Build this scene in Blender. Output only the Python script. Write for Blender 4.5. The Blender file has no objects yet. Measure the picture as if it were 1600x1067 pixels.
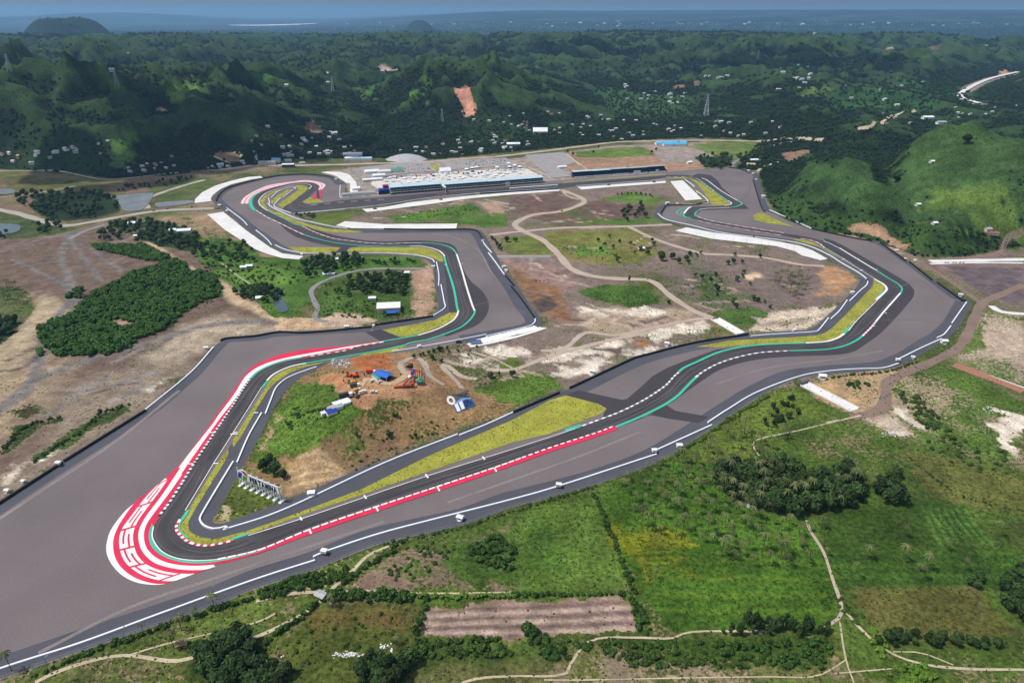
import bpy, bmesh, math, random
import numpy as np
from mathutils import Vector, Matrix
from mathutils.geometry import tessellate_polygon
R = math.radians
rnd = random.Random(7)
SC = bpy.context.scene
COL = SC.collection

# ------------------------------------------------------------------ camera
CAMH = 310.0
FPX = 1067.0                      # focal length in photo pixels (24 mm on a 36 mm frame)
PITCH = math.atan((533.5 - 22.0) / FPX)
cam_d = bpy.data.cameras.new('camera')
cam_d.sensor_width = 36.0
cam_d.lens = 36.0 * FPX / 1600.0
cam_d.clip_start = 1.0
cam_d.clip_end = 200000.0
cam = bpy.data.objects.new('camera', cam_d)
COL.objects.link(cam)
cam.location = (0, 0, CAMH)
cam.rotation_euler = (math.pi / 2 - PITCH, 0, 0)
SC.camera = cam

# ------------------------------------------------------------------ light
SUN_DIR = Vector((-0.52, -0.06, 1.0)).normalized()
SUN_EL = math.asin(SUN_DIR.z)
SUN_AZ = math.atan2(SUN_DIR.x, SUN_DIR.y)
w = bpy.data.worlds.new('World')
SC.world = w
w.use_nodes = True
nt = w.node_tree
bgn = nt.nodes['Background']
sky = nt.nodes.new('ShaderNodeTexSky')
sky.sky_type = 'NISHITA'
sky.sun_disc = False
sky.sun_elevation = SUN_EL
sky.sun_rotation = SUN_AZ
sky.air_density = 1.3
sky.dust_density = 2.6
nt.links.new(sky.outputs[0], bgn.inputs[0])
bgn.inputs[1].default_value = 0.11
sun_d = bpy.data.lights.new('sun', 'SUN')
sun_d.energy = 3.5
sun_d.angle = R(0.5)
sun_d.color = (1.0, 0.965, 0.91)
sun = bpy.data.objects.new('sun', sun_d)
COL.objects.link(sun)
sun.rotation_euler = SUN_DIR.to_track_quat('Z', 'Y').to_euler()
sun.location = (0, 0, 900)
SC.view_settings.view_transform = 'Standard'
SC.view_settings.look = 'None'
SC.view_settings.exposure = 0.06
SC.view_settings.gamma = 1.0
SC.view_settings.use_curve_mapping = False

# ------------------------------------------------------------------ helpers
CP, SP = math.cos(PITCH), math.sin(PITCH)

def parse(s):
    if isinstance(s, str):
        return [tuple(float(v) for v in t.split(',')) for t in s.split()]
    return list(s)

def rays(P):
    P = np.asarray(P, float).reshape(-1, 2)
    X = (P[:, 0] - 800.0) / FPX
    Y = -(P[:, 1] - 533.5) / FPX
    return np.stack([X, CP + Y * SP, Y * CP - SP], 1)

def G(P):
    """photo points -> points on the level ground"""
    d = rays(P)
    t = -CAMH / np.minimum(d[:, 2], -1e-4)
    return d[:, :2] * t[:, None]

def g1(x, y):
    return G([(x, y)])[0]

def smooth_line(W, closed=False, sub=6):
    W = np.asarray(W, float)
    n = len(W)
    out = []
    rng = range(n) if closed else range(n - 1)
    for i in rng:
        if closed:
            p0, p1, p2, p3 = W[(i - 1) % n], W[i], W[(i + 1) % n], W[(i + 2) % n]
        else:
            p0, p1, p2, p3 = W[max(i - 1, 0)], W[i], W[i + 1], W[min(i + 2, n - 1)]
        d1 = max(np.linalg.norm(p1 - p0), 1e-6) ** .5
        d2 = max(np.linalg.norm(p2 - p1), 1e-6) ** .5
        d3 = max(np.linalg.norm(p3 - p2), 1e-6) ** .5
        m1 = (p2 - p0) / (d1 + d2) * d2 if d1 > 1e-2 else (p2 - p1)
        m2 = (p3 - p1) / (d2 + d3) * d2 if d3 > 1e-2 else (p2 - p1)
        # clamp the tangents
        L = np.linalg.norm(p2 - p1)
        for m in (m1, m2):
            lm = np.linalg.norm(m)
            if lm > 1.5 * L: m *= 1.5 * L / lm
        for k in range(sub):
            t = k / sub
            h00 = 2*t**3 - 3*t**2 + 1; h10 = t**3 - 2*t**2 + t
            h01 = -2*t**3 + 3*t**2;    h11 = t**3 - t**2
            out.append(h00*p1 + h10*m1 + h01*p2 + h11*m2)
    if not closed: out.append(W[-1])
    return np.array(out)

def resample(W, step):
    W = np.asarray(W, float)
    seg = np.linalg.norm(np.diff(W, axis=0), axis=1)
    s = np.concatenate([[0], np.cumsum(seg)])
    n = max(2, int(s[-1] / step) + 1)
    q = np.linspace(0, s[-1], n)
    return np.stack([np.interp(q, s, W[:, k]) for k in range(W.shape[1])], 1)

def offset(W, o):
    W = np.asarray(W, float)
    t = np.gradient(W, axis=0)
    t /= np.maximum(np.linalg.norm(t, axis=1), 1e-9)[:, None]
    nrm = np.stack([-t[:, 1], t[:, 0]], 1)
    return W + nrm * np.reshape(o, (-1, 1)) if np.ndim(o) else W + nrm * o

def inpoly(X, Y, poly):
    x, y = np.asarray(X), np.asarray(Y)
    res = np.zeros(x.shape, bool)
    P = np.asarray(poly)
    bx = (x >= P[:, 0].min()) & (x <= P[:, 0].max()) & (y >= P[:, 1].min()) & (y <= P[:, 1].max())
    xi, yi = x[bx], y[bx]
    r = np.zeros(xi.shape, bool)
    n = len(P)
    for i in range(n):
        x1, y1 = P[i]; x2, y2 = P[(i + 1) % n]
        if y1 == y2: continue
        c = ((y1 > yi) != (y2 > yi))
        r ^= c & (xi < (x2 - x1) * (yi - y1) / (y2 - y1) + x1)
    res[bx] = r
    return res

def distpoly(X, Y, poly, closed=True):
    x, y = np.asarray(X, float), np.asarray(Y, float)
    P = np.asarray(poly, float)
    best = np.full(x.shape, 1e18)
    n = len(P)
    for i in range(n if closed else n - 1):
        ax, ay = P[i]; bx, by = P[(i + 1) % n]
        dx, dy = bx - ax, by - ay
        L = dx*dx + dy*dy + 1e-9
        t = np.clip(((x-ax)*dx + (y-ay)*dy) / L, 0, 1)
        best = np.minimum(best, (x-ax-t*dx)**2 + (y-ay-t*dy)**2)
    return np.sqrt(best)

def sstep(a, b, x):
    t = np.clip((x - a) / (b - a), 0, 1)
    return t*t*(3 - 2*t)

def hsh(ix, iy, s):
    h = (ix.astype(np.int64) * 374761393 + iy.astype(np.int64) * 668265263 + s * 1274126177) & 0xffffffff
    h = ((h ^ (h >> 13)) * 1274126177) & 0xffffffff
    h = ((h ^ (h >> 16)) * 2246822519) & 0xffffffff
    return ((h ^ (h >> 15)) & 0xffffff) / float(0xffffff)

def vn(x, y, s=0):
    ix, iy = np.floor(x), np.floor(y)
    fx, fy = x - ix, y - iy
    fx = fx*fx*fx*(fx*(fx*6-15)+10); fy = fy*fy*fy*(fy*(fy*6-15)+10)
    a = hsh(ix, iy, s); b = hsh(ix+1, iy, s); c = hsh(ix, iy+1, s); d = hsh(ix+1, iy+1, s)
    return (a*(1-fx)+b*fx)*(1-fy) + (c*(1-fx)+d*fx)*fy

def fbm(x, y, s=0, o=4, g=0.5):
    t = 0; a = 1; n = 0
    for k in range(o):
        t = t + a*vn(x*2**k + 17.3*k, y*2**k - 9.1*k, s+k); n += a; a *= g
    return t / n

def ridged(x, y, s=0, o=5):
    t = 0; a = 1; n = 0
    for k in range(o):
        v = 1 - np.abs(2*vn(x*2**k + 3.7*k, y*2**k + 5.9*k, s+k) - 1)
        t = t + a*v*v; n += a; a *= 0.52
    return t / n

# ------------------------------------------------------------------ terrain
FLAT_PX = parse("-700,290 -200,268 0,264 100,270 175,279 260,274 330,266 400,259 440,250 560,247 680,249 770,241 870,231 960,222 1060,216 1150,216 1185,222 "
   "1172,240 1150,262 1186,268 1192,290 1204,318 1222,342 1265,357 1340,372 1376,379 1405,392 1440,404 1500,403 1545,393 1600,385 2300,372 2300,1500 800,3000 -700,1500")
FLAT = G(FLAT_PX)
HILL_PX = parse("520,566 560,556 602,551 640,556 672,566 712,580 738,598 752,616 806,634 790,645 742,660 640,702 560,736 500,758 452,776 444,744 392,738 400,706 424,664 446,628 472,598")
HILLP = G(HILL_PX)
# explicit hills: photo column, photo row of the summit, distance, half widths across / along, tail power
HILLS = [
 (735,106,2480,300,330,1.1),(640,160,2350,240,220,1),(225,112,2330,430,380,1),(60,142,2150,360,300,1),(420,118,2650,300,330,1),
 (345,168,1960,190,190,1.1),(490,158,2300,260,250,1),(550,120,3000,230,220,1),(150,150,2000,240,200,1),
 (1240,69,4300,480,330,1.2),(1265,136,2850,210,130,1.2),(1120,130,3050,200,130,1.2),(1420,105,3900,330,260,1),(1485,92,4300,340,250,1),
 (960,80,4300,420,330,1),(850,62,4900,480,330,1),(650,66,4700,420,330,1),(300,66,4700,520,360,1),(120,82,3900,440,330,1),(1100,72,4700,420,330,1),
 (1000,47,6300,900,300,1),(600,47,6300,900,330,1),(1380,44,6400,900,330,1),(250,45,6500,900,330,1),
 (72,31,8300,230,330,1.4),(125,29,8400,260,330,1.5),(655,32,11500,210,260,1.4),(-150,60,3000,420,330,1),
 (1330,190,2050,180,110,1),(1250,175,2150,230,130,1),
 (1318,214,1340,88,120,1.05),(1372,262,1230,62,60,1),(1300,312,1130,95,55,1),(1235,285,1260,70,70,1),(1262,240,1400,60,60,1),
 (1468,218,1490,75,170,1.3),(1535,226,1440,95,200,1.2),(1605,228,1390,110,220,1.1),(1690,228,1370,170,230,1),(1430,338,1085,110,40,1),(1530,325,1105,120,45,1),(1630,330,1080,130,50,1),
]
HW = []
for (px, yt, d, ra, rl, pw) in HILLS:
    r = rays([(px, yt)])[0]
    az = math.atan2(r[0], r[1])
    h = CAMH + d * r[2] / math.hypot(r[0], r[1])
    HW.append((d*math.sin(az), d*math.cos(az), max(h, 6), ra, rl, az, pw))

_r = rays([(1640,108),(1590,114),(1545,125),(1512,140),(1500,152),(1530,163),(1570,172)])
HROAD = _r[:, :2] * ((30 - CAMH)/_r[:, 2])[:, None]
def Hfun(x, y):
    x = np.asarray(x, float); y = np.asarray(y, float)
    sh = x.shape
    x = x.ravel(); y = y.ravel()
    d = np.hypot(x, y)
    az = np.degrees(np.arctan2(x, y))
    ins = inpoly(x, y, FLAT)
    H = np.zeros(x.shape)
    o = ~ins
    if o.any():
        xo, yo, do = x[o], y[o], d[o]
        ed = distpoly(xo, yo, FLAT)
        f = sstep(0, 70, ed) * 0.55 + sstep(20, 260, ed) * 0.45
        wx = xo + 160*(fbm(xo/500, yo/500, 31, 3) - .5); wy = yo + 160*(fbm(xo/500, yo/500, 57, 3) - .5)
        rg = ridged(wx/430, wy/430, 11, 5)
        rg2 = ridged(wx/190, wy/190, 23, 4)
        W = sstep(1700, 3300, do) * (1 - sstep(6600, 8200, do))
        lo = sstep(0.30, 0.62, fbm(xo/1500, yo/1500, 5, 2))
        valley = np.exp(-(((az[o] - 11)/9.0)**2)) * (1 - sstep(2700, 3900, do))
        lift = sstep(3300, 6200, do)
        hb = W * (4 + (28 + 70*lift)*lo + (100 + 45*lift) * rg**1.6 + 66*rg2) * (1 - .92*valley)
        he = np.zeros(xo.shape)
        for (hx, hy, h, ra, rl, a, pw) in HW:
            dx, dy = wx*0.35+xo*0.65 - hx, wy*0.35+yo*0.65 - hy
            u = dx*math.cos(a) - dy*math.sin(a); v = dx*math.sin(a) + dy*math.cos(a)
            q = (u/ra)**2 + (v/rl)**2
            g = h * np.exp(-0.85 * q**pw)
            he = np.maximum(he, g) + 0.12*np.minimum(he, g)
        gul = (rg2 - .45)
        he = he * (1 + 0.95*gul*sstep(5, 60, he)*np.where(do < 1700, .30, 1)*(do < 7000))
        m = np.maximum(hb, he); k = np.minimum(hb, he)
        hh = m + 0.25*k
        cap = np.maximum(CAMH - 0.0212*do, 20.0) - 4 + 26*(rg - .45) * (do > 3000)
        lowh = np.where((do > 3000) & (do < 7900), cap - 18*np.log1p(np.exp(np.clip((cap - hh)/18, -30, 30))), hh)
        hh = np.where(do < 7900, np.minimum(hh, np.maximum(lowh, 0)), hh)
        # far rising slope under the haze
        far = sstep(11000, 22000, do)
        hh = hh + far * (400*sstep(-19, 2, az[o])*(0.9+.1*fbm(az[o]/4, do*0, 3, 3)) + 50*fbm(xo/6000, yo/6000, 9, 3))
        mt = np.exp(-(((az[o]+27.5)/6.5)**2)) * 330 + np.exp(-(((az[o]+37.5)/3.2)**2)) * 200
        hh = hh + sstep(24000, 30000, do) * mt * (0.9 + .2*fbm(az[o]/2.2, do*0, 77, 3))
        hh = np.minimum(hh, 640)
        rk = sstep(40, 320, distpoly(xo, yo, HROAD, False))
        hh = hh*rk + 30*(1-rk)
        H[o] = hh * f
    i = ins & inpoly(x, y, HILLP)
    if i.any():
        e = distpoly(x[i], y[i], HILLP)
        hb = 22*sstep(0, 62, e) + 2.4*(fbm(x[i]/40, y[i]/40, 3, 3) - .5)*sstep(5, 40, e)
        H[i] = hb
    j = ins & (d > 300)
    return H.reshape(sh)

def drop(P):
    """photo points -> first hit on the terrain (x, y, z)"""
    P = np.asarray(P, float).reshape(-1, 2)
    dr = rays(P)
    hl = np.hypot(dr[:, 0], dr[:, 1])
    ux = dr / hl[:, None]
    n = len(P)
    lo = np.full(n, 150.0); hi = np.full(n, np.nan)
    ts = np.concatenate([np.arange(200, 2600, 8.0), np.geomspace(2600, 60000, 320)])
    done = np.zeros(n, bool)
    prev = np.full(n, 150.0)
    for t in ts:
        a = ~done
        if not a.any(): break
        z = CAMH + ux[a, 2]*t
        cand = z < 420
        hgt = np.zeros(z.shape)
        hgt[cand] = Hfun(ux[a, 0][cand]*t, ux[a, 1][cand]*t)
        hit = (z <= hgt) & cand
        ia = np.where(a)[0]
        hi[ia[hit]] = t; lo[ia[hit]] = prev[ia[hit]]
        done[ia[hit]] = True
        prev[ia] = t
    hi = np.where(np.isnan(hi), 60000, hi)
    lo = np.where(done, lo, 59999)
    for _ in range(12):
        m = (lo + hi)/2
        z = CAMH + ux[:, 2]*m
        b = z <= Hfun(ux[:, 0]*m, ux[:, 1]*m)
        hi = np.where(b, m, hi); lo = np.where(b, lo, m)
    return np.stack([ux[:, 0]*hi, ux[:, 1]*hi, CAMH + ux[:, 2]*hi], 1)

def D1(x, y):
    p = drop([(x, y)])[0]
    return p

# ------------------------------------------------------------------ materials
def lin(c):
    return tuple(((v/255.0)/12.92 if v/255.0 <= .04045 else ((v/255.0+.055)/1.055)**2.4) for v in c)

MATS = {}
def mat(name, c, rough=0.85, var=0.18, scale=0.5, big=0.02, bigvar=0.15, bump=0.0, srgb=True, spec=0.3, objvar=0.0, metal=0.0, facev=False, stretch=None):
    if name in MATS: return MATS[name]
    m = bpy.data.materials.new(name)
    m.use_nodes = True
    n = m.node_tree; N = n.nodes; L = n.links
    b = N['Principled BSDF']
    b.inputs['Roughness'].default_value = rough
    b.inputs['Specular IOR Level'].default_value = spec
    b.inputs['Metallic'].default_value = metal
    col = lin(c) if srgb else c
    geo = N.new('ShaderNodeNewGeometry')
    src = geo.outputs['Position']
    if stretch:
        mp = N.new('ShaderNodeMapping'); mp.inputs['Scale'].default_value = stretch
        L.new(src, mp.inputs['Vector']); src = mp.outputs[0]
    n1 = N.new('ShaderNodeTexNoise'); n1.inputs['Scale'].default_value = scale; n1.inputs['Detail'].default_value = 6
    L.new(src, n1.inputs['Vector'])
    n2 = N.new('ShaderNodeTexNoise'); n2.inputs['Scale'].default_value = big; n2.inputs['Detail'].default_value = 4
    L.new(src, n2.inputs['Vector'])
    def rng(sock, v):
        r = N.new('ShaderNodeMapRange')
        r.inputs['From Min'].default_value = .25; r.inputs['From Max'].default_value = .75
        r.inputs['To Min'].default_value = 1 - v; r.inputs['To Max'].default_value = 1 + v
        L.new(sock, r.inputs['Value']); return r.outputs[0]
    mu = N.new('ShaderNodeMath'); mu.operation = 'MULTIPLY'
    L.new(rng(n1.outputs['Fac'], var), mu.inputs[0]); L.new(rng(n2.outputs['Fac'], bigvar), mu.inputs[1])
    out = mu.outputs[0]
    if objvar:
        oi = N.new('ShaderNodeObjectInfo')
        r = N.new('ShaderNodeMapRange'); r.inputs['To Min'].default_value = 1-objvar; r.inputs['To Max'].default_value = 1+objvar
        L.new(oi.outputs['Random'], r.inputs['Value'])
        m3 = N.new('ShaderNodeMath'); m3.operation = 'MULTIPLY'
        L.new(out, m3.inputs[0]); L.new(r.outputs[0], m3.inputs[1]); out = m3.outputs[0]
    if facev:
        at = N.new('ShaderNodeAttribute'); at.attribute_name = 'tone'
        m4 = N.new('ShaderNodeMath'); m4.operation = 'MULTIPLY'
        L.new(out, m4.inputs[0]); L.new(at.outputs['Fac'], m4.inputs[1]); out = m4.outputs[0]
    vm = N.new('ShaderNodeVectorMath'); vm.operation = 'SCALE'
    vm.inputs[0].default_value = col
    L.new(out, vm.inputs['Scale'])
    L.new(vm.outputs[0], b.inputs['Base Color'])
    if bump:
        bp = N.new('ShaderNodeBump'); bp.inputs['Strength'].default_value = bump; bp.inputs['Distance'].default_value = 1.0
        L.new(n1.outputs['Fac'], bp.inputs['Height']); L.new(bp.outputs[0], b.inputs['Normal'])
    MATS[name] = m
    return m

# ------------------------------------------------------------------ object helpers
def link(name, me, parent=None):
    o = bpy.data.objects.new(name, me)
    COL.objects.link(o)
    if parent is not None: o.parent = parent
    return o

def mesh(name, V, F, m, mi=None, smooth=False):
    me = bpy.data.meshes.new(name)
    me.from_pydata([tuple(v) for v in V], [], [tuple(f) for f in F])
    for mm in (m if isinstance(m, (list, tuple)) else [m]): me.materials.append(mm)
    if mi is not None: me.polygons.foreach_set('material_index', np.array(mi, dtype=np.int32))
    if smooth: me.polygons.foreach_set('use_smooth', np.ones(len(me.polygons), bool))
    me.update()
    return me

def struct(o):
    o['kind'] = 'structure'; return o

def tag(o, label, cat, group=None):
    o['label'] = label; o['category'] = cat
    if group: o['group'] = group
    return o

def empty(name, loc, rz, label, cat, group=None):
    o = bpy.data.objects.new(name, None); COL.objects.link(o)
    o.empty_display_size = 2
    o.location = loc; o.rotation_euler = (0, 0, rz)
    return tag(o, label, cat, group)

class MB:
    """collects boxes, tubes and faces into one mesh"""
    def __init__(s): s.V = []; s.F = []; s.M = []
    def face(s, pts, m=0):
        k = len(s.V); s.V += [tuple(p) for p in pts]; s.F.append(tuple(range(k, k+len(pts)))); s.M.append(m)
    def box(s, x0, x1, y0, y1, z0, z1, m=0):
        k = len(s.V)
        s.V += [(x0,y0,z0),(x1,y0,z0),(x1,y1,z0),(x0,y1,z0),(x0,y0,z1),(x1,y0,z1),(x1,y1,z1),(x0,y1,z1)]
        for f in ((0,3,2,1),(4,5,6,7),(0,1,5,4),(1,2,6,5),(2,3,7,6),(3,0,4,7)):
            s.F.append(tuple(k+i for i in f)); s.M.append(m)
        return s
    def prism(s, pts, z0, z1, m=0):
        n = len(pts); k = len(s.V)
        s.V += [(p[0], p[1], z0) for p in pts] + [(p[0], p[1], z1) for p in pts]
        s.F.append(tuple(k+n+i for i in range(n))); s.M.append(m)
        for i in range(n):
            j = (i+1) % n; s.F.append((k+i, k+j, k+n+j, k+n+i)); s.M.append(m)
        return s
    def bar(s, a, b, r, m=0, n=5, r2=None):
        a = Vector(a); b = Vector(b); d = (b-a).normalized()
        u = d.orthogonal().normalized(); v = d.cross(u); k = len(s.V)
        r2 = r if r2 is None else r2
        for (p, q) in ((a, r), (b, r2)):
            for i in range(n):
                t = 2*math.pi*i/n; s.V.append(tuple(p + (u*math.cos(t)+v*math.sin(t))*q))
        for i in range(n):
            j = (i+1) % n; s.F.append((k+i, k+j, k+n+j, k+n+i)); s.M.append(m)
        s.F.append(tuple(k+n+i for i in range(n))); s.M.append(m)
        return s
    def gable(s, x0, x1, y0, y1, z0, zr, m=0, t=0.25):
        """pitched roof, ridge along x, with a thickness"""
        ym = (y0+y1)/2
        for (ya, yb) in ((y0, ym), (ym, y1)):
            za, zb = (z0, zr) if yb == ym else (zr, z0)
            s.face([(x0,ya,za),(x1,ya,za),(x1,yb,zb),(x0,yb,zb)], m)
            s.face([(x0,ya,za+t),(x1,ya,za+t),(x1,yb,zb+t),(x0,yb,zb+t)], m)
        for x in (x0, x1):
            s.face([(x,y0,z0),(x,ym,zr),(x,y1,z0),(x,y1,z0+t),(x,ym,zr+t),(x,y0,z0+t)], m)
        s.face([(x0,y0,z0),(x1,y0,z0),(x1,y0,z0+t),(x0,y0,z0+t)], m)
        s.face([(x0,y1,z0),(x1,y1,z0),(x1,y1,z0+t),(x0,y1,z0+t)], m)
        return s
    def mesh(s, name, m): return mesh(name, s.V, s.F, m, s.M)
    def build(s, name, m, parent=None): return link(name, s.mesh(name, m), parent)

ZL = [0.05]
def nz(step=0.003):
    ZL[0] += step
    return ZL[0]

def tess(loops):
    flat = [v for lp in loops for v in lp]
    tri = tess_raw = tessellate_polygon([[Vector((p[0], p[1], 0)) for p in lp] for lp in loops])
    return flat, tri

def sheet(name, pts, m, smooth=False, world=False, hole=None, z=None):
    W = np.asarray(pts) if world else G(parse(pts))
    if smooth: W = smooth_line(W, True, 5)
    loops = [W] if hole is None else [W, hole]
    flat, tri = tess(loops)
    z = nz() if z is None else z
    me = mesh(name, [(p[0], p[1], z) for p in flat], tri, m)
    bm = bmesh.new(); bm.from_mesh(me)
    for f in bm.faces:
        f.normal_update()
        if f.normal.z < 0: f.normal_flip()
    bm.to_mesh(me); bm.free()
    return struct(link(name, me))

def band(name, A, B, m, mi=None, z=None):
    """sheet between two world lines of equal length"""
    n = len(A); z = nz() if z is None else z
    V = [(p[0], p[1], z) for p in A] + [(p[0], p[1], z) for p in B]
    F = [(i, n+i, n+i+1, i+1) for i in range(n-1)]
    a = np.array(V[:3]); 
    me = mesh(name, V, F, m, mi)
    bm = bmesh.new(); bm.from_mesh(me)
    for f in bm.faces:
        f.normal_update()
        if f.normal.z < 0: f.normal_flip()
    bm.to_mesh(me); bm.free()
    return struct(link(name, me))

def pline(pts, smooth=True, step=4):
    W = G(parse(pts))
    if smooth and len(W) > 2: W = smooth_line(W, False, 6)
    return resample(W, step)

def strip(name, pts, o0, o1, m, smooth=True, step=4):
    W = pline(pts, smooth, step)
    return band(name, offset(W, o0), offset(W, o1), m)

def road(name, pts, width, m, up=0.25, smooth=True, step=6, kerb=None):
    """a road laid over the terrain"""
    W = drop(parse(pts))[:, :2]
    if smooth and len(W) > 2: W = smooth_line(W, False, 6)
    W = resample(W, step)
    w_ = width/2 * (1 + .12*np.sin(np.arange(len(W))*0.7)) if kerb is None else np.full(len(W), width/2)
    rows = [offset(W, w_), W, offset(W, -w_)]
    n = len(W); V = []
    for r in rows:
        h = Hfun(r[:, 0], r[:, 1]); u = up + 0.0012*np.maximum(np.hypot(r[:,0], r[:,1])-1500, 0)*(h > .5)
        zz = np.where(h > .01, h + u, nz(0.001))
        V += [(r[i, 0], r[i, 1], zz[i]) for i in range(n)]
    F = []
    for k in range(2):
        F += [(k*n+i, (k+1)*n+i, (k+1)*n+i+1, k*n+i+1) for i in range(n-1)]
    o = struct(link(name, mesh(name, V, F, m)))
    return o
HAZE = 4.6e-5
# ------------------------------------------------------------------ the ground sheet
NA, ND = 520, 1000
AZ = np.radians(np.linspace(-66, 66, NA))
DD = np.concatenate([[5.0], np.geomspace(120, 62000, ND - 1)])
gx = np.outer(DD, np.sin(AZ)); gy = np.outer(DD, np.cos(AZ))
GH = Hfun(gx, gy)

def Hlook(x, y):
    d = np.hypot(x, y); a = np.arctan2(x, y)
    fa = np.clip((a - AZ[0]) / (AZ[1] - AZ[0]), 0, NA - 1.001)
    fd = np.clip(np.log(np.maximum(d, 120.0)/120.0) / math.log(62000/120.0) * (ND - 2) + 1, 0, ND - 1.001)
    ia = fa.astype(int); idd = fd.astype(int); ta = fa - ia; td = fd - idd
    return ((GH[idd, ia]*(1-ta) + GH[idd, ia+1]*ta)*(1-td) + (GH[idd+1, ia]*(1-ta) + GH[idd+1, ia+1]*ta)*td)

def drop(P):
    P = np.asarray(P, float).reshape(-1, 2)
    dr = rays(P); hl = np.hypot(dr[:, 0], dr[:, 1]); ux = dr / hl[:, None]
    n = len(P)
    lo = np.full(n, 150.0); hi = np.full(n, 60000.0); done = np.zeros(n, bool); prev = 150.0
    for t in np.concatenate([np.arange(200, 2600, 6.0), np.geomspace(2600, 60000, 500)]):
        hit = (~done) & (CAMH + ux[:, 2]*t <= Hlook(ux[:, 0]*t, ux[:, 1]*t))
        hi[hit] = t; lo[hit] = prev; done |= hit; prev = t
        if done.all(): break
    lo = np.where(done, lo, 59999.0)
    for _ in range(12):
        m = (lo + hi)/2
        b = CAMH + ux[:, 2]*m <= Hlook(ux[:, 0]*m, ux[:, 1]*m)
        hi = np.where(b, m, hi); lo = np.where(b, lo, m)
    return np.stack([ux[:, 0]*hi, ux[:, 1]*hi, CAMH + ux[:, 2]*hi], 1)

def hz(x, y): return float(Hlook(np.array([x]), np.array([y]))[0])

# land cover: bare soil colour, plant colour and how much of the soil is covered
X1, Y1 = gx.ravel(), gy.ravel(); DIST = np.hypot(X1, Y1); HH = GH.ravel()
NV = len(X1)
def cc(*c): return np.array(lin(c))
soil = np.tile(cc(150, 128, 106), (NV, 1)); plant = np.tile(cc(78, 90, 44), (NV, 1)); cov = np.full(NV, 0.62)
nA = fbm(X1/90, Y1/90, 101, 4); nB = fbm(X1/35, Y1/35, 151, 3); nC = fbm(X1/420, Y1/420, 171, 4); nD = fbm(X1/11, Y1/11, 191, 4)
MUTE = np.array([.93, .84, .90])
inflat = inpoly(X1, Y1, FLAT)
# hills beyond the flat: dark woods with lighter grassy slopes
bg = ~inflat
wood = cc(25, 38, 20); grassy = cc(54, 76, 38)
rad = np.clip(DIST*.022, 45, 130)
conv = HH - (Hlook(X1+rad, Y1) + Hlook(X1-rad, Y1) + Hlook(X1, Y1+rad) + Hlook(X1, Y1-rad))/4
gx_ = (Hlook(X1+rad, Y1) - Hlook(X1-rad, Y1))/(2*rad)
gw = sstep(.5, 7, conv - 10*gx_ + 30*(fbm(X1/170, Y1/170, 211, 5) - .5)) * sstep(2, 20, HH) * .95
gw = np.maximum(gw, 0.6*sstep(.6, .68, fbm(X1/500, Y1/500, 223, 4)))
plant[bg] = (wood[None]*(1-gw[:, None]) + grassy[None]*gw[:, None])[bg]
cov[bg] = 1.25
soil[bg] = cc(120, 98, 70)
azd = np.degrees(np.arctan2(X1, Y1)); gw = gw * (0.78 + .22*sstep(-12, 6, azd)); plant[bg] = (wood[None]*(1-gw[:, None]) + grassy[None]*gw[:, None])[bg]
plant[bg] *= (.75 + .5*nB[bg])[:, None]
FOREST = np.zeros(NV); FOREST[bg] = (1 - gw)[bg]
# plain behind the hills
pl = sstep(8000, 10500, DIST) * bg
pc = cc(22, 44, 46)[None]*(1 - sstep(.45, .6, fbm(X1/900, Y1/350, 301, 4))[:, None]) + cc(58, 78, 74)[None]*sstep(.45, .6, fbm(X1/900, Y1/350, 301, 4))[:, None]
plant = plant*(1-pl[:, None]) + pc*pl[:, None]

LAKE = (((np.degrees(np.arctan2(X1, Y1)) + 17.6)/3.1)**2 + ((DIST - 21000)/1100)**2) < 1
MND = (DIST > 7900) & (DIST < 13500) & (HH > 22)
plant[MND] = cc(30, 46, 32)
plant[LAKE] = cc(238, 242, 244); cov[LAKE] = 2
MG_PX = "60,508 83,499 111,491 121,483 131,468 152,450 192,435 202,425 248,412 273,402 291,412 294,423 316,423 337,430 347,449 342,462 311,472 279,492 273,504 240,521 215,526 210,538 165,551 96,555 73,544 61,524"
COVER = []
def cover(pts, s=None, p=None, c=None, edge=6, wob=0.0, forest=None):
    W = drop(parse(pts))[:, :2]
    wx, wy = X1, Y1
    bb = (X1 > W[:, 0].min()-60) & (X1 < W[:, 0].max()+60) & (Y1 > W[:, 1].min()-60) & (Y1 < W[:, 1].max()+60)
    i = np.where(bb)[0]
    if len(i) == 0: return
    wb = min(wob + .8, edge*.5); ox = (nB[i]-.5)*14*wb + (nD[i]-.5)*16*wb; oy = (nB[i][::-1]-.5)*0 + (nA[i]-.5)*14*wb + (nD[i]-.5)*-12*wb
    ins = inpoly(X1[i]+ox, Y1[i]+oy, W)
    sd = distpoly(X1[i]+ox, Y1[i]+oy, W) * np.where(ins, 1, -1)
    k = sstep(-edge, edge, sd)
    if s is not None: soil[i] = soil[i]*(1-k[:, None]) + cc(*s)*k[:, None]
    if p is not None: plant[i] = plant[i]*(1-k[:, None]) + cc(*p)*MUTE*k[:, None]
    if c is not None: cov[i] = cov[i]*(1-k) + c*k
    if forest is not None: FOREST[i] = FOREST[i]*(1-k) + forest*k

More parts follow.
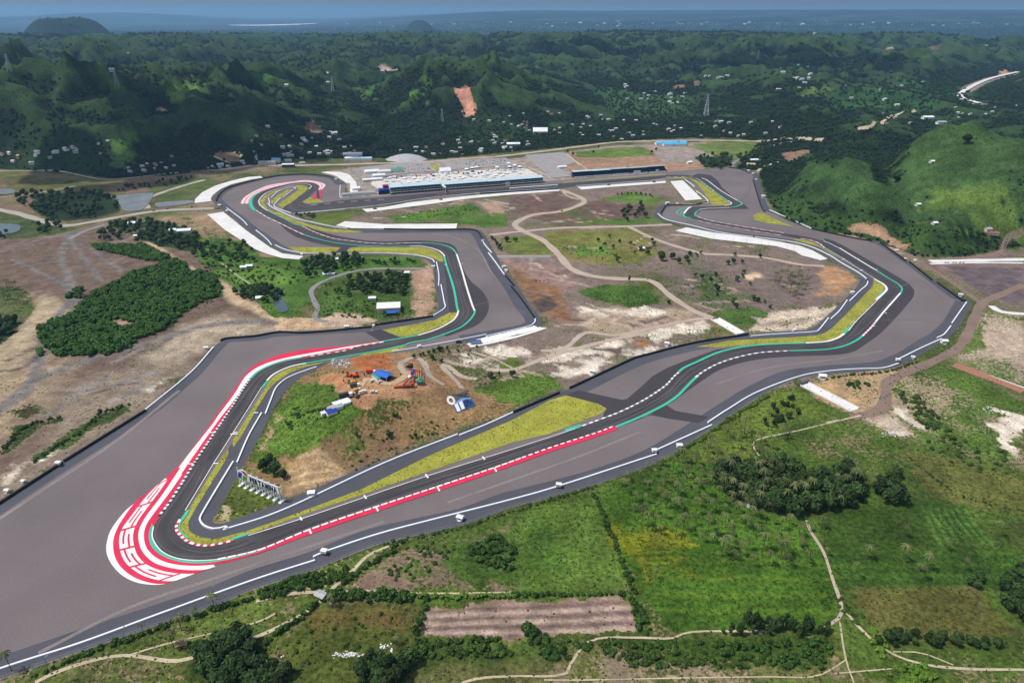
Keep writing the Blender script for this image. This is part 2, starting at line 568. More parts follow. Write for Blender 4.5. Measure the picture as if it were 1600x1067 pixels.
def streak(pts, w_, s=None, p=None, c=None, soft=0.6):
    W = drop(parse(pts))[:, :2]
    if len(W) > 2: W = smooth_line(W, False, 5)
    bb = (X1 > W[:, 0].min()-60) & (X1 < W[:, 0].max()+60) & (Y1 > W[:, 1].min()-60) & (Y1 < W[:, 1].max()+60)
    i = np.where(bb)[0]
    sd = distpoly(X1[i]+(nB[i]-.5)*6, Y1[i]+(nA[i]-.5)*6, W, False)
    k = 1 - sstep(w_/2*(1-soft), w_/2*(1+soft)+1, sd)
    if s is not None: soil[i] = soil[i]*(1-k[:, None]) + cc(*s)*k[:, None]
    if p is not None: plant[i] = plant[i]*(1-k[:, None]) + cc(*p)*k[:, None]
    if c is not None: cov[i] = cov[i]*(1-k) + c*k

# --- left: tidal mud flat
cover("-400,330 0,372 70,372 150,352 230,360 330,395 352,440 395,470 436,500 440,520 350,532 330,545 298,582 225,645 98,724 0,790 -400,1000", (116, 97, 84), (70, 84, 46), 0.12, 8)
cover("-200,520 0,500 60,520 90,580 60,640 0,690 -200,800", (168, 148, 120), None, 0.06, 30)
cover("60,460 100,470 120,500 60,520 20,560 0,560 0,520 40,490", (176, 158, 130), None, 0.03, 18)
cover("280,510 350,490 440,512 560,512 440,520 350,532 320,548 240,580 220,560", (172, 156, 134), None, 0.05, 12)
cover("90,600 180,580 260,560 300,570 225,640 100,720 0,785 0,760 80,690", (146, 130, 112), None, 0.08, 20)
streak("340,440 300,425 262,400 240,384 232,372", 13, (196, 170, 136), None, 0.0)
streak("345,445 375,472 410,485 440,505", 15, (188, 164, 132), None, 0.0)
for q, ww in (("0,640 60,590 130,565 200,545 280,520 330,508 400,502 470,507", 16), ("0,640 40,612 62,560 68,530", 14), ("62,530 100,480 115,455 105,430 95,400 103,378 112,362", 13),
              ("158,440 140,415 125,395 112,378 100,362", 8), ("192,425 170,410 150,395 135,385 118,378", 6), ("0,395 30,385 60,375 110,366 140,358 165,352", 9),
              ("105,445 70,430 40,415 15,405", 7), ("70,655 100,630 130,612 190,595 230,580", 5), ("20,620 0,640", 16), ("100,440 120,470 118,490 95,500", 12)):
    streak(q, ww*.62, (122, 116, 112), None, 0.0)
cover("-100,455 0,448 25,447 48,458 56,486 35,504 0,537 -100,560", (140, 120, 90), (78, 96, 48), .85, 6)
cover("-60,498 0,500 34,504 18,520 0,540 -60,560", None, (44, 66, 32), 1.1, 4)
cover("20,640 50,625 60,640 40,655", None, (70, 72, 40), .8, 6)
cover("0,690 30,665 95,650 100,655 50,675 20,700 0,712", (150, 130, 108), (66, 86, 42), .9, 3)
cover("50,715 90,690 150,655 200,632 205,640 160,665 100,700 60,722", (160, 142, 116), (76, 98, 46), .85, 3)
cover("222,610 262,588 262,595 235,612", (226, 218, 204), None, .0, 2)
cover("52,722 90,703 96,700 92,708 60,726", (214, 206, 190), None, .1, 2)
cover("0,742 40,725 50,722 30,740 0,762", (214, 200, 178), None, .0, 3)
# --- left: lagoon, roads and scrub near the back road
cover("-300,268 0,266 70,268 150,281 260,276 330,268 350,285 330,312 250,332 100,355 0,345 -300,330", (136, 112, 92), (92, 104, 52), .48, 8)
cover("20,272 80,278 110,285 60,300 10,300", None, (110, 112, 62), .95, 6)
cover("50,303 110,300 160,300 180,312 186,332 140,342 80,346 50,325", (90, 90, 80), (40, 58, 30), 1.1, 5)
cover("225,285 320,275 340,285 305,305 300,318 245,322", (120, 100, 80), (88, 106, 52), .75, 5)
cover("0,330 60,345 110,360 60,372 0,375", None, (74, 92, 48), .9, 5)
cover("250,340 335,335 360,365 395,392 420,400 470,408 520,398 420,420 330,400 260,372", (168, 140, 112), (90, 104, 52), .35, 6)
cover("165,352 250,345 300,360 330,385 300,395 220,375", (150, 126, 102), (52, 74, 36), .95, 6)
cover("300,374 350,372 381,379 406,402 475,405 528,399 654,403 664,417 598,418 528,430 482,453 487,470 462,493 434,498 401,473 350,440 310,407", (140, 122, 92), (78, 116, 44), 1.0, 3)
cover("330,425 400,415 440,420 470,440 400,450", None, (96, 134, 52), 1.1, 5)
cover("502,444 547,431 633,425 640,436 643,488 588,500 502,498 499,479 492,461", (150, 130, 98), (78, 108, 44), .92, 3)
cover("640,425 672,414 678,440 683,478 670,492 644,498 648,450", (182, 148, 124), (92, 112, 54), .3, 3)
cover("486,500 520,488 560,488 590,500 560,510 480,512", (192, 166, 144), None, .1, 4)
cover("430,500 486,497 520,510 440,520", (196, 166, 132), None, .05, 3)
# --- infield
cover("480,345 560,332 700,318 870,297 1040,286 1075,322 1025,342 1046,352 1112,365 1240,390 1290,405 1345,440 1325,470 1266,514 1160,527 1000,560 890,610 860,604 812,600 720,560 700,545 850,510 848,495 780,400 757,364 715,348 545,348", (134, 116, 107), (96, 108, 54), .36, 5)
cover("478,346 510,335 560,330 540,345 512,353", (150, 128, 100), (98, 118, 50), .8, 3)
cover("606,338 680,329 738,317 752,332 700,338 645,347 620,348", None, (86, 124, 46), 1.05, 3)
cover("686,345 722,337 786,335 794,355 756,356 716,349", None, (88, 126, 46), 1.1, 3)
cover("745,315 775,318 790,332 765,334", (176, 148, 124), None, .15, 3)
cover("790,308 872,300 900,312 880,328 835,334 800,332", (112, 90, 82), None, .16, 4)
cover("830,340 870,332 900,322 940,312 1000,330 960,350 870,355", (112, 88, 78), (88, 110, 50), .40, 4)
cover("936,312 985,300 1030,308 1020,318 975,318", None, (98, 128, 56), .95, 3)
cover("905,345 985,342 1020,330 1035,345 980,352 910,352", None, (86, 122, 46), .85, 3)
cover("930,318 1010,320 1030,338 985,340 925,335", (110, 86, 82), None, .12, 4)
cover("850,362 981,356 1022,374 1024,400 960,415 880,410 862,392", (150, 128, 96), (120, 128, 62), .85, 4)
cover("885,385 950,382 958,398 900,402", None, (96, 132, 50), 1.0, 3)
cover("778,372 835,368 865,392 850,400 790,398", (150, 130, 100), (106, 124, 54), .85, 3)
cover("897,456 948,446 1019,446 1034,474 986,481 922,464", None, (74, 108, 42), 1.0, 3)
cover("796,418 862,431 882,464 897,502 872,504 821,464", (140, 104, 78), None, .04, 6)
cover("830,470 860,465 880,478 850,490", (86, 74, 68), None, 0, 3)
cover("780,405 860,415 905,440 890,455 840,440", (150, 122, 112), None, .08, 6)
cover("905,490 960,478 1010,490 1060,480 1095,492 1030,520 960,530 910,515", (172, 150, 128), None, .14, 5)
for q in ("838,573 877,545 948,537 998,524 960,545 900,560", "1008,520 1050,505 1095,497 1110,517 1060,526 1020,535", "862,588 902,565 950,560 960,568 935,585 900,592", "930,478 960,486 1010,478 1035,484 1005,494 960,490",
          "905,482 945,485 930,496 910,492", "760,548 800,540 830,552 800,560 770,556", "716,552 760,558 800,572 770,576 720,566", "960,555 1010,545 1060,536 1000,556"):
    cover(q, (222, 208, 190), (110, 122, 64), .22, 3.5, 1.6)
cover("988,532 1010,530 1014,542 995,542", (150, 108, 74), None, 0, 2)
cover("784,566 815,556 820,570 795,578", None, (100, 124, 50), .8, 3)
cover("765,600 800,585 850,580 868,592 880,604 845,620 800,632 760,628 740,610", (160, 138, 112), (92, 124, 46), .92, 4)
cover("1045,420 1160,400 1280,418 1300,440 1280,470 1200,488 1100,480 1050,455", (126, 109, 102), (78, 98, 48), .30, 6)
cover("1085,425 1140,430 1150,470 1100,470", None, (74, 100, 44), .6, 6)
cover("1108,490 1170,478 1200,490 1190,508 1140,505", None, (80, 112, 46), .75, 4)
cover("1200,487 1290,478 1310,476 1268,512 1200,516 1160,515", (216, 196, 174), None, .08, 4)
cover("1180,505 1240,498 1290,490 1260,506 1190,512", (196, 178, 156), (84, 100, 52), .3, 3)
cover("1280,417 1306,418 1343,436 1312,459 1282,464", (178, 138, 100), None, .02, 4)
cover("1160,430 1185,426 1190,434 1165,438", (206, 180, 146), None, 0, 2)
cover("1105,500 1125,495 1165,522 1130,525", (138, 120, 84), None, .25, 2)
tr_ = random.Random(21)
INF = [(620,330),(700,325),(780,322),(840,315),(930,330),(900,350),(830,420),(880,440),(850,470),(900,500),(960,505),(1000,500),(940,545),(860,555),(1080,440),(1150,450),(1220,450),(1280,450),(1120,480),(1200,495),(1000,380),(900,390),(1060,370),(1150,385),(760,570),(820,590),(700,560)]
for (a_x, a_y) in INF:
    for r_ in range(3):
        an = tr_.uniform(0, 3.14); L_ = tr_.uniform(14, 40); x0_, y0_ = a_x + tr_.uniform(-25, 25), a_y + tr_.uniform(-9, 9)
        cx_, sx_ = math.cos(an)*L_, math.sin(an)*L_*.25; bb_ = tr_.uniform(-9, 9)
        streak(f"{x0_-cx_},{y0_-sx_} {x0_-bb_*.4},{y0_+bb_*.3} {x0_+cx_},{y0_+sx_}", tr_.uniform(1.5, 4), tr_.choice(((176, 158, 142), (160, 140, 124), (96, 82, 76), (190, 172, 152))), None, .12)
for r_ in range(26):
    x0_, y0_ = tr_.uniform(0, 230), tr_.uniform(375, 640); L_ = tr_.uniform(25, 70)
    streak(f"{x0_},{y0_} {x0_+L_*.5},{y0_-L_*.16+tr_.uniform(-6, 6)} {x0_+L_},{y0_-L_*.42+tr_.uniform(-6, 6)}", tr_.uniform(2, 6), tr_.choice(((104, 92, 86), (146, 130, 114), (134, 128, 124), (98, 88, 84))), None, .02)
cover(MG_PX, (60, 62, 44), (50, 74, 30), 1.1, 3)
cover("162,503 187,496 215,508 200,516", (160, 132, 112), None, .05, 3)
# --- the hill between the two straights
cover("505,566 560,552 602,549 640,554 712,578 752,614 808,634 790,646 742,661 640,703 560,737 500,760 440,780 340,820 330,812 372,735 400,690 446,620 480,585", (152, 120, 88), (92, 112, 48), .40, 5)
cover("440,640 470,600 520,585 545,615 560,640 520,680 470,700 400,720 405,690", None, (96, 130, 48), 1.02, 5)
cover("575,690 640,650 690,640 745,655 640,702 560,736 520,745", (138, 108, 84), (80, 98, 44), .30, 5)
cover("600,640 700,630 760,635 800,630 790,645 700,672 620,690", (160, 128, 90), (110, 108, 56), .3, 6)
cover("515,592 545,582 570,590 600,600 660,600 690,606 640,622 600,625 575,640 545,628 520,610", (178, 136, 100), None, .02, 3)
cover("548,560 575,553 606,553 606,575 580,582 560,578 550,570", (168, 104, 64), None, .03, 2)
cover("500,590 525,580 540,600 530,612 505,600", (176, 128, 92), None, .03, 3)
cover("610,558 640,560 655,575 700,590 720,606 690,604 650,590 615,575", (176, 134, 96), None, .1, 3)
cover("445,720 480,698 520,704 545,735 500,760 450,776 444,745", (166, 136, 98), (120, 116, 60), .15, 3)
cover("340,800 372,742 440,782 360,818 335,816", (176, 158, 118), (88, 106, 44), .92, 3)
cover("340,812 352,790 362,794 352,814", (200, 184, 148), None, .1, 2)
cover("400,700 440,640 448,650 415,700", (178, 152, 118), None, .25, 3)
for q_ in ("450,737 480,728 512,722 530,730", "447,750 485,738 520,735 542,742", "452,764 490,752 530,745", "470,712 495,706 515,712"): streak(q_, 1.5, (196, 170, 134), None, .05)
# --- paddock and the land behind the pits
cover("560,262 680,252 780,250 870,240 960,228 1045,226 1100,222 1125,262 1075,268 890,281 848,284 600,308 548,308 540,285 510,268", (158, 144, 134), None, .03, 4)
cover("880,240 950,232 1015,230 1030,245 1100,255 1120,265 1040,268 890,278", (166, 132, 108), (96, 118, 56), .12, 3)
cover("898,238 950,232 1005,229 1022,242 960,246 905,245", None, (104, 132, 58), 1.0, 2)
cover("1070,228 1130,221 1190,222 1190,240 1150,247 1110,240", (170, 146, 116), (106, 130, 62), .85, 3)
cover("1085,245 1140,243 1140,262 1100,262", None, (46, 70, 32), 1.1, 3)
cover("1030,244 1085,250 1075,255 1030,254", (150, 140, 130), None, 0, 2)
# --- right of the circuit
cover("1410,395 1440,404 1500,404 1545,395 1600,388 2300,380 2300,640 1600,640 1480,560 1530,475", (132, 112, 104), (96, 112, 56), .30, 6)
cover("1430,385 1480,392 1500,410 1450,412 1420,402", None, (92, 116, 54), .6, 4)
cover("1470,415 1600,420 1600,480 1540,460", (108, 94, 96), None, .08, 6)
cover("1530,485 1600,490 1600,560 1500,560 1500,530", (190, 168, 148), None, .2, 6)
cover("1505,520 1540,500 1530,540 1500,548", None, (100, 122, 58), .8, 4)
cover("1500,560 1600,560 1600,600 1510,582", (176, 156, 136), (92, 116, 54), .4, 4)
cover("1290,590 1390,578 1410,590 1385,640 1340,650 1255,615", (180, 152, 118), (84, 108, 48), .5, 4)
cover("1260,600 1300,597 1345,630 1330,645 1270,625", (182, 150, 110), None, .25, 3)
cover("1390,600 1440,580 1500,575 1600,625 1600,720 1520,715 1440,690 1400,650", (178, 156, 130), (84, 112, 46), .82, 5)
cover("1330,655 1400,650 1420,680 1370,690 1320,675", (190, 172, 152), (90, 112, 52), .4, 4)
for q in ("1400,640 1420,648 1445,670 1435,674 1410,658", "1555,655 1580,640 1600,640 1600,720 1575,700 1560,685", "1380,680 1425,678 1415,688 1385,686", "1520,628 1570,640 1590,650 1550,642", "1500,752 1545,758 1540,764 1505,760"):
    cover(q, (228, 214, 196), None, .22, 3, 1.6)
# --- bottom right: fields and coconut grove
cover("1100,660 1160,640 1250,610 1330,650 1420,690 1600,740 1600,1100 640,1100 640,850 740,818 937,756 1026,722", (150, 132, 100), (82, 108, 42), .92, 8)
cover("1100,660 1190,615 1240,605 1300,640 1180,690 1180,730 1090,720", None, (98, 120, 46), 1.05, 5)
cover("940,775 1030,725 1100,720 1190,735 1260,810 1300,905 1312,962 1290,978 1050,992 1002,930 944,820", None, (74, 112, 34), 1.15, 3)
cover("962,824 1072,827 1080,872 1108,900 1000,922", None, (120, 132, 30), .8, 6, 1.5)
cover("1000,918 1110,900 1300,915 1308,958 1290,975 1060,982 1010,940", None, (80, 116, 36), 1.2, 3)
cover("805,806 920,774 945,818 984,921 805,928", None, (90, 120, 46), 1.0, 3)
cover("815,820 850,808 880,870 860,890 820,880", None, (74, 108, 40), 1.1, 4, .6)
cover("1265,795 1400,785 1430,790 1475,852 1290,860", None, (64, 92, 32), 1.2, 3)
cover("1420,783 1510,790 1560,848 1475,850", None, (60, 98, 36), 1.2, 3)
cover("1285,862 1480,850 1600,860 1600,915 1310,918", None, (66, 96, 32), 1.15, 3)
cover("1325,918 1520,915 1590,985 1500,1012 1380,1005", (140, 112, 84), (100, 104, 50), .88, 4)
cover("1420,700 1600,750 1600,800 1510,790 1440,770", (150, 130, 96), (104, 112, 54), .88, 4)
cover("660,950 800,938 968,938 990,985 800,992 655,990", (158, 134, 120), (110, 112, 62), .10, 3)
cover("662,973 960,960 975,968 800,982 660,984", (112, 92, 86), None, .05, 3, .5)
cover("560,890 640,850 700,842 800,812 806,925 660,918 560,925", (142, 116, 102), (82, 106, 44), .50, 5)
cover("700,870 740,838 800,840 805,900 740,910", None, (76, 108, 42), .95, 6, .8)
cover("520,955 660,945 660,985 640,1067 440,1067 430,1010 480,965", (120, 98, 66), (84, 98, 40), .95, 4)
cover("470,950 660,948 655,975 500,985", (122, 98, 66), (98, 92, 46), .8, 6)
cover("640,1010 800,995 980,1000 1200,990 1300,985 1340,1067 640,1100", (152, 134, 112), (104, 112, 60), .72, 5)
cover("655,995 800,990 860,1000 850,1030 660,1030", None, (76, 100, 42), 1.0, 4, .7)
cover("930,1000 1060,1000 1200,990 1300,985 1310,1050 1080,1050 1010,1045", None, (66, 90, 34), 1.05, 5, .8)
cover("-400,1200 -100,1120 0,1065 125,1020 250,978 350,943 490,893 590,853 700,830 560,890 510,930 430,1000 400,1067 400,1200", (160, 140, 106), (90, 110, 46), .86, 5)
cover("55,1067 90,1050 150,1032 200,1027 300,1035 240,1067", (150, 130, 104), (98, 110, 56), .75, 4)
cover("300,1025 400,990 410,1067 290,1067", None, (52, 78, 32), 1.1, 4)
cover("400,940 450,928 507,918 520,900 560,885 610,852 600,850 480,893 400,920", (182, 158, 124), (84, 110, 44), .75, 3)
for k_ in range(7): streak(f"{1440+k_*11},{792+k_*.5} {1468+k_*14},{850-k_*.5}", 1.6, None, (92, 122, 52), 1.2)
for k_ in range(9): streak(f"{1275+k_*1.5},{866+k_*6} {1420},{862+k_*6.2} {1590},{866+k_*6}", 2.2, None, (56, 84, 30) if k_ % 3 else (72, 100, 36), 1.2)
for k_ in range(14): streak(f"{1004+k_*3},{858+k_*9} {1150+k_*3},{856+k_*9.2} {1290+k_},{862+k_*8.6}", 1.8, None, ((66, 98, 30), (84, 110, 33))[(k_*5) % 3 % 2], 1.2)
for k_ in range(6): streak(f"{664},{955+k_*6} {800},{948+k_*7.4} {978+k_*2},{944+k_*8}", 2.0, ((120, 98, 90), (178, 156, 140))[k_ % 2], None, .05)
for k_ in range(8): streak(f"{1440-k_*4},{318+k_*7} {1500},{306+k_*8} {1600},{312+k_*8}", 2.4, None, ((52, 80, 36), (104, 128, 56))[k_ % 2], 1.2)
for q_ in ("1405,290 1440,245 1475,215", "1420,300 1470,262 1530,232 1590,222", "1450,300 1510,272 1570,258 1620,250", "1480,308 1550,290 1620,285"): streak(q_, 7, None, (50, 78, 38), 1.2)
# --- hill slopes
cover("1195,300 1220,345 1265,357 1340,372 1380,380 1410,395 1480,405 1500,395 1560,390 1500,370 1440,350 1330,330 1270,330 1240,300", (120, 100, 78), (58, 86, 38), 1.15, 6, 0, .5)
cover("1230,300 1290,290 1330,330 1420,345 1500,360 1600,350 1600,330 1480,310 1400,300 1330,250 1310,235 1270,240", None, (64, 96, 48), 1.2, 10, 5, .14)
cover("1380,290 1400,250 1450,215 1480,208 1600,215 1600,380 1520,370 1430,330", None, (64, 94, 46), 1.2, 10, 5, .06)
cover("1440,310 1500,300 1600,310 1600,370 1540,365 1460,330", None, (94, 122, 52), 1.2, 8, 5, .05)
cover("1275,240 1310,222 1345,222 1350,240 1300,262 1280,255", None, (40, 62, 30), 1.2, 6, 0, 1)
cover("1215,240 1262,232 1265,240 1230,255", (150, 118, 98), None, .3, 3, 0, 0)
cover("1328,350 1350,347 1385,358 1420,385 1410,392 1370,372 1330,362", (168, 136, 108), None, .2, 3, 0, 0)
cover("1300,362 1340,370 1420,395 1400,397 1340,378", (170, 146, 120), None, .15, 3, 0, 0)
cover("710,140 722,131 733,136 741,158 746,182 725,183 722,165 712,150", (196, 142, 116), None, .0, 5, 0, 0)
FOREST[distpoly(X1, Y1, HROAD, False) < 45] = 0
streak("1590,114 1545,125 1512,140 1500,152 1530,163", 60, (168, 152, 138), None, .1)
cover("1560,112 1575,108 1580,116 1560,118", (190, 150, 110), None, 0, 5, 0, 0)
cover("18,84 40,80 36,92 18,92", (160, 128, 112), None, .2, 10, 0, 0)
cover("238,172 252,166 262,172 250,176", (164, 136, 112), None, .25, 5, 0, 0)
cover("470,196 490,186 510,205 490,210", (150, 122, 98), None, .3, 4, 0, 0)
cover("585,105 605,103 625,108 610,112", (190, 168, 160), None, 0, 8, 0, 0)
cover("1080,128 1096,126 1096,134 1082,135", (140, 112, 98), None, .2, 5, 0, 0)
cover("1048,136 1070,132 1072,138 1052,140", (150, 118, 98), None, .3, 5, 0, 0)
cover("1383,76 1396,74 1396,80 1384,80", (180, 150, 140), None, 0, 10, 0, 0)
cover("1445,70 1470,72 1468,82 1448,78", (120, 92, 78), None, .35, 10, 0, 0)
cover("330,243 340,236 375,240 378,250 360,256 340,250", (150, 120, 96), None, .45, 3, 0, 0)
cover("940,135 1075,150 1080,175 960,178 930,150", None, (58, 92, 44), 1.2, 12, 5, .35)
cover("1300,140 1500,135 1530,160 1420,175 1300,165", None, (54, 90, 42), 1.2, 14, 5, .4)
cover("265,130 300,120 320,130 300,152 270,150", None, (98, 132, 52), 1.2, 14, 5, 0)
cover("150,125 185,110 190,130 160,140", None, (88, 124, 50), 1.2, 14, 5, 0)
cover("635,155 665,120 675,122 650,165", None, (84, 128, 50), 1.2, 10, 5, 0)
cover("400,120 430,112 450,130 480,138 420,140", None, (76, 116, 50), 1.2, 12, 5, .1)
cover("555,130 580,135 590,150 570,158", None, (76, 116, 50), 1.2, 12, 5, .1)
cover("1240,150 1290,132 1300,142 1260,158", None, (92, 122, 56), 1.2, 10, 5, .05)
cover("170,235 215,205 220,225 190,262 170,262", None, (84, 122, 50), 1.1, 8, 5, .25)

me = bpy.data.meshes.new('ground')
vv = np.stack([X1, Y1, HH], 1)
idx = np.arange(NA*ND).reshape(ND, NA)
q = np.stack([idx[:-1, :-1], idx[:-1, 1:], idx[1:, 1:], idx[1:, :-1]], -1).reshape(-1, 4)
q = q[:, ::-1]
me.vertices.add(NV); me.vertices.foreach_set('co', vv.ravel())
me.loops.add(q.size); me.loops.foreach_set('vertex_index', q.ravel().astype(np.int32))
me.polygons.add(len(q)); me.polygons.foreach_set('loop_start', np.arange(0, q.size, 4, dtype=np.int32))
me.polygons.foreach_set('loop_total', np.full(len(q), 4, dtype=np.int32))
me.polygons.foreach_set('use_smooth', np.ones(len(q), bool))
for nm, arr in (('soil', soil), ('plant', plant)):
    a = me.attributes.new(nm, 'FLOAT_VECTOR', 'POINT'); a.data.foreach_set('vector', arr.astype(np.float32).ravel())
a = me.attributes.new('cover', 'FLOAT', 'POINT'); a.data.foreach_set('value', (cov + (nA-.5)*.9*(cov < 1.05)*(cov > .05) + (nB-.5)*.5*(cov < 1.05)*(cov > .05)).astype(np.float32))
me.update(); me.validate()
gm = bpy.data.materials.new('ground'); gm.use_nodes = True
n = gm.node_tree; N = n.nodes; L = n.links; b = N['Principled BSDF']
b.inputs['Roughness'].default_value = .95; b.inputs['Specular IOR Level'].default_value = .1
def attr(nm):
    a = N.new('ShaderNodeAttribute'); a.attribute_name = nm; return a
geo = N.new('ShaderNodeNewGeometry')
def noise(s, d=5, rough=.6):
    t = N.new('ShaderNodeTexNoise'); t.inputs['Scale'].default_value = s; t.inputs['Detail'].default_value = d; t.inputs['Roughness'].default_value = rough
    L.new(geo.outputs['Position'], t.inputs['Vector']); return t.outputs['Fac']
def mth(op, a, b_):
    t = N.new('ShaderNodeMath'); t.operation = op
    for i, v in enumerate((a, b_)):
        if isinstance(v, (int, float)): t.inputs[i].default_value = v
        else: L.new(v, t.inputs[i])
    return t.outputs[0]
def mrange(v, a, b_, c, d):
    t = N.new('ShaderNodeMapRange'); t.interpolation_type = 'SMOOTHSTEP'
    for k, q_ in zip(('From Min', 'From Max', 'To Min', 'To Max'), (a, b_, c, d)): t.inputs[k].default_value = q_
    L.new(v, t.inputs['Value']); return t.outputs[0]
n_f = noise(.35, 6, .7); n_m = noise(.06, 6, .65); n_b = noise(.012, 4)
e = mth('ADD', attr('cover').outputs['Fac'], mth('ADD', mth('MULTIPLY', mth('SUBTRACT', n_f, .5), 2.2), mth('MULTIPLY', mth('SUBTRACT', n_m, .5), 1.6)))
k = mrange(e, .40, .62, 0, 1)
mx = N.new('ShaderNodeMix'); mx.data_type = 'VECTOR'
L.new(k, mx.inputs['Factor']); 
def scaled(vec, f):
    t = N.new('ShaderNodeVectorMath'); t.operation = 'SCALE'; L.new(vec, t.inputs[0]); L.new(f, t.inputs['Scale']); return t.outputs[0]
sf = mth('MULTIPLY', mth('MULTIPLY', mrange(noise(.5, 7, .8), .3, .7, .66, 1.3), mrange(n_m, .3, .7, .66, 1.25)), mrange(noise(.1, 8, .75), .5, .64, .96, 1.30))
pf = mth('MULTIPLY', mth('MULTIPLY', mrange(noise(.3, 7, .8), .34, .66, .38, 1.35), mrange(noise(.035, 5, .65), .34, .66, .72, 1.25)), mrange(noise(.009, 4, .6), .35, .65, .82, 1.15))
sf = mth('MULTIPLY', sf, .90)
L.new(scaled(attr('soil').outputs['Vector'], sf), mx.inputs[4]); L.new(scaled(attr('plant').outputs['Vector'], pf), mx.inputs[5])
L.new(mx.outputs[1], b.inputs['Base Color'])
bp = N.new('ShaderNodeBump'); bp.inputs['Strength'].default_value = .55; bp.inputs['Distance'].default_value = 1.6
L.new(mth('ADD', n_f, mth('MULTIPLY', n_m, 2.0)), bp.inputs['Height']); L.new(bp.outputs[0], b.inputs['Normal'])
me.materials.append(gm)
ground = struct(link('ground', me))
# ------------------------------------------------------------------ circuit surfaces
RUN = mat('runoff_asphalt', (109, 100, 100), .95, .17, 1.1, .011, .17, .25)
TRK = mat('track_asphalt', (68, 64, 66), .85, .13, .8, .03, .22)
DRK = mat('dark_asphalt', (62, 57, 61), .9, .10, .8, .03, .10)
SVC = mat('service_asphalt', (76, 76, 83), .9, .12, .9, .03, .16)
TUR = mat('verge_grass', (144, 143, 54), .95, .36, .55, .06, .32, .5)
WHT = mat('white_paint', (222, 221, 218), .7, .10, 1.2, .08, .10)
RED = mat('red_paint', (204, 38, 74), .7, .14, 1.2, .06, .16)
GRN = mat('green_paint', (62, 176, 146), .6, .06, .5, .03, .08)
PNK = mat('faded_red_paint', (216, 150, 160), .7, .10, .5, .05, .1)
BLK = mat('black_paint', (38, 38, 40), .7, .05)
CON = mat('pale_concrete', (212, 209, 205), .85, .10, .35, .04, .10)
GRV = mat('gravel_road', (170, 154, 138), .95, .12, .6, .05, .12)
DIR = mat('dirt_road', (124, 104, 92), .95, .15, .5, .05, .15)
PATH = mat('sandy_path', (176, 162, 136), .95, .28, .9, .06, .22)
GRY = mat('grey_road', (128, 126, 126), .9, .10, .6, .05, .1)
WAT = mat('still_water', (70, 82, 84), .08, .08, .1, .02, .15, spec=.5)
WET = mat('wet_mud', (122, 124, 128), .3, .25, .25, .04, .25, spec=.5)
WHC = mat('white_concrete', (220, 219, 216), .8, .08, .4, .05, .08)
PLZ = mat('plaza_paving', (198, 192, 184), .9, .22, .25, .06, .16)
TYR = mat('tyre_wall', (30, 31, 38), .8, .15, .8)

OUT_PX = parse("539,309 539,288 525.6,277.8 512,275.3 481,272 440,273.2 423.7,275.3 392.8,282 367,289 349.5,295.4 336,304.6 331,310.8 334,316 347.4,328.4 364,340.7 386.6,360 400,369 420.6,383.6 438,393 472,398.6 492.8,398 560,397.5 622,399.3 653,402.4 668.6,407 675.8,418.4 680,450 685,476.4 682,486.2 672,493.3 640,500.3 580,512 436,519.5 400,525.5 354,529.4 334,542 298.7,582.5 278.5,600 227.8,641.8 98.7,722.8 0,787 -250,960 "
   "-420,1200 0,1061 125,1017.5 250,975 350,940 400,918.7 490,890 590,850.6 726,819 800,792 836,782.8 937,755 1026,722 1089,684 1154.6,640 1196.8,613.7 1245,592 1297.5,584.5 1350,580.7 1392,576 1430.6,560 1461,540 1481,528.5 1501.5,506.6 1518.4,474.5 1511.6,468 1500,466 1464,440 1421,408.5 1380,381.5 1362.5,376.5 1334.6,371.5 1280,360 1268,356.5 1253,349.5 1226,337 1204,327 1194,306 1184,273 1177,268 1157.8,263.5 1138,260.5 1098.7,264 1072.5,266 1020,270.8 890,281 848.6,284.5 730,294.3 600,306")
INN_PX = parse("458.6,334.5 479,346.5 512,354.5 543,358.2 600,358.7 710,358.3 738,358.3 750,361 757,366.5 775.6,397.7 785.9,416.3 811.6,450 828.4,476.4 843.8,494.7 847.3,504.5 842.4,510 822.7,517.9 759.5,529.8 724.3,535.4 640,549.5 612.5,551.5 560,560 509,569 497.5,574.8 471,588.6 451.5,603 430.6,631.9 407,680 381,725.6 339,800 332,811.5 333.5,817 347,818.4 435,786.7 563,732.4 800,645.4 860,616 890,606.9 991,560 1084,536.4 1167,523.7 1200,519 1237.5,517 1266,514 1293,493 1324.5,463 1337.7,448.7 1344,436.3 1337.7,429 1311,413.6 1280,395 1265,387 1244,380.2 1220,376.4 1160,369 1111.9,362 1046,347.6 1025,341.7 1021.3,335.8 1027.9,324 1037,318.7 1045,321 1085.6,320.3 1101.4,319.4 1106.6,316 1104,310.9 1083,290.5 1068.5,280.7 1040,281.5 872,295.4 797,299.5 740,303.5 667.6,310.8 600,321 539,327.3")
OUTW, INNW = G(OUT_PX), G(INN_PX)
sheet('runoff_area', OUTW, RUN, world=True, hole=INNW)
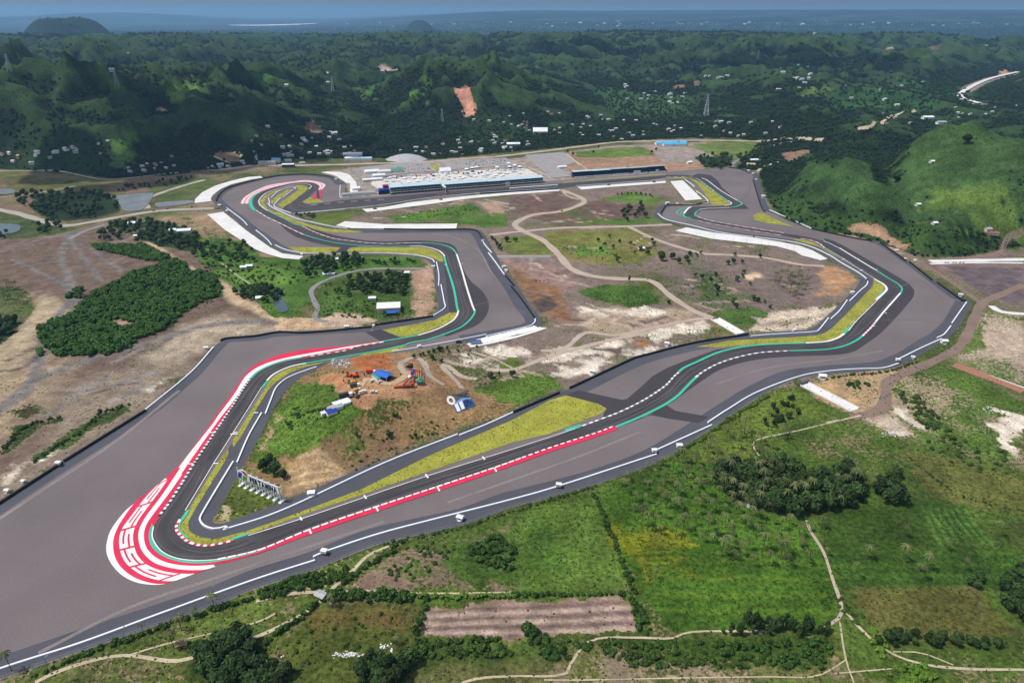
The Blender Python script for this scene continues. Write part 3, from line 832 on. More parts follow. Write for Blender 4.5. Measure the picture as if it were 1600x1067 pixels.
# service road along the walls
def svc(pts, a, b_, m=None, nm='service_road'): return strip(nm, pts, a, b_, m or SVC)
svc("-420,1200 0,1061 125,1017.5 250,975 350,940 400,918.7 490,890 590,850.6 726,819 800,792 836,782.8 937,755 1026,722 1089,684 1154.6,640 1196.8,613.7 1245,592 1297.5,584.5 1350,580.7 1392,576 1430.6,560 1461,540 1481,528.5 1501.5,506.6 1518.4,474.5", 0.3, 17)
svc("1518.4,475 1511.6,468 1500,466 1464,440 1421,408.5 1380,381.5 1362.5,376.5", 0.3, 10)
svc("1280,360 1253,349.5 1226,337 1204,327 1194,306 1184,273 1177,268 1157.8,263.5 1138,260.5", .3, 12)
svc("580,512 436,519.5 400,525.5 354,529.4 334,542 298.7,582.5 278.5,600 227.8,641.8 98.7,722.8 0,787 -250,960", 0.3, 11)
svc("539,288 525.6,277.8 512,275.3 481,272 440,273.2 423.7,275.3 392.8,282 367,289 349.5,295.4 336,304.6 331,310.8 334,316 347.4,328.4 364,340.7 386.6,360 400,369 420.6,383.6 438,393 472,398.6 492.8,398 560,397.5 622,399.3 653,402.4 668.6,407 675.8,418.4 680,450 685,476.4 682,486.2 672,493.3 640,500.3 580,512", 0.3, 17)
svc("479,346.5 512,354.5 543,358.2 600,358.7 710,358.3 738,358.3 750,361 757,366.5 775.6,397.7 785.9,416.3 811.6,450 828.4,476.4 843.8,494.7 847.3,504.5 842.4,510 822.7,517.9 759.5,529.8 724.3,535.4", -19, -.3)
svc("509,569 497.5,574.8 471,588.6 451.5,603 430.6,631.9 407,680 381,725.6 339,800 332,811.5 333.5,817 347,818.4 435,786.7 563,732.4 800,645.4 860,616 890,606.9 991,560 1084,536.4 1167,523.7 1200,519 1237.5,517 1266,514 1293,493 1324.5,463 1337.7,448.7 1344,436.3 1337.7,429 1311,413.6 1280,395 1265,387 1244,380.2 1220,376.4 1160,369 1111.9,362 1046,347.6 1025,341.7 1021.3,335.8 1027.9,324 1037,318.7", -15, -.3)
sheet('service_road', "509,569 530,560 522,562 484,569 458,573.5 439.7,582 426.6,591 417.4,600 413.5,609 371.5,678 296,800 284,828 290,843 307,851 337,851 440,815 568,772 800,692 944,644 884,617 800,645.4 563,732.4 435,786.7 347,818.4 333.5,817 332,811.5 339,800 381,725.6 407,680 430.6,631.9 451.5,603 471,588.6 497.5,574.8", SVC)
# dark asphalt
for q in ("884.4,617 903,609.7 972.5,624.7 980,622.8 998.8,606.9 1019.4,588 1043.8,574 1075.6,561.9 1119.5,546 1160,541 1100,566 1066,580 1042,604 1000,631 940,658 944,644 948,638 935,631 907,623.8",
          "1010,651 1040,632 1055,641.6 1107.5,651 1092.5,661 1047.5,654.7 1017.5,648.5 975,664 970,660",
          "570.6,519.4 595.5,514.8 627,527.2 660,522 700,505 680,526 598.8,535.5",
          "694,395 697,412 701.9,430 711,468 716,487 703,489 701.9,487.6 699,462 696.2,430 693,410",
          "1068,280 1090.9,271.5 1110.6,274 1121,282 1128.9,293.8 1150,312 1100,286",
          "1150,315 1160,317.4 1171,326.6 1138,327.3 1095,329 1088,336 1092,327 1150,322"):
    sheet('dark_asphalt', q, DRK, smooth=False)
sheet('dark_asphalt', "1287,373.4 1304.7,377.5 1352,403.3 1414,439.4 1426.4,450.7 1428.5,458 1423.3,469.3 1380,517 1350,539.5 1332,550 1305,554.5 1245,556.7 1200,559.7 1168.7,564.5 1126.5,577 1098.4,594 1070,613.7 1046,630.6 1060,610 1090,582 1120,565 1190,548 1300,541 1345,520 1400,456 1383,436 1310,392", DRK, smooth=True)
sheet('dark_asphalt', "690,379 702.4,381 711.6,386.4 715.8,395.7 725,422.5 736.4,440 752.5,453.9 762.3,469.4 763.7,482 758,496 744,508.7 718.7,518.6 696,525.6 700,515 733,495 733,470 712,405 700,388", DRK, smooth=True)
sheet('dark_asphalt', "466,352 482.5,354.7 503,362 523.7,367.6 560,374.3 581,376.6 612,377.3 658,376 684,378 699.5,381 709,386 690,386 600,383 540,379 500,370", DRK, smooth=True)
sheet('dark_asphalt', "435,348.6 446.4,359.9 461.9,370.2 487.6,379 518.6,385 533,386.7 522.7,395.5 537,396 546.4,386.7 560,385.7 560,381 510,375 470,362", DRK)
# the racing surface
OUTER = parse("590,309.5 540,312.5 507,316.6 484.3,319.5 474,317.3 472.5,315 481.2,309.3 494,297.4 498.2,293.3 496.7,290.2 488.5,286.6 476,285.6 455.5,287.6 440,291 424,295 410,300 400,305.5 395.2,311 394.3,317 395.9,323.2 401,329.4 415.5,338.7 434,347.5 453.6,357.3 474.2,367 498,374.3 518.6,379 539.2,382 560,384 601.5,385.6 632.5,385 658,385.4 673.7,388 687,392.6 694.3,398.8 698.5,414 710,450 716,482 717.3,486 714.5,494.7 707.5,502.4 692,511.5 675,518.6 654,525 640,527.7 598,534.5 558.7,541.5 540,548 504,553.8 471,559.7 445,565 424,571.5 405.6,580.7 392.5,592.5 379.4,610.9 366.2,631.9 340,671 309,717.7 269.7,780.7 248,810 240,822.6 238,837 242.6,849.3 253.3,861.8 271,870.7 292.5,875 319,875.7 356.5,871.6 415.6,855.8 484.2,827.5 587.5,792.2 682.6,760.9 772.3,731 860,699.7 935,675.3 991,653.8 1038,631 1057,618 1070,605 1083,591.9 1098.4,580 1119.5,568.7 1140.6,561 1161.7,555.4 1189.8,550.4 1234.5,547.7 1282.5,546.2 1302,544 1320,539.5 1335,532.7 1347,524.5 1360.5,511 1380,487 1405.8,458 1408.4,451.8 1405.3,446.6 1398.6,441.4 1383,432.2 1337.7,404.3 1311,387.8 1294.4,379.6 1287,377 1260,370 1224.5,364.4 1157.8,354 1109.2,345 1089.6,339 1085,336.5 1087,331.9 1093.5,327.3 1105.3,326 1131.5,325 1148.6,323.3 1157.8,320 1158.5,318 1151,313.5 1125,297.7 1104,282 1096,278.7 1080,275 1064,273.6 1040,274.3 960,280.5 880,286.7 797,291.5 740,296 660,303")
INNER = parse("600,321 539,327.3 480,332.5 458.6,334.5 441,326 455,317 460.6,312.9 472,304 483.3,295.9 486.4,292.3 484.3,289.7 476,288 458.6,289.2 439.2,293.8 423.7,298.5 413.4,303.6 406,310.8 404,316 407.2,322.2 416.5,329.4 434,337.6 460,351 472,354.2 482.5,359.4 503,368 523.7,373.8 560,378.5 575.8,380.2 606.7,381.4 637.6,380.2 658,380 673.7,380.7 689,382.8 698,385.4 706.5,389.5 712.7,397.7 719.9,420.4 728,449.3 737,477.8 740.5,486 739.8,490.4 732.8,500.3 718.7,511.5 693.4,522 668,530.5 640,535.4 632,539 594,547 519,560.3 477.8,567.6 458,571.5 439.7,578 425.3,586 416,595 409.6,604.3 362.3,680 334,724.3 289.4,797.8 279.8,812.5 273.9,822.4 274.5,830 279.8,837 289.6,846 307,852.9 327,853.9 356.5,848 388,837 470.7,811 571,777 666.3,744.6 800,702.5 860,684.7 914.4,665 935,657.5 965,646.3 996.9,631.3 1021,617.2 1041.9,602.2 1055,588 1070.3,575.7 1091.4,566 1119.5,553.3 1147.6,545.5 1182.7,540.6 1220,538.5 1260,537.2 1290,535 1305,531.2 1315.5,526 1326,517 1336.5,503.5 1356,484 1370.7,469.3 1385,455.9 1386.7,450.7 1381,444 1367.6,436.3 1346,422.9 1321.2,406.9 1289,387.7 1280,380.2 1265,375 1244,372.2 1215.5,367.4 1151.2,356.8 1111.9,349.6 1085.6,343.7 1072.5,340.4 1069.2,336.5 1072.5,330.6 1077.7,325.3 1085.6,323 1114.5,323 1132.9,322 1141.4,320 1143.4,317.4 1138,314 1118.4,300.4 1098.7,286 1091.5,280.7 1081.7,278 1066,276.7 1041,277.4 1000,283.8 900,291.2 872,294.8 797,299 740,303 667.6,310.8")
OW = smooth_line(G(OUTER), False, 5); IW = smooth_line(G(INNER), False, 5)
def near(W, x, y):
    p = g1(x, y); return int(np.argmin(((W - p)**2).sum(1)))
cuts = [((660,303),(667.6,310.8)), ((540,312.5),(539,327.3)), ((453.6,357.3),(460,351)), ((658,385.4),(658,380)), ((654,525),(668,530.5)), ((445,565),(458,571.5)), ((309,717.7),(334,724.3)), ((415.6,855.8),(388,837)), ((935,675.3),(914.4,665)), ((1119.5,568.7),(1119.5,553.3)), ((1302,544),(1290,535)), ((1408.4,451.8),(1386.7,450.7)), ((1224.5,364.4),(1215.5,367.4)), ((1085,336.5),(1069.2,336.5)), ((1158.5,318),(1143.4,317.4)), ((1064,273.6),(1066,276.7)), ((880,286.7),(900,291.2))]
ztrk = nz()
order_o = [near(OW, *a) for a, b_ in cuts]; order_i = [near(IW, *b_) for a, b_ in cuts]
order_o[0] = -1
io = order_o[1:]; ii = order_i[1:]
segs = [(np.array(OW[io[k]:io[k+1]+1]), np.array(IW[ii[k]:ii[k+1]+1])) for k in range(len(io)-1)]
segs.append((OW[io[-1]:], IW[ii[-1]:]))
segs.append((OW[:io[0]+1], IW[:ii[0]+1]))
for a, b_ in segs:
    sheet('race_track', np.concatenate([a, b_[::-1]]), TRK, world=True, z=ztrk)
RDK = mat('runoff_skid', (96, 89, 89), .95, .18, .9, .03, .2); RLT = mat('runoff_dust', (124, 115, 112), .95, .2, .7, .03, .2)
for q_, w_, m_ in (("280,610 180,690 60,770 -60,850", 3.5, RLT), ("60,1020 200,950 330,905 480,855 600,815", 2.6, RLT), ("730,480 780,470 820,490", 1.0, RDK), ("712,400 745,405 775,440", 1.0, RDK),
    ("1400,450 1440,440 1475,470", 1.2, RDK), ("1380,500 1430,500 1470,505", 1.0, RDK), ("700,785 800,750 900,715 1000,675", 2.4, RLT), ("1120,600 1200,575 1300,562 1380,548", 2.2, RLT), ("1155,316 1170,300 1172,285", 1.4, RDK), ("1108,283 1140,283 1165,290", 1.4, RDK), ("420,345 400,338 385,320 395,300", 1.4, RDK), ("600,368 680,365 740,385 770,430", 2.4, RLT)):
    strip('skid_mark', q_, -w_/2, w_/2, m_)
# grass verges
for q in ("521,563.6 484.4,568.9 458,573.5 439.7,580.7 426.6,589.9 417.4,599 413.5,608 371.5,676.5 364,688 363.6,694 364.8,698.7 378,680 403,635.8 418.7,609.6 431.9,596.4 451.5,583.3 477.8,572.8",
          "356.3,701.7 357,706 357,710 350.6,722 305.4,794.8 294.5,814.5 294.5,826.3 301.4,834 317,840 336.9,842 386,829.3 440,810.6 563,765 671.7,711.2 800,656.3 860,624.7 884.4,617.8 907,623.8 935,631 948,638.8 944,643.4 916,655.6 860,677 800,691.6 666.3,737.8 568.5,771.8 468,805.8 440,816.5 362.4,844 336.9,851 307.3,851 287.6,842 280.7,830 281.7,818.4 291.6,802.7 340,723",
          "1087,542 1140.6,532 1220,528 1275,524.5 1290,520 1302,511 1323,490 1351.5,460 1364.5,447.6 1365.6,439.4 1367.6,436.8 1379,444 1381.5,449.7 1378,459 1353,484 1327.5,511 1312.5,524.5 1297.5,531.2 1260,535.7 1220,536.5 1175.7,538.5 1126.5,542.6",
          "1039.7,278 1066,277 1081.7,279.4 1093.5,284.6 1138,315.5 1140.7,318.7 1133,321 1111.9,320.3 1110.6,317.4 1098.7,299 1085.6,283.3 1075,279.4",
          "1176,338.4 1178.8,343.7 1190.6,347.6 1220,351.5 1241,354.7 1217,345 1190,332.2 1182.5,333.7",
          "1232,372.7 1257.5,375.7 1274,380.2 1284.4,387.7 1340,419 1336,417 1299.4,397.4 1280,386.2 1250,377.2",
          "449.5,386.2 532,386.7 522.7,395 472,395.5 459.8,391.9",
          "542,392 550,387.4 581,386.6 642.8,386.6 663.4,387.2 678.9,391.8 691,399.8 692.8,409 688,409 673.7,401.9 642.8,397.2 591,394.6 545,394.6",
          "703,488.3 714.5,489 713,494.7 699,505.2 668,517.9 640,525.5 625.7,527.2 596.8,515.4 640,508 680,500",
          "595.5,547.6 631,540.4 636,542.3 612.5,549.6 590,553 560,557 570,552",
          "422.7,332 434,331.5 457.7,342.4 482.5,350.6 513.4,357.8 560,361 568.6,362.7 560,364 513.4,363.3 492.8,358.9 472,352.5 446.4,343.8",
          "405.7,316 409.3,309.8 423.7,300 439,295.8 440,298 428,302 416,309 412,316.5 416,324 430,333 446,342 440,341 420,330.5 409,323.5",
          "458,290 476,288.9 483.3,290.4 484.3,293.3 471,304.6 455,317 441,326 436,323 435,319.5 447,311 460,302 466,297 465,293",
          "423.7,314 434,305.7 448.5,296.4 454.6,295.4 449.5,301.5 428.9,317 424.7,318.6",
          "473,315 484.3,308.8 494.6,310.8 507,316 489.5,318 477,317.5",
          "880,284.9 960,278.6 1040,272.6 1040,273.6 960,279.7 880,286"):
    sheet('grass_verge', q, TUR)
# red runoff bands at the long curve
Oc = "600,533 540,540.7 504,543.3 471,547.2 445,552.5 425.3,558.4 405.6,566.9 392.5,574.8 384.6,582 372.8,599 359.7,618.7 340,645 330,660 308.9,689 286.7,719 266,740 250,757 240,772"
W1 = "600,533.2 540,542.6 471,554.4 445,559.7 418.7,566.9 399,576 383.3,588.6 366,616 340,650.5 334,660 282.8,725.6 250,775.5 236,797"
W2 = "600,533.6 540,544.6 471,557.7 445,562.3 421.4,570.2 403,579.4 388.6,592.5 366,625.3 340,658.8 293.3,725.6 259,778 241,806"
KK = "600,534.2 540,545.8 504,551.8 471,558.7 445,564 423,571 404.5,580 391.3,592 378,610.3 364.6,631 338,669.6 306.5,716.7 267.6,779.5 246,808.5"
def lines(a, b_, n=160):
    A = smooth_line(G(parse(a)), False, 6); B = smooth_line(G(parse(b_)), False, 6)
    def rs(W):
        s = np.concatenate([[0], np.cumsum(np.linalg.norm(np.diff(W, axis=0), axis=1))]); q_ = np.linspace(0, s[-1], n)
        return np.stack([np.interp(q_, s, W[:, 0]), np.interp(q_, s, W[:, 1])], 1)
    return rs(A), rs(B)
band('red_band', *lines(Oc, W1), RED)
band('white_band', *lines(W1, W2), WHT)
band('red_band', *lines(W2, KK), RED)
# hairpin artwork
def hp(s): return [(150 + x/5.615, 730 + y/5.615) for x, y in parse(s)]
CUT_IN = [(950, 790), (800, 760), (600, 640), (600, 500), (760, 230)]
def hpoly(s, m, nm):
    P = G(hp(s)); P = smooth_line(P, False, 6)
    C = G([(150 + x/5.615, 730 + y/5.615) for x, y in CUT_IN])
    return sheet(nm, np.concatenate([P, C]), m, world=True)
hpoly("420,250 355,302 270,370 200,450 140,535 110,600 90,700 105,790 160,880 240,955 340,1005 450,1027 580,1027 700,990 930,905", WHT, 'white_band')
hpoly("520,165 445,225 350,300 250,430 180,550 152,650 160,760 200,850 280,930 380,985 500,1018 590,1022 650,1010 930,905", RED, 'red_band')
hpoly("610,95 530,165 430,270 300,440 235,530 205,620 210,720 250,820 330,900 440,960 580,995 690,996 740,980 930,910", WHT, 'white_band')
t_out = smooth_line(G(hp("560,130 430,270 300,440 235,530 205,620 210,720 250,820 330,900 440,960 580,995 690,996")), False, 8)
t_in = smooth_line(G(hp("640,90 545,230 395,430 345,520 325,600 335,690 370,780 450,855 570,905 720,930 870,932")), False, 8)
def rs(W, n):
    s = np.concatenate([[0], np.cumsum(np.linalg.norm(np.diff(W, axis=0), axis=1))]); q_ = np.linspace(0, s[-1], n)
    return np.stack([np.interp(q_, s, W[:, 0]), np.interp(q_, s, W[:, 1])], 1)
t_out, t_in = rs(t_out, 401), rs(t_in, 401)
def mer(s, t):
    i = np.clip(np.asarray(s)*400, 0, 400)
    a = np.stack([np.interp(i, np.arange(401), t_in[:, k]) for k in (0, 1)], -1)
    b_ = np.stack([np.interp(i, np.arange(401), t_out[:, k]) for k in (0, 1)], -1)
    t = np.asarray(t)[..., None]
    return a*(1-t) + b_*t
def keyline(s0, s1, t0, t1, w_, z):
    n = max(2, int(abs(s1-s0)*200)+2)
    if abs(t1-t0) < 1e-6:
        s = np.linspace(s0, s1, n); A = mer(s, np.full(n, t0-w_)); B = mer(s, np.full(n, t0+w_))
    else:
        t = np.linspace(t0, t1, 4); A = mer(np.full(4, s0-.0075), t); B = mer(np.full(4, s0+.0075), t)
    band('red_band', A, B, RED, z=z)
bars = [.02, .215, .405, .565, .725, .93]
zk = nz()
for a, c in zip(bars[:-1], bars[1:]):
    Lk = c - a; flip = bars.index(a) >= 3
    zk = nz(.002); keyline(a, a, 0, 1, 0, zk)
    zk = nz(.002); keyline(a+.03*Lk, a+.74*Lk, .70, .70, .075, zk)
    zk = nz(.002); keyline(a+.30*Lk, c, .32, .32, .075, zk)
keyline(bars[-1], bars[-1], 0, 1, 0, nz(.002))
hpoly("745,5 700,15 545,230 395,430 345,520 325,600 335,690 370,780 450,855 570,905 720,930 870,932 960,902", RED, 'red_band')
hpoly("750,0 745,0 590,230 440,430 390,520 372,590 380,670 415,750 500,830 620,875 780,900 950,898 1050,872", WHT, 'white_band')
hpoly("800,0 640,230 490,430 440,510 422,580 428,660 460,730 540,800 650,843 780,862 950,862 1123,840 1300,795", RED, 'red_band')
band('green_kerb', *lines("237.5,818.5 232.8,833.3 233.7,845.8 239,856.4 251.5,867 271,875 292.5,879.2 319,879.6 350,875.4 386,867 418,857.5",
                        "240.3,822 238,837 242.6,849.3 253.3,861.8 271,870.7 292.5,875 319,875.7 350,872.5 386,864.6 416,855.6"), GRN)
sheet('race_track', "302,729 287,752.5 274.7,771 266,785 248,810 240,822.6 238,837 242.6,849.3 253.3,861.8 271,870.7 292.5,875 319,875.7 356.5,871.6 356.5,848 327,853.9 307,852.9 289.6,846 279.8,836 273.9,822.4 279.8,812.5 289.4,797.8 333,726", TRK, smooth=False)
sheet('race_track', np.array([OW[-1], OW[0], IW[0], IW[-1]]), TRK, world=True, z=ztrk)
RUB = mat('rubbered_asphalt', (60, 57, 60), .8, .12, .8, .03, .15); LGT = mat('worn_asphalt', (82, 78, 79), .85, .12, .8, .03, .15)
def rs0(W, n):
    s = np.concatenate([[0], np.cumsum(np.linalg.norm(np.diff(W, axis=0), axis=1))]); q_ = np.linspace(0, s[-1], n)
    return np.stack([np.interp(q_, s, W[:, 0]), np.interp(q_, s, W[:, 1])], 1)
zr = nz()
for k_, (a, b_) in enumerate(segs[:-1]):
    n_ = max(20, int(np.linalg.norm(np.diff(a, axis=0), axis=1).sum()/6)); A_, B_ = rs0(a, n_), rs0(b_, n_)
    u_ = np.linspace(0, 1, n_); en = np.minimum(1, np.minimum(u_, 1-u_)*8)[:, None]
    for t0_, w_, m_ in ((.42, .11, RUB), (.66, .05, LGT), (.24, .05, LGT), (.80, .035, RUB)):
        c_ = (t0_ + .12*np.sin(u_*5 + k_*1.3 + t0_*9))[:, None]
        band('tyre_marks', A_*(1-c_-w_*en) + B_*(c_+w_*en), A_*(1-c_+w_*en) + B_*(c_-w_*en), m_, z=zr); zr = nz(.002)
# red band on the lower straight
W_ = pline("345,876.8 386,867.6 415.6,857.2 484.2,828.6 587.5,793.3 682.6,762 772.3,732 860,700.8 935,676.4 961,667")
band('red_band', offset(W_, -np.interp(np.arange(len(W_)), [0, 14, len(W_)], [.6, 4.2, 4.2])), offset(W_, -.15), RED)

def kerb(pts, o0, o1, c0, c1, blk=2.4, smooth=True, nm='kerb', frac=.5):
    W = pline(pts, smooth, 1.2)
    s = np.concatenate([[0], np.cumsum(np.linalg.norm(np.diff(W, axis=0), axis=1))])
    mi = ((s[:-1] / (blk*2)) % 1 > frac).astype(np.int32)
    return band(nm, offset(W, o0), offset(W, o1), [c0, c1], mi)
def line(pts, w_=.5, m=None, o=0, nm='track_line'): return strip(nm, pts, o - w_/2, o + w_/2, m or WHT, True, 3)

kerb("391.5,593.5 379,611.3 366,632.5 340,671.8 309,718.3 269.7,781.3 250,807", -1.9, -.1, WHT, DRK, 2.3)
kerb("600,535 580,538.5 558.7,542 540,548.4 504,554.2 480,558.6", -1.6, .1, WHT, RED, 4.0)
kerb("340,875 386,865.3 415.6,856.4 484.2,828.1 587.5,792.8 682.6,761.5 772.3,731.6 860,700.3 935,675.9 961,666", -.2, 1.3, WHT, RED, 3.0, frac=.72)
line("240,822.6 238,837 242.6,849.3 253.3,861.8 271,870.7 292.5,875 319,875.7 356.5,871.6 415.6,855.8", .7)
strip('green_kerb', "392.5,592.5 405.6,580.7 424,571.5 445,565 471,559.7", 0, 2.2, GRN)
strip('green_kerb', "961,666.5 991,654.4 1015.6,643 1038,631.5 1057,618.5 1070,605.5 1083,592.3 1090,586", -2.2, .4, GRN)
kerb("1086,589.5 1098.4,580.3 1119.5,569 1140.6,561.3 1161.7,555.7 1189.8,550.7 1234.5,548", -1.5, .5, WHT, GRY, 4)
strip('green_kerb', "1234.5,548 1282.5,546.5 1302,544.3 1320,539.8 1335,533 1347,524.8", -1.8, .4, GRN)
kerb("1347,524.8 1360.5,511.3 1368,502", -1.6, .4, WHT, PNK, 4)
kerb("1368,502 1380,487.3 1405.8,458.3", -1.6, .4, WHT, WHT, 4)
strip('green_kerb', "1405.8,458.3 1408.4,452 1405.3,446.9 1398.6,441.6 1383,432.4 1368.7,423", -1.8, .4, GRN)
kerb("1368.7,423 1337.7,404.4 1311,388", -1.7, .4, WHT, WHT, 4)
line("1311,388 1294.4,379.8 1287,377.2", 1.2)
kerb("1224.5,364.5 1157.8,354.1 1109.2,345.1 1089.6,339.1", -1.4, .4, WHT, PNK, 7)
strip('green_kerb', "1089.6,339.1 1085,336.6 1087,331.9 1093.5,327.4", -1.8, .5, GRN)
kerb("1093.5,327.4 1105.3,326.1 1131.5,325.1 1140,324.4", -1.4, .4, WHT, WHT, 7)
strip('green_kerb', "1140,324.4 1148.6,323.4 1157.8,320.1 1158.5,318 1151,313.5", -2.2, .5, GRN)
kerb("1151,313.5 1125,297.7 1104,282 1096,278.7", -1.6, .4, WHT, WHT, 7)
kerb("899.4,669.5 914.4,664.8 935,657.3 965,646.1 996.9,631.1 1021,617 1041.9,602 1055,587.8 1062,582", -.3, 1.5, WHT, GRY, 3.4)
strip('green_kerb', "885,674 899.4,669.3 910,666", -.3, 3.2, GRN)
strip('green_kerb', "1062,582 1070.3,575.5 1091.4,565.8 1119.5,553.1 1147.6,545.3 1182.7,540.4 1220,538.3 1260,537", -.3, 2.4, GRN)
kerb("1260,537 1290,534.8 1305,531 1315.5,525.8 1326,516.8", -.2, 2.2, WHT, WHT, 4)
kerb("1370.7,469.3 1385,455.9 1386.7,450.7 1381,444 1367.6,436.3", -.2, 2.6, WHT, WHT, 4)
strip('green_kerb', "1320,522 1326,517 1330,512", -.2, 3.0, GRN)
strip('green_kerb', "1376,463.5 1381,459 1384,456.5", 1.5, 3.4, GRN)
line("1326,517 1336.5,503.5 1356,484 1370.7,469.3", .8)
line("1367.6,436.3 1346,422.9 1321.2,406.9 1289,387.7", .8)
kerb("1289,387.7 1280,380.2 1265,375 1250,373", -.2, 1.6, WHT, PNK, 6)
kerb("1220,368 1151.2,356.8 1111.9,349.6 1085.6,343.7", -.2, 1.4, WHT, PNK, 8)
strip('green_kerb', "1085.6,343.7 1072.5,340.4 1069.2,336.5 1070,334", -.2, 2.4, GRN)
kerb("1070,334 1072.5,330.6 1077.7,325.3 1081,324", -.2, 3.0, WHT, WHT, 8)
strip('green_kerb', "1080,341 1062,337 1057.5,333 1064,327 1072,324.5", -1.0, 1.0, GRN)
strip('green_kerb', "1078,341 1067,337.5 1063.5,334 1068,328 1075,324.3", -.6, .6, GRN)
kerb("1138,314 1118.4,300.4", -.2, 1.8, GRN, GRN, 8)
kerb("1118.4,300.4 1098.7,286 1091.5,280.7", -.2, 1.4, GRN, WHT, 9)
kerb("1132.9,322 1141.4,320 1143.4,317.4 1138,314", -.2, 1.8, WHT, WHT, 6)
kerb("1041,277.4 1066,276.7 1081.7,278 1091.5,280.7", -.3, 1.5, WHT, TUR, 8)
line("334,724.3 289.6,797.8", .6); line("409.6,604.3 362.3,680 334,724.3", .6)
line("388,837 470.7,811 571,777 666.3,744.6 800,702.5 899,670", .6)
kerb("280.5,811.5 274.6,822.4 275.2,830 280.3,836.5 290,845.6 307.3,852.4 327,853.4 356.5,847.6 366,844.5", -.4, 1.5, WHT, RED, 2.5)
strip("green_kerb", "291,797.5 286,805.5 280.5,813", .3, 2.6, GRN)
strip('green_kerb', "281,813 276.5,822.4 277.5,830 284,837.5 292,843", .9, 1.9, GRN)
strip('green_kerb', "362,845.3 375,841 389,836", .4, 2.4, GRN)
kerb("416,595 425.3,586 439.7,578 458,571.5 477.8,567.6", -1.7, .2, WHT, WHT, 4)
strip('green_kerb', "477.8,567.6 519,560.3 560,553.2 594,547 632,539 640,535.6 668,530.7", -2, .2, GRN)
strip('green_kerb', "409,605.5 413,599.5 416.5,596", -2.2, .2, GRN)
strip('green_kerb', "668,530.7 693.4,522.2 718.7,511.7 732.8,500.5 739.8,490.5 740.5,486", -2.1, .3, GRN)
kerb("740.5,486 737,477.8 728,449.3 719.9,420.4 712.7,397.7", -2.0, .3, WHT, WHT, 4)
strip('green_kerb', "712.7,397.7 706.5,389.5 698,385.4 689,382.8 673.7,380.7 658,380", -2.0, .3, GRN)
line("658,380 637.6,380.2", 1.2)
kerb("637.6,380.2 606.7,381.4 575.8,380.2 560,378.5 523.7,373.8 503,368", -1.4, .2, WHT, PNK, 6)
kerb("503,368 482.5,359.4 472,354.2 461,351", -1.2, .2, WHT, PNK, 6)
strip('green_kerb', "472,354.2 461.9,351 446.4,344 431,336.7 417.5,330", -1.4, .2, GRN)
kerb("417.5,330 407.2,322.2 404,316 406,310.8 413.4,303.6 423.7,298.5 439.2,293.8", -1.2, .4, WHT, WHT, 6)
line("439.2,293.8 458.6,289.2 476,288 484.3,289.7 486.4,292.3 483.3,295.9", 1.4)
strip('green_kerb', "598,534.3 640,527.5 654,524.8", -.3, 1.8, GRN)
kerb("654,524.8 675,518.4 692,511.3 707.5,502.2 714.5,494.5 717.3,486", -.3, 1.8, WHT, WHT, 4)
strip('green_kerb', "717.3,486 716,482 710,450 698.5,414 695.2,401", -.3, 2.4, GRN)
kerb("695.2,401 694.3,398.8 687,392.4 673.7,387.8 658,385.2 640,385", -.3, 1.7, WHT, WHT, 5)
strip('green_kerb', "640,385 601.5,385.4 560,383.8 539.2,381.8 518.6,378.8 498,374.1 474.2,366.8", -.3, 1.7, GRN)
kerb("474.2,366.8 453.6,357.1 434,347.3 415.5,338.5 401,329.2", -.3, 1.5, WHT, PNK, 10)
strip('green_kerb', "401,329.2 395.9,323 394.3,317 395.2,311 400,305.5 408,301", 0, 5.5, GRN)
# faded kerb round the far hairpin
A_ = "375.8,319 377.3,314 384.5,306.7 403,296.4 423.7,289.2 460,284 476,282.2 491.5,283.5 504,286.6 509,289.7 506,294.3 500,300"
B_ = "389,319 390,313 396,306 409,299.6 424,294.4 440,290.4 455.5,287 476,285.2 488.5,286.2 497.5,290 499,293.3 497,297"
PA, PB = lines(A_, B_, 120)
for k, (t0, t1, m_) in enumerate(((0, .14, PNK), (.14, .3, WHT), (.3, .66, PNK), (.66, .8, WHT), (.8, 1, PNK))):
    band('painted_runoff', PA*(1-t0)+PB*t0, PA*(1-t1)+PB*t1, m_)
sheet('painted_runoff', "499,297 502.5,296.6 502,310.8 498,309.8 494.6,311 486.4,309.8 493.6,303.6", RED)
sheet('dark_asphalt', "494.6,296.4 497.7,296.4 500,309.8 494.6,309.8", DRK)
kerb("485,321.2 540,316.2 602,312", -.5, .7, WHT, DRK, 12)
line("458.6,334.8 539,327.6", 1.4); line("880,284.6 960,278.2 1040,272.4", .8)
# distance marks across the straights
for (a, c) in (("396.5,645.5","403.5,645.5"), ("360,679","372,679"), ("365,676.5","372,676.5"), ("334,724.8","341.5,724.8"), ("293.5,725.4","302,725.4"), ("328,676.5","337,676.5"), ("469,808.5","472,813.5"), ("569,774.5","572.5,780"), ("665,741.5","669,747.5"), ("754,714","757.5,719"),
               ("484,829.5","486.5,834.5"), ("588,793.5","591,799.5"), ("683.5,761.5","687,768"), ("772.5,732","776,738"), ("1352,484","1357,484.6"), ("1333,503.4","1338,504"), ("1382,489.5","1386,490.5"), ("1363,509.4","1367,510.6"), ("694,414.3","698,414.3"), ("717,413.6","722,413.6"),
               ("1336,404.6","1342,404.8"), ("1366,422","1371,421.8"), ("1315,406.5","1320,405.3"), ("1343,423.6","1348,422.4")):
    line(a + ' ' + c, 1.3, nm='distance_mark')
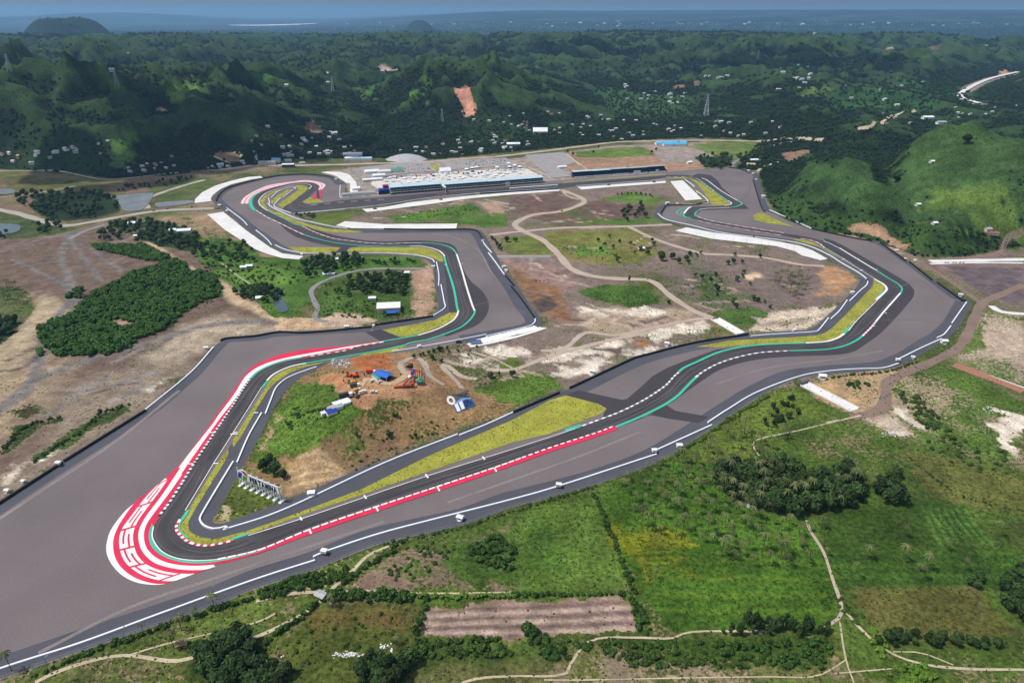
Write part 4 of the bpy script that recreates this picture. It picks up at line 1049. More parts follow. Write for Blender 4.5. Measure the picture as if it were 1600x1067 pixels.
# ------------------------------------------------------------------ pads, plazas and water
for q in ("304,318 305,311.9 315.5,301.5 336,291 361.9,283 387.6,277.3 407,275.8 411,278.4 392.8,281.2 362,288.6 345,296 333,305 329.5,311 330.5,315",
          "323.7,335.6 349,331.6 384,360 400,371.5 422.7,387.5 441,396.5 474,401 467,406.3 441,404 418.6,398 400,390.8 351.5,360",
          "500.8,270 512,268.6 532.8,269.6 546,273.7 556.5,285 549,287 541,286.6 527,276.8 520,274", "547,287 556.5,285 560.6,305.3 547,306.5",
          "524.5,353.2 539,346.4 600,351 608.8,350.8 710,350.3 714.7,349.8 713,357.6 690,357.8 600,358 550,357.3",
          "565.8,327.3 600,324.5 641.9,316.6 740,306 797,301.4 874,296.6 874,299 802,304.6 730,311.3 662.5,321 580,331.4 573,332",
          "901.6,292.9 1040,283.4 1040,286.6 952,293.2 909,297", "1047,284 1067,282.5 1097.4,312 1071,314",
          "1054.8,361.4 1072.5,356 1114.5,364 1176,371.8 1220,379 1250,385 1269.4,392 1293.4,405.4 1282,407.4 1253,400 1241,393 1212.5,385.4 1160,379.4 1111.9,373.9",
          "728.6,537.5 759.5,533 808.7,525 842.4,511.8 855,513.6 836.8,520 808.7,528.4 766.5,538.2 735.6,543.9"):
    sheet('concrete_pad', q, CON)
sheet('paddock_plaza', "579,289 582,283 640,276 700,270 760,266 824,264.5 838,272 850,283.6 730,293.4 604,303.5", PLZ)
for q in ("560,262 640,254 668,254 680,268 640,271 575,278", "690,253 790,247 812,258 760,262 700,266", "820,243 880,238 900,255 870,262 840,262", "840,262 872,262 892,276 862,279"):
    sheet('car_park', q, mat('car_park_gravel', (146, 141, 139), .95, .2, .7, .06, .15))
sheet('lawn', "672,258 681,257 691,265 682,267", TUR)
for q in ("175,307.5 225,302.5 240,303 223,327.5 195,330 185,316", "243,318 262,316 298,314 300,318 250,324", "0,296 20,296 22,302 0,304"):
    sheet('shallow_water', q, WET, smooth=True)
for q in ("-60,347 0,350 30,352.5 27.5,362.5 0,367.5 -60,372", "448.6,448.6 438,455 438.5,464 445,473 451,484 445,488 438.5,489 430,478 427,466 429,457"):
    sheet('pond', q, WAT, smooth=True)
ZL[0] = 0.06
# ------------------------------------------------------------------ roads
road('gravel_road', "877.5,297 907.5,309 911,317.5 877.5,330 835,335.5 811,345 805,352.5 820,362.5 847.5,375 872.5,397.5 890,418 912,428 948,434.4 1011,437", 11, GRV)
road('gravel_road', "879,297 886,306 905,312", 5, GRV)
road('dirt_road', "1011,437 1025,443 1049,463.5 1084.5,486 1113,497", 9, GRV)
road('gravel_road', "765,367.5 792.5,364 822.5,361 880,356 981,353.7 1050,351", 9, GRV)
road('gravel_road', "981,353.7 1027,375 1095,395.4 1133,398 1196,403 1247,413 1288,416", 8, GRV)
road('grey_road', "776.6,400.8 862,400.8", 7, GRY)
for o_ in ("776,399.6 860,399.6", "778,402.4 860,402.4"): line(o_, .8, CON, nm='road_kerb')
road('grey_road', "670,420 638.5,419.5 575,420.8 537,428 502,441 486.6,453.7 489,466 496,481.5 492,494 497,500 512,503", 6, GRY)
road('grey_road', "334,325.5 250,329.5 195,337.5 140,347.5 100,352.5 57.5,342.5 20,332 -60,318", 14, mat('pale_road', (160, 152, 142), .95, .1, .6, .05, .1))
road('grey_road', "230,326 227.5,315 242.5,305 287.5,290 320,281", 11, mat('pale_road', (160, 152, 142)))
road('sandy_path', "-60,268 0,267 70,266.5 105,269.5 150,279 180,280.5 230,275 300,268 345,265", 4.96, PATH)
road('sandy_path', "-40,312 25,306 75,299 117.5,291", 4.34, PATH)
road('grey_road', "165,351 135,360 107.5,374", 8, GRY)
road('dirt_road', "345,265.5 400,259 470,258.5 560,256.5 670,252.5 735,247.5 775,245 860,235 960,222.5 1006.5,220.7 1082,219.5 1190,221 1285,219.5", 16, GRV)
road('dirt_road', "1600,445 1560,462 1534,475 1510,526 1492,547 1450,568 1414,583 1387,598 1384,622 1375,640 1345,649 1330,652", 10, DIR)
road('dirt_road', "1405,392 1425,400 1455,420 1500,450 1534,475", 6, DIR)
road('dirt_road', "1600,362 1575,372 1560,395 1530,402 1470,404", 8, DIR)
road('concrete_road', "1453,408.5 1500,407.5 1600,405.5 1700,404", 11, CON)
road('concrete_road', "1453,412.5 1480,411.5 1530,410.5 1600,411", 5, CON)
road('concrete_road', "1549,478 1564,487 1600,490.5 1660,492", 8, CON)
road('concrete_road', "1512,577 1600,607 1700,640", 7, CON)
road('dirt_road', "1490,569 1545,590 1600,611", 12, mat('red_dirt', (150, 104, 84), .95))
road('dirt_road', "845,548 880,546 915,520 960,524 1010,515 1080,500 1113,497", 6, GRV)
road('dirt_road', "745,592 720,588 700,572 690,570 697,580 715,598 722,608", 5.5, GRV, .35)
road('dirt_road', "760,577 800,578 850,560 900,545 960,530 1010,520", 6, GRV)
road('dirt_road', "694,602 672,588 664,570 655,561 640,560 631,565 626,573 634,584", 6, GRV, .35)
road('dirt_road', "645,582 610,600 575,592 560,606 545,618 520,634 506,642", 6, mat('pale_dirt', (184, 152, 120), .95), .35)
road('sandy_path', "735,549 770,560 800,575", 2.48, PATH)
road('sandy_path', "55,1066 87.5,1050 150,1030 200,1023.7 270,1032.5 312.5,1023.7 400,995 462.5,965 497.5,942.5 512.5,925 550,892.5 575,867.5 612.5,851", 2.23, PATH)
road('sandy_path', "200,1023.7 262.5,1005 400,972.5 430,958", 1.12, PATH)
road('sandy_path', "400,939 450,927.5 507,924", 2.48, PATH)
road('sandy_path', "520,927 562,922 675,927 800,925", 1.36, PATH)
road('sandy_path', "1200,986 1079,987 1050,997 1001,996 926.6,999 895,1030.5 880.6,1053.5 800,1056 740,1061 690,1080", 1.36, PATH)
road('sandy_path', "850,1062 915,1062 1059,1059 1200,1057 1275,1056 1321,1031", 0.81, PATH)
road('sandy_path', "1260,812 1266,829 1286,860.7 1300.7,904 1315,947 1312,964 1289,980", 1.98, GRV)
road('sandy_path', "1315,947 1344,981.6 1390,1019 1444.6,1037.7 1516.5,1045 1600,1046 1700,1050", 1.61, PATH)
road('sandy_path', "1312,970 1321,1027.6 1337,1075", 0.87, PATH)
road('sandy_path', "1303.6,1052 1410,1043", 0.74, PATH)
road('sandy_path', "1395,1018 1440,1020 1490,1039", 0.74, PATH)
road('sandy_path', "1320,655 1250,672 1180,688 1178,700 1190,716", 1.36, PATH)
road('sandy_path', "1345,649 1320,655 1290,660", 1.98, PATH)
road('sandy_path', "400,450 370,430 345,410", 1.55, PATH)
road('sandy_path', "1590,114 1545,125 1512,140 1500,152 1530,163", 20, CON, 1.5)
road('sandy_path', "1340,203 1365,195 1385,187 1410,177 1430,174", 9, PATH, 1.5)
road('sandy_path', "330,243 345,250 360,256", 5, PATH, 1.2)
road('sandy_path', "400,255 400,243 397,236", 6, PATH, 1)
road('sandy_path', "375,247 378,240 366,239", 5, PATH, 1)
road('grey_road', "1140,262 1150,252 1185,236 1215,226 1240,222", 9, GRY, .6)
road('concrete_road', "1184,268 1192,262 1215,253", 8, PATH, .4)
road('gravel_road', "865,268 850,262 838,254 828,250", 5, PATH); road('gravel_road', "826,262 850,272 862,279", 6, PATH)
road('gravel_road', "905,258 893,247 885,241", 5, PATH); road('gravel_road', "918,266 900,252", 4, PATH)
road('gravel_road', "548,282 562,278 575,274", 5, PATH); road('gravel_road', "545,262 560,276 566,282", 6, GRY)
road('gravel_road', "666,256 680,267", 3, PATH); road('gravel_road', "680,255 694,264", 3, PATH)
# ------------------------------------------------------------------ walls and fences
def wall(name, pts, h, t, m, label, cat, smooth=True, group=None, step=4, z0=0.0):
    W = pline(pts, smooth, step)
    A, B = offset(W, t/2), offset(W, -t/2); n = len(W); V = []
    for P, z in ((A, z0), (A, h), (B, h), (B, z0)): V += [(p[0], p[1], z) for p in P]
    F = []
    for k in range(3): F += [(k*n+i, k*n+i+1, (k+1)*n+i+1, (k+1)*n+i) for i in range(n-1)]
    F += [(0, n, 2*n, 3*n), (n-1, 4*n-1, 3*n-1, 2*n-1)]
    return tag(link(name, mesh(name, V, F, m)), label, cat, group)

WALLM = mat('barrier_concrete', (224, 225, 228), .8, .06, .6, .05, .06)
BW = [
 ("-400,1185 0,1046 125,1006 250,960 400,906 492.4,876.4", "long white concrete barrier along the road at the bottom left corner"),
 ("489.7,871 508.7,862.8 590,835.7 671.7,814 800,781.3 871.4,761 1025.8,710.6", "long white concrete barrier beside the bottom straight below the red kerb"),
 ("1025.8,704 1112,665", "short white barrier below the crossing of dark asphalt"),
 ("1105.6,661 1137.8,640 1182.7,613.7 1252.5,588 1305,579.7 1350,577 1380,575.8 1404,568.7", "curved white barrier above the underpass ramp"),
 ("1401,563.5 1437.4,545.4 1471,530.2", "white barrier running up to the right hand corner hut"),
 ("1464,528.5 1474.5,523.5 1485.5,510", "short bent white barrier at the far right corner"),
 ("1487,505.7 1510,472.8", "straight white barrier at the far right corner tip"),
 ("1202,328.5 1226,339 1253,351 1268,357.7", "white barrier at the foot of the green hill by the small verge"),
 ("1069.9,280.7 1085.6,292.5", "upper white barrier beside the square concrete pad"),
 ("1088,299 1098.7,307 1106,314.8 1104,318 1085.6,319.8 1060,321", "hooked white barrier between the square pad and the verge"),
 ("1027.9,334.5 1035.7,341 1046,345 1085.6,354 1114.5,361.4 1143.4,366.6 1176,370.6", "white barrier above the long pad with light poles"),
 ("1179.5,371 1235,378 1265,385.4 1295.5,399.2 1315,411.5 1341.9,427 1353.7,436.3", "white barrier sweeping down to the palm infield corner"),
 ("1355.8,440.4 1353.7,446.6 1344,454.8 1327.5,471", "white barrier round the corner of the orange dirt patch"),
 ("1323.7,469.7 1311,487 1298,499", "middle short white barrier below the orange dirt patch"),
 ("1294.5,497.5 1279.5,516 1273.5,519 1237.5,521.5 1200,523.7 1173,526", "white barrier under the white limestone strip"),
 ("801.8,645 760,664 718,680.8", "white barrier below the banner hill, right piece"),
 ("715,679.4 600,724.5 440,798.7 348.7,829", "white barrier below the terraced dirt slope and the letters sign"),
 ("353.6,823.3 336.9,827.3 321,823.3 313,814.5 314,806.6 364.8,721.7", "white barrier round the inside tip of the hairpin"),
 ("370.5,723.6 389,681 409,646", "white barrier left of the letters sign, middle piece"),
 ("414.8,647.6 424,624 430.6,608.2 441,597 458,587.2 494.9,574", "curved white barrier at the upper left of the grassy hill"),
 ("225,643 298,583 334,543", "white barrier beside the mud flat"),
 ("675,495.4 694.8,482 694,472 689,445.5", "curved white barrier at the lower right of the hamlet island"),
 ("685.3,447.6 685.7,430 682,410", "white barrier at the right of the hamlet island"),
 ("678.9,411 675.8,406 663.4,401.9 642.8,398.8 601.5,396.5 554,396.7", "white barrier along the top of the hamlet island"),
 ("560,397.4 492.8,397 472,396 446.4,390.8 430,383.6", "white barrier below the narrow verge by the slanted pad"),
 ("424.7,383.6 416.5,373.8 400,360.4", "lower white barrier beside the slanted pad"),
 ("386.6,353 378.4,343.8 354.6,325.8", "upper white barrier beside the slanted pad"),
 ("531.8,290.2 531.2,306.7 533.8,309.3 546,309", "white barrier at the pit entry behind the far hairpin"),
 ("418.6,318 423.7,323.7 439,331.4 460,340.7 479,346 517,354 543,357.7", "lilac white barrier along the inside of the far loop"),
 ("421.6,318.5 419.6,309.8", "tiny white barrier at the left of the small island"),
 ("423.7,309.8 434,300.5 449.5,294.3 458.8,293.3 462.7,295.4", "white barrier over the top of the small island"),
 ("457.7,297.4 442.3,308.8", "short white barrier at the right of the small island"),
 ("439,309.8 428.9,320 430,324.2 444.3,330 455.7,333.5", "hooked white barrier beside the wide far verge"),
 ("754,376 757,382.3 768.4,395.7", "upper short white barrier beside the culvert road"),
 ("763,395.7 772.5,408 788,429.7", "white barrier between the brown runoff and the culvert road"),
 ("836,498.9 835.4,504.5 825.5,510.8 759.5,526.3", "white barrier round the corner above the stepped white pad"),
 ("760,523.5 710,533.3 640,546 612.5,550", "white barrier above the row of dark bushes"),
 ("458.6,334.3 539,327 600,320.7 667.6,310.4 740,303 797,299.2 872,295", "white wall along the near side of the main straight, left part"),
 ("900,291 1040,281.3", "white wall along the near side of the main straight, right part"),
]
for p_, lb in BW: wall('barrier_wall', p_, 1.25, 1.15, WALLM, lb, 'barrier', group='white barriers around the circuit')
TW = [
 ("1509,470.5 1501.5,469 1464,442.4", "dark tyre wall at the far right corner"), ("1456,438.5 1421,410.4", "dark tyre wall beside the muddy ground on the right"), ("1415,408.5 1380,383.4 1375,380", "dark tyre wall below the bushes of the green hill"),
 ("1362.5,377.5 1334.6,372.9 1280,361.2 1268,357.7", "long dark tyre wall at the foot of the green hill"), ("1176.5,282 1184,307.5 1191.5,328.5 1196,331.5", "dark blue tyre wall in the far right runoff"),
 ("1138,262 1157.8,265.3 1171,271.5", "dark tyre wall at the end of the main straight"), ("-120,866 0,787.3 98,723.8", "black tyre wall at the far left edge"), ("100,722 228,642.3", "black tyre wall below the mud flat"),
 ("345,533 354,529.9 400,526 436,520 480,520.7 581,511.8", "black tyre wall under the sandy bank"), ("582,509.5 676.9,495.2", "black tyre wall below the hamlet island"),
 ("338,315 341,307.7 349.5,298.5 364,291.8 392.8,284 428.9,276.3 460,273.5 484,273.2 512,275.8 524,279.5", "long dark tyre wall round the far loop"),
 ("600,358.6 690,360 740.5,360 752.9,372", "dark tyre wall under the long white pad"), ("790,432 803,446.9", "short dark tyre wall beside the brown dirt"), ("798.8,448.3 815.7,469.4 835.4,497.5", "dark tyre wall beside the ploughed brown dirt"),
 ("1168,523.9 1084,536.8 1000,558 991,560.5 890,607.5", "long black tyre wall below the limestone banks"), ("874,614.4 801.8,645.3", "black tyre wall at the right end of the banner hill"), ("1106,316.5 1085,320.8 1041,321.6", "black wall above the small chicane"), ("1040,322 1035,330 1033,333", "dark wall at the left of the small chicane"),
 ("750,303 797,300.2 872,295.8", "dark fence wall on the near side of the main straight")]
for p_, lb in TW: wall('tyre_wall', p_, 2.0, 1.4, TYR, lb, 'tyre wall', group='dark tyre walls')

FEN = mat('fence_steel', (142, 148, 150), .6, .05, metal=.3)
def fence(pts, label, h=2.6, sp=6.0):
    W = pline(pts, True, sp); m = MB(); posts = MB()
    for i in range(len(W)):
        posts.bar((W[i][0], W[i][1], 0), (W[i][0], W[i][1], h), .09, 0, 4)
    for i in range(len(W)-1):
        for z in (.35, 1.2, h-.1): m.bar((W[i][0], W[i][1], z), (W[i+1][0], W[i+1][1], z), .05, 0, 3)
    f = m.build('fence', [FEN]); tag(f, label, 'fence', 'steel fences')
    p = posts.build('fence_post', [FEN], f); p['kind'] = 'stuff'
    return f
fence("-200,1130 0,1062.5 125,1019 250,976.5 350,941.5 400,920 490,891.5 590,852 726,820.5", "steel post fence along the bottom edge of the circuit, left half")
fence("726,820.5 800,793.5 836,784.3 937,756.5 1026,723.5 1089,685.5 1154.6,641.5 1196.8,615", "steel post fence along the bottom edge of the circuit, right half")
fence("509,571 471,590.5 451.5,605 430.6,634 407,682 381,727.6 341,800", "steel post fence at the left foot of the grassy hill")
fence("435,785 563,730.5 800,643.5 860,614 890,604.5 991,558", "steel post fence at the front foot of the banner hill")
fence("580,510 540,514 436,518 400,523 352,527 330,541 296,580 276,598 226,639 97,720 0,784", "steel post fence between the mud flat and the runoff")
fence("595,504 620,500 645,496", "low post fence in front of the white roofed house", 1.8)

# ------------------------------------------------------------------ marshal posts
WP = mat('white_panel', (228, 228, 226), .6, .04); GLS = mat('dark_glass', (44, 56, 66), .2, .05, spec=.6)
def marshal(x, y, label, s=1.0, accent=None):
    s *= .7
    p = g1(x, y)
    e_ = empty('marshal_hut', (p[0], p[1], 0.25), rnd.uniform(-.5, .5), label, 'hut', 'white marshal huts beside the track')
    b_ = MB(); b_.box(-2.2*s, 2.2*s, -1.7*s, 1.7*s, .4, 2.9*s); b_.build('wall', [WP], e_)
    r_ = MB(); r_.gable(-2.7*s, 2.7*s, -2.2*s, 2.2*s, 2.9*s, 3.7*s, 0, .12); r_.build('roof', [WHC if accent is None else accent], e_)
    d_ = MB(); d_.box(-1.5*s, 1.5*s, -1.76*s, -1.71*s, 1.5*s, 2.4*s); d_.build('window', [GLS], e_)
    st = MB(); st.box(-1.2*s, 1.2*s, -2.6*s, -1.72*s, 0, .4); st.build('step', [CON], e_)
    return e_
RDM = mat('red_steel', (196, 60, 44), .5, .06); 
for x, y, lb, s in ((12,769,"left hut of the pair at the far left edge",1),(37,754,"right hut of the pair at the far left edge",.85),(322.5,546,"white hut at the corner of the mud flat fence",1.25),(719,812,"white hut on the service road below the bottom straight",1.3),
   (1061,699,"white hut on the roadside above the coconut palms",1.3),(1284,592,"large white hut beside the underpass ramp",1.9),(1426,560,"small white hut beside the right hand service road",1),(1474,537,"large white hut at the lower right corner",1.8),
   (1500,463,"white hut at the upper right corner",1.35),(1400,393,"white hut behind the tyre wall below the bushes",1.25),(1414,406,"tiny white hut where the tyre wall breaks",.9),(1429,408.5,"white hut beside the white road end",1.1),(1331,459,"white hut below the orange dirt patch",1.3),
   (1240,518,"white hut above the bright verge",1.2),(1042,539.5,"white hut below the limestone bank, by the tyre wall",1.4),(925,583,"white hut at the left end of the long tyre wall",1.3),(487,774,"white hut below the terraced dirt slope",1.45),(655,543,"white hut with red trim above the dark bushes",1.1),
   (542,513,"white hut above the tyre wall by the sandy road",1.4),(677,418.5,"white hut at the right end of the hamlet road",1.3),(787,419,"upper white hut beside the culvert road",1.4),(791,424.5,"lower white hut beside the culvert road",1.2),(754,378,"white hut at the head of the culvert road barrier",1.0),
   (1192,309,"white hut at the foot of the wooded hill",1.8),(1169,268.5,"first white hut at the end of the main straight",1.5),(1176.5,272.5,"second white hut at the end of the main straight",1.2),(1181,282,"third white hut at the end of the main straight",1.1),(1042,320,"white hut above the small chicane",1.9),
   (1058,320,"small white hut above the small chicane",1.2),(343.5,323,"white hut where the left road meets the circuit",1.6),(355,331.5,"white hut at the top of the slanted pad",1.3),(472,399,"white hut at the bottom end of the slanted pad",1.1),(525,281.5,"white hut on the far loop wall",1.4),(584,510,"small grey white hut at the end of the black wall",.8)):
    marshal(x, y, lb, s)
def gate_post(x, y, label):
    p = g1(x, y)
    e_ = empty('marshal_stand', (p[0], p[1], .25), rnd.uniform(-.3, .3), label, 'stand', 'raised stands in the barrier gaps'); e_.scale = (.5, .5, .5) if 'hairpin' in label else (1, 1, 1)
    b_ = MB(); b_.box(-1.8, 1.8, -1.3, 1.3, 1.6, 3.4); b_.build('cabin', [WP], e_)
    r_ = MB(); r_.box(-2.1, 2.1, -1.6, 1.6, 3.4, 3.65); r_.build('roof', [WHC], e_)
    for sx in (-1.5, 1.5):
        for sy in (-1, 1):
            l_ = MB(); l_.bar((sx, sy, 0), (sx, sy, 1.6), .12); l_.build('leg', [RDM], e_)
for x, y, lb in ((507,866,"white stand with red legs in the bottom barrier gap"),(873,762,"white stand with red legs in the middle of the bottom barrier"),(1022,708,"red and white stand at the barrier gap by the dark crossing"),(1402,566,"white stand in the right hand barrier gap"),(92,728,"small pale stand on the black tyre wall"),(354,826.5,"red tipped stand at the hairpin tip")):
    gate_post(x, y, lb)

# ------------------------------------------------------------------ letters sign on the grassy corner
def letter_mesh(s, size, depth):
    cu = bpy.data.curves.new('letters', 'FONT'); cu.body = s; cu.size = size; cu.extrude = depth; cu.offset = .035*size; cu.resolution_u = 3
    o = bpy.data.objects.new('letters', cu); COL.objects.link(o)
    dg = bpy.context.evaluated_depsgraph_get(); me_ = bpy.data.meshes.new_from_object(o.evaluated_get(dg))
    bpy.data.objects.remove(o); bpy.data.curves.remove(cu)
    return me_
NAVY = mat('navy_paint', (20, 26, 62), .5, .03); BLU = mat('blue_paint', (24, 62, 148), .5, .04); LIM = mat('lime_paint', (110, 152, 26), .5, .04); CRI = mat('crimson_paint', (176, 28, 70), .5, .04)
a0, a1 = g1(376, 758.5), g1(439, 785)
dv = a1 - a0; Lg = float(np.hypot(*dv)); rz = math.atan2(dv[1], dv[0])
sg = empty('letter_sign', (a0[0], a0[1], 0), rz, 'white trussed hoarding spelling PERTAMINA with a red, blue and green emblem', 'sign')
Hs = 13.5
WST = mat('white_steel', (232, 234, 234), .5, .03)
for k in range(8):
    x = Lg*k/7
    m = MB()
    m.box(x-.22, x+.22, -.22, .22, .7, Hs + (3 if k < 2 else .4)); m.box(x-.22, x+.22, 2.3, 2.7, .7, Hs-1)
    zz = .9; sd = 0
    while zz < Hs-2.4:
        m.bar((x, 0 if sd == 0 else 2.5, zz), (x, 2.5 if sd == 0 else 0, zz+1.7), .16, 0, 4); zz += 1.7; sd ^= 1
    m.box(x-.2, x+.2, 0, 2.5, Hs-1.2, Hs-.8)
    t_ = m.build('truss', [WST], sg)
    f = MB(); f.box(x-1.1, x+1.1, -1.6, 3.6, 0, .7); f.build('footing', [WST], sg)
m = MB(); m.box(Lg*.29, Lg+.3, -.55, -.3, Hs-5.9, Hs); m.box(Lg*.29, Lg+.3, -.8, -.3, Hs, Hs+.5); m.build('board', [WST], sg)
x0 = Lg*.30; total = Lg*.70
lm = letter_mesh('PERTAMINA', 5.2, .18); bbx = [v.co.x for v in lm.vertices]; kx = (total-.6)/(max(bbx)-min(bbx)); bpy.data.meshes.remove(lm)
xx = 0.0
base = bpy.data.curves.new('w', 'FONT')
adv = {}
for ch in 'PERTAMINA':
    me1 = letter_mesh(ch, 6.0, .18); xs = [v.co.x for v in me1.vertices]; wd = max(xs)-min(xs); x_min = min(xs)
    adv[len(adv)] = (me1, x_min, wd)
totw = sum(a[2] for a in adv.values()); gap = (total - 1.2 - totw*1.0) / 9; kk = 1.0
if gap < .6: kk = (total-1.2-9*.7)/totw; gap = .7
xx = x0 + .5
for i in range(9):
    me1, xm, wd = adv[i]
    me1.materials.clear(); me1.materials.append(NAVY)
    M_ = Matrix.Translation((xx, -.62, Hs-5.2)) @ Matrix.Rotation(math.pi/2, 4, 'X') @ Matrix.Scale(kk, 4, (1, 0, 0)) @ Matrix.Translation((-xm, 0, 0))
    me1.transform(M_); link('letter', me1, sg); xx += wd*kk + gap
# emblem: three slanted pieces on white backing
def plate(pts, y0, y1, m_, nm):
    q_ = MB(); k = len(pts)
    q_.V = [(p[0], y0, p[1]) for p in pts] + [(p[0], y1, p[1]) for p in pts]
    q_.F = [tuple(range(k)), tuple(range(2*k-1, k-1, -1))] + [(i, i+k, (i+1) % k + k, (i+1) % k) for i in range(k)]; q_.M = [0]*len(q_.F)
    return q_.build(nm, [m_], sg)
def sw(p, k=1.0): return [(Lg*.14 + a*k, Hs-2.2 + b_*k) for a, b_ in p]
plate(sw([(-6.4,-3.4),(-1.8,-3.4),(6.2,-3.6),(6.2,1.2),(3.6,4.8),(-.6,5.2),(-4.8,3.2)]), -.5, -.25, WST, 'emblem_board')
plate(sw([(-5.8,-2.9),(-2.5,-2.9),(-.6,2.0),(-3.9,2.0)]), -.75, -.52, BLU, 'emblem_piece')
plate(sw([(-1.0,-3.2),(2.2,-3.2),(3.6,-2.0),(3.6,.2),(1.6,.6),(-.2,-.2)]), -.78, -.52, LIM, 'emblem_piece')
plate(sw([(-.6,4.0),(2.2,4.6),(4.4,2.4),(4.8,.9),(2.6,1.2)]), -.76, -.52, CRI, 'emblem_piece')
# banner laid on the slope
def slope_panel(name, q4, m_, up, nx=10, ny=8, parent=None):
    P = drop(q4); V = []; F = []
    for j in range(ny+1):
        for i in range(nx+1):
            u, v = i/nx, j/ny
            p = (P[0]*(1-u)+P[1]*u)*(1-v) + (P[3]*(1-u)+P[2]*u)*v
            V.append((p[0], p[1], hz(p[0], p[1]) + up))
    F = [(j*(nx+1)+i, j*(nx+1)+i+1, (j+1)*(nx+1)+i+1, (j+1)*(nx+1)+i) for j in range(ny) for i in range(nx)]
    return link(name, mesh(name, V, F, m_), parent)
NET = mat('dark_netting', (88, 84, 82), .9, .2, .8); BNB = mat('banner_blue', (38, 78, 136), .7, .12, .6, .05, .2); BND = mat('banner_navy', (20, 34, 74), .7, .05); BNL = mat('banner_light', (120, 150, 200), .7, .05)
bc = drop([(720, 632)])[0]
bn = empty('hillside_banner', (0, 0, 0), 0, 'large sheet sign pegged to the slope with a white ring, grey panel and blue panel', 'banner')
slope_panel('panel', [(706,621.5),(729.5,612.5),(735,622.5),(711,633)], NET, .45, parent=bn)
slope_panel('panel', [(708,634),(736,624),(742,634.5),(713,645)], BNB, .5, parent=bn)
slope_panel('edge_strip', [(709,632),(735,621.5),(736.2,624.2),(710,635)], BNL, .56, parent=bn)
cor = drop([(708,634),(736,624),(742,634.5),(713,645)])
cor2 = drop([(706,621.5),(729.5,612.5),(735,622.5),(711,633)])
def on_slope(me_, c4, u0, u1, v0, v1, up, m_, nm, par):
    xs = np.array([v.co[:] for v in me_.vertices]); mn, mxx = xs.min(0), xs.max(0)
    for v in me_.vertices:
        a = (v.co.x-mn[0])/(mxx[0]-mn[0]); b_ = (v.co.y-mn[1])/(mxx[1]-mn[1])
        u = u0+(u1-u0)*a; w_ = v1+(v0-v1)*b_
        p = (c4[0]*(1-u)+c4[1]*u)*(1-w_) + (c4[3]*(1-u)+c4[2]*u)*w_
        v.co = (p[0], p[1], hz(p[0], p[1]) + up + v.co.z)
    me_.materials.clear(); me_.materials.append(m_)
    return link(nm, me_, par)
on_slope(letter_mesh('1', 1, .02), cor, .06, .24, .04, 1.0, .75, WHT, 'letter', bn)
on_slope(letter_mesh('1', 1, .02), cor, .31, .48, .06, .92, .75, WHT, 'letter', bn)
on_slope(letter_mesh('SPA', 1, .02), cor, .53, .97, .18, .86, .7, BND, 'letter', bn)
on_slope(letter_mesh('ITDC', 1, .02), cor2, .30, .97, .12, .88, .7, BLK, 'letter', bn)
ring = MB(); c = drop([(704.8, 626.8)])[0]
ux = (drop([(709.8, 631.8)])[0]-c)[:2]; uy = (drop([(708.5, 622.6)])[0]-c)[:2]*1.0
for i in range(28):
    t0, t1 = 2*math.pi*i/28, 2*math.pi*(i+1)/28
    q_ = []
    for t, r_ in ((t0, 1.08), (t1, 1.08), (t1, .52), (t0, .52)):
        p = c[:2] + (ux*math.cos(t) + uy*math.sin(t))*r_; q_.append((p[0], p[1], hz(p[0], p[1])+.85))
    ring.face(q_)
ring.build('ring', [WHT], bn)
slope_panel('side_board', [(704,618.5),(731,609),(732,611),(705,620.5)], NET, .5, parent=bn)
# ------------------------------------------------------------------ plants
def leafmat(name, c, ov=.28):
    return mat(name, c, .8, .22, .6, .03, .12, objvar=ov, facev=True, spec=.15)
LEAF = leafmat('leaf_green', (62, 84, 34)); DLEAF = leafmat('leaf_dark', (50, 70, 32), .5); BLEAF = leafmat('leaf_bright', (92, 122, 42), .2); WLEAF = leafmat('leaf_wood', (46, 66, 33), .4); MLEAF = leafmat('leaf_mangrove', (66, 98, 36), .3)
PALM = leafmat('palm_leaf', (88, 93, 56), .4); BARK = mat('bark', (104, 90, 76), .95, .2, 1.5); HLEAF = leafmat('leaf_hedge', (56, 82, 31), .3)

ICO = None
def ico():
    global ICO
    if ICO is None:
        bm = bmesh.new(); bmesh.ops.create_icosphere(bm, subdivisions=2, radius=1)
        ICO = ([tuple(v.co) for v in bm.verts], [tuple(v.index for v in f.verts) for f in bm.faces]); bm.free()
    return ICO

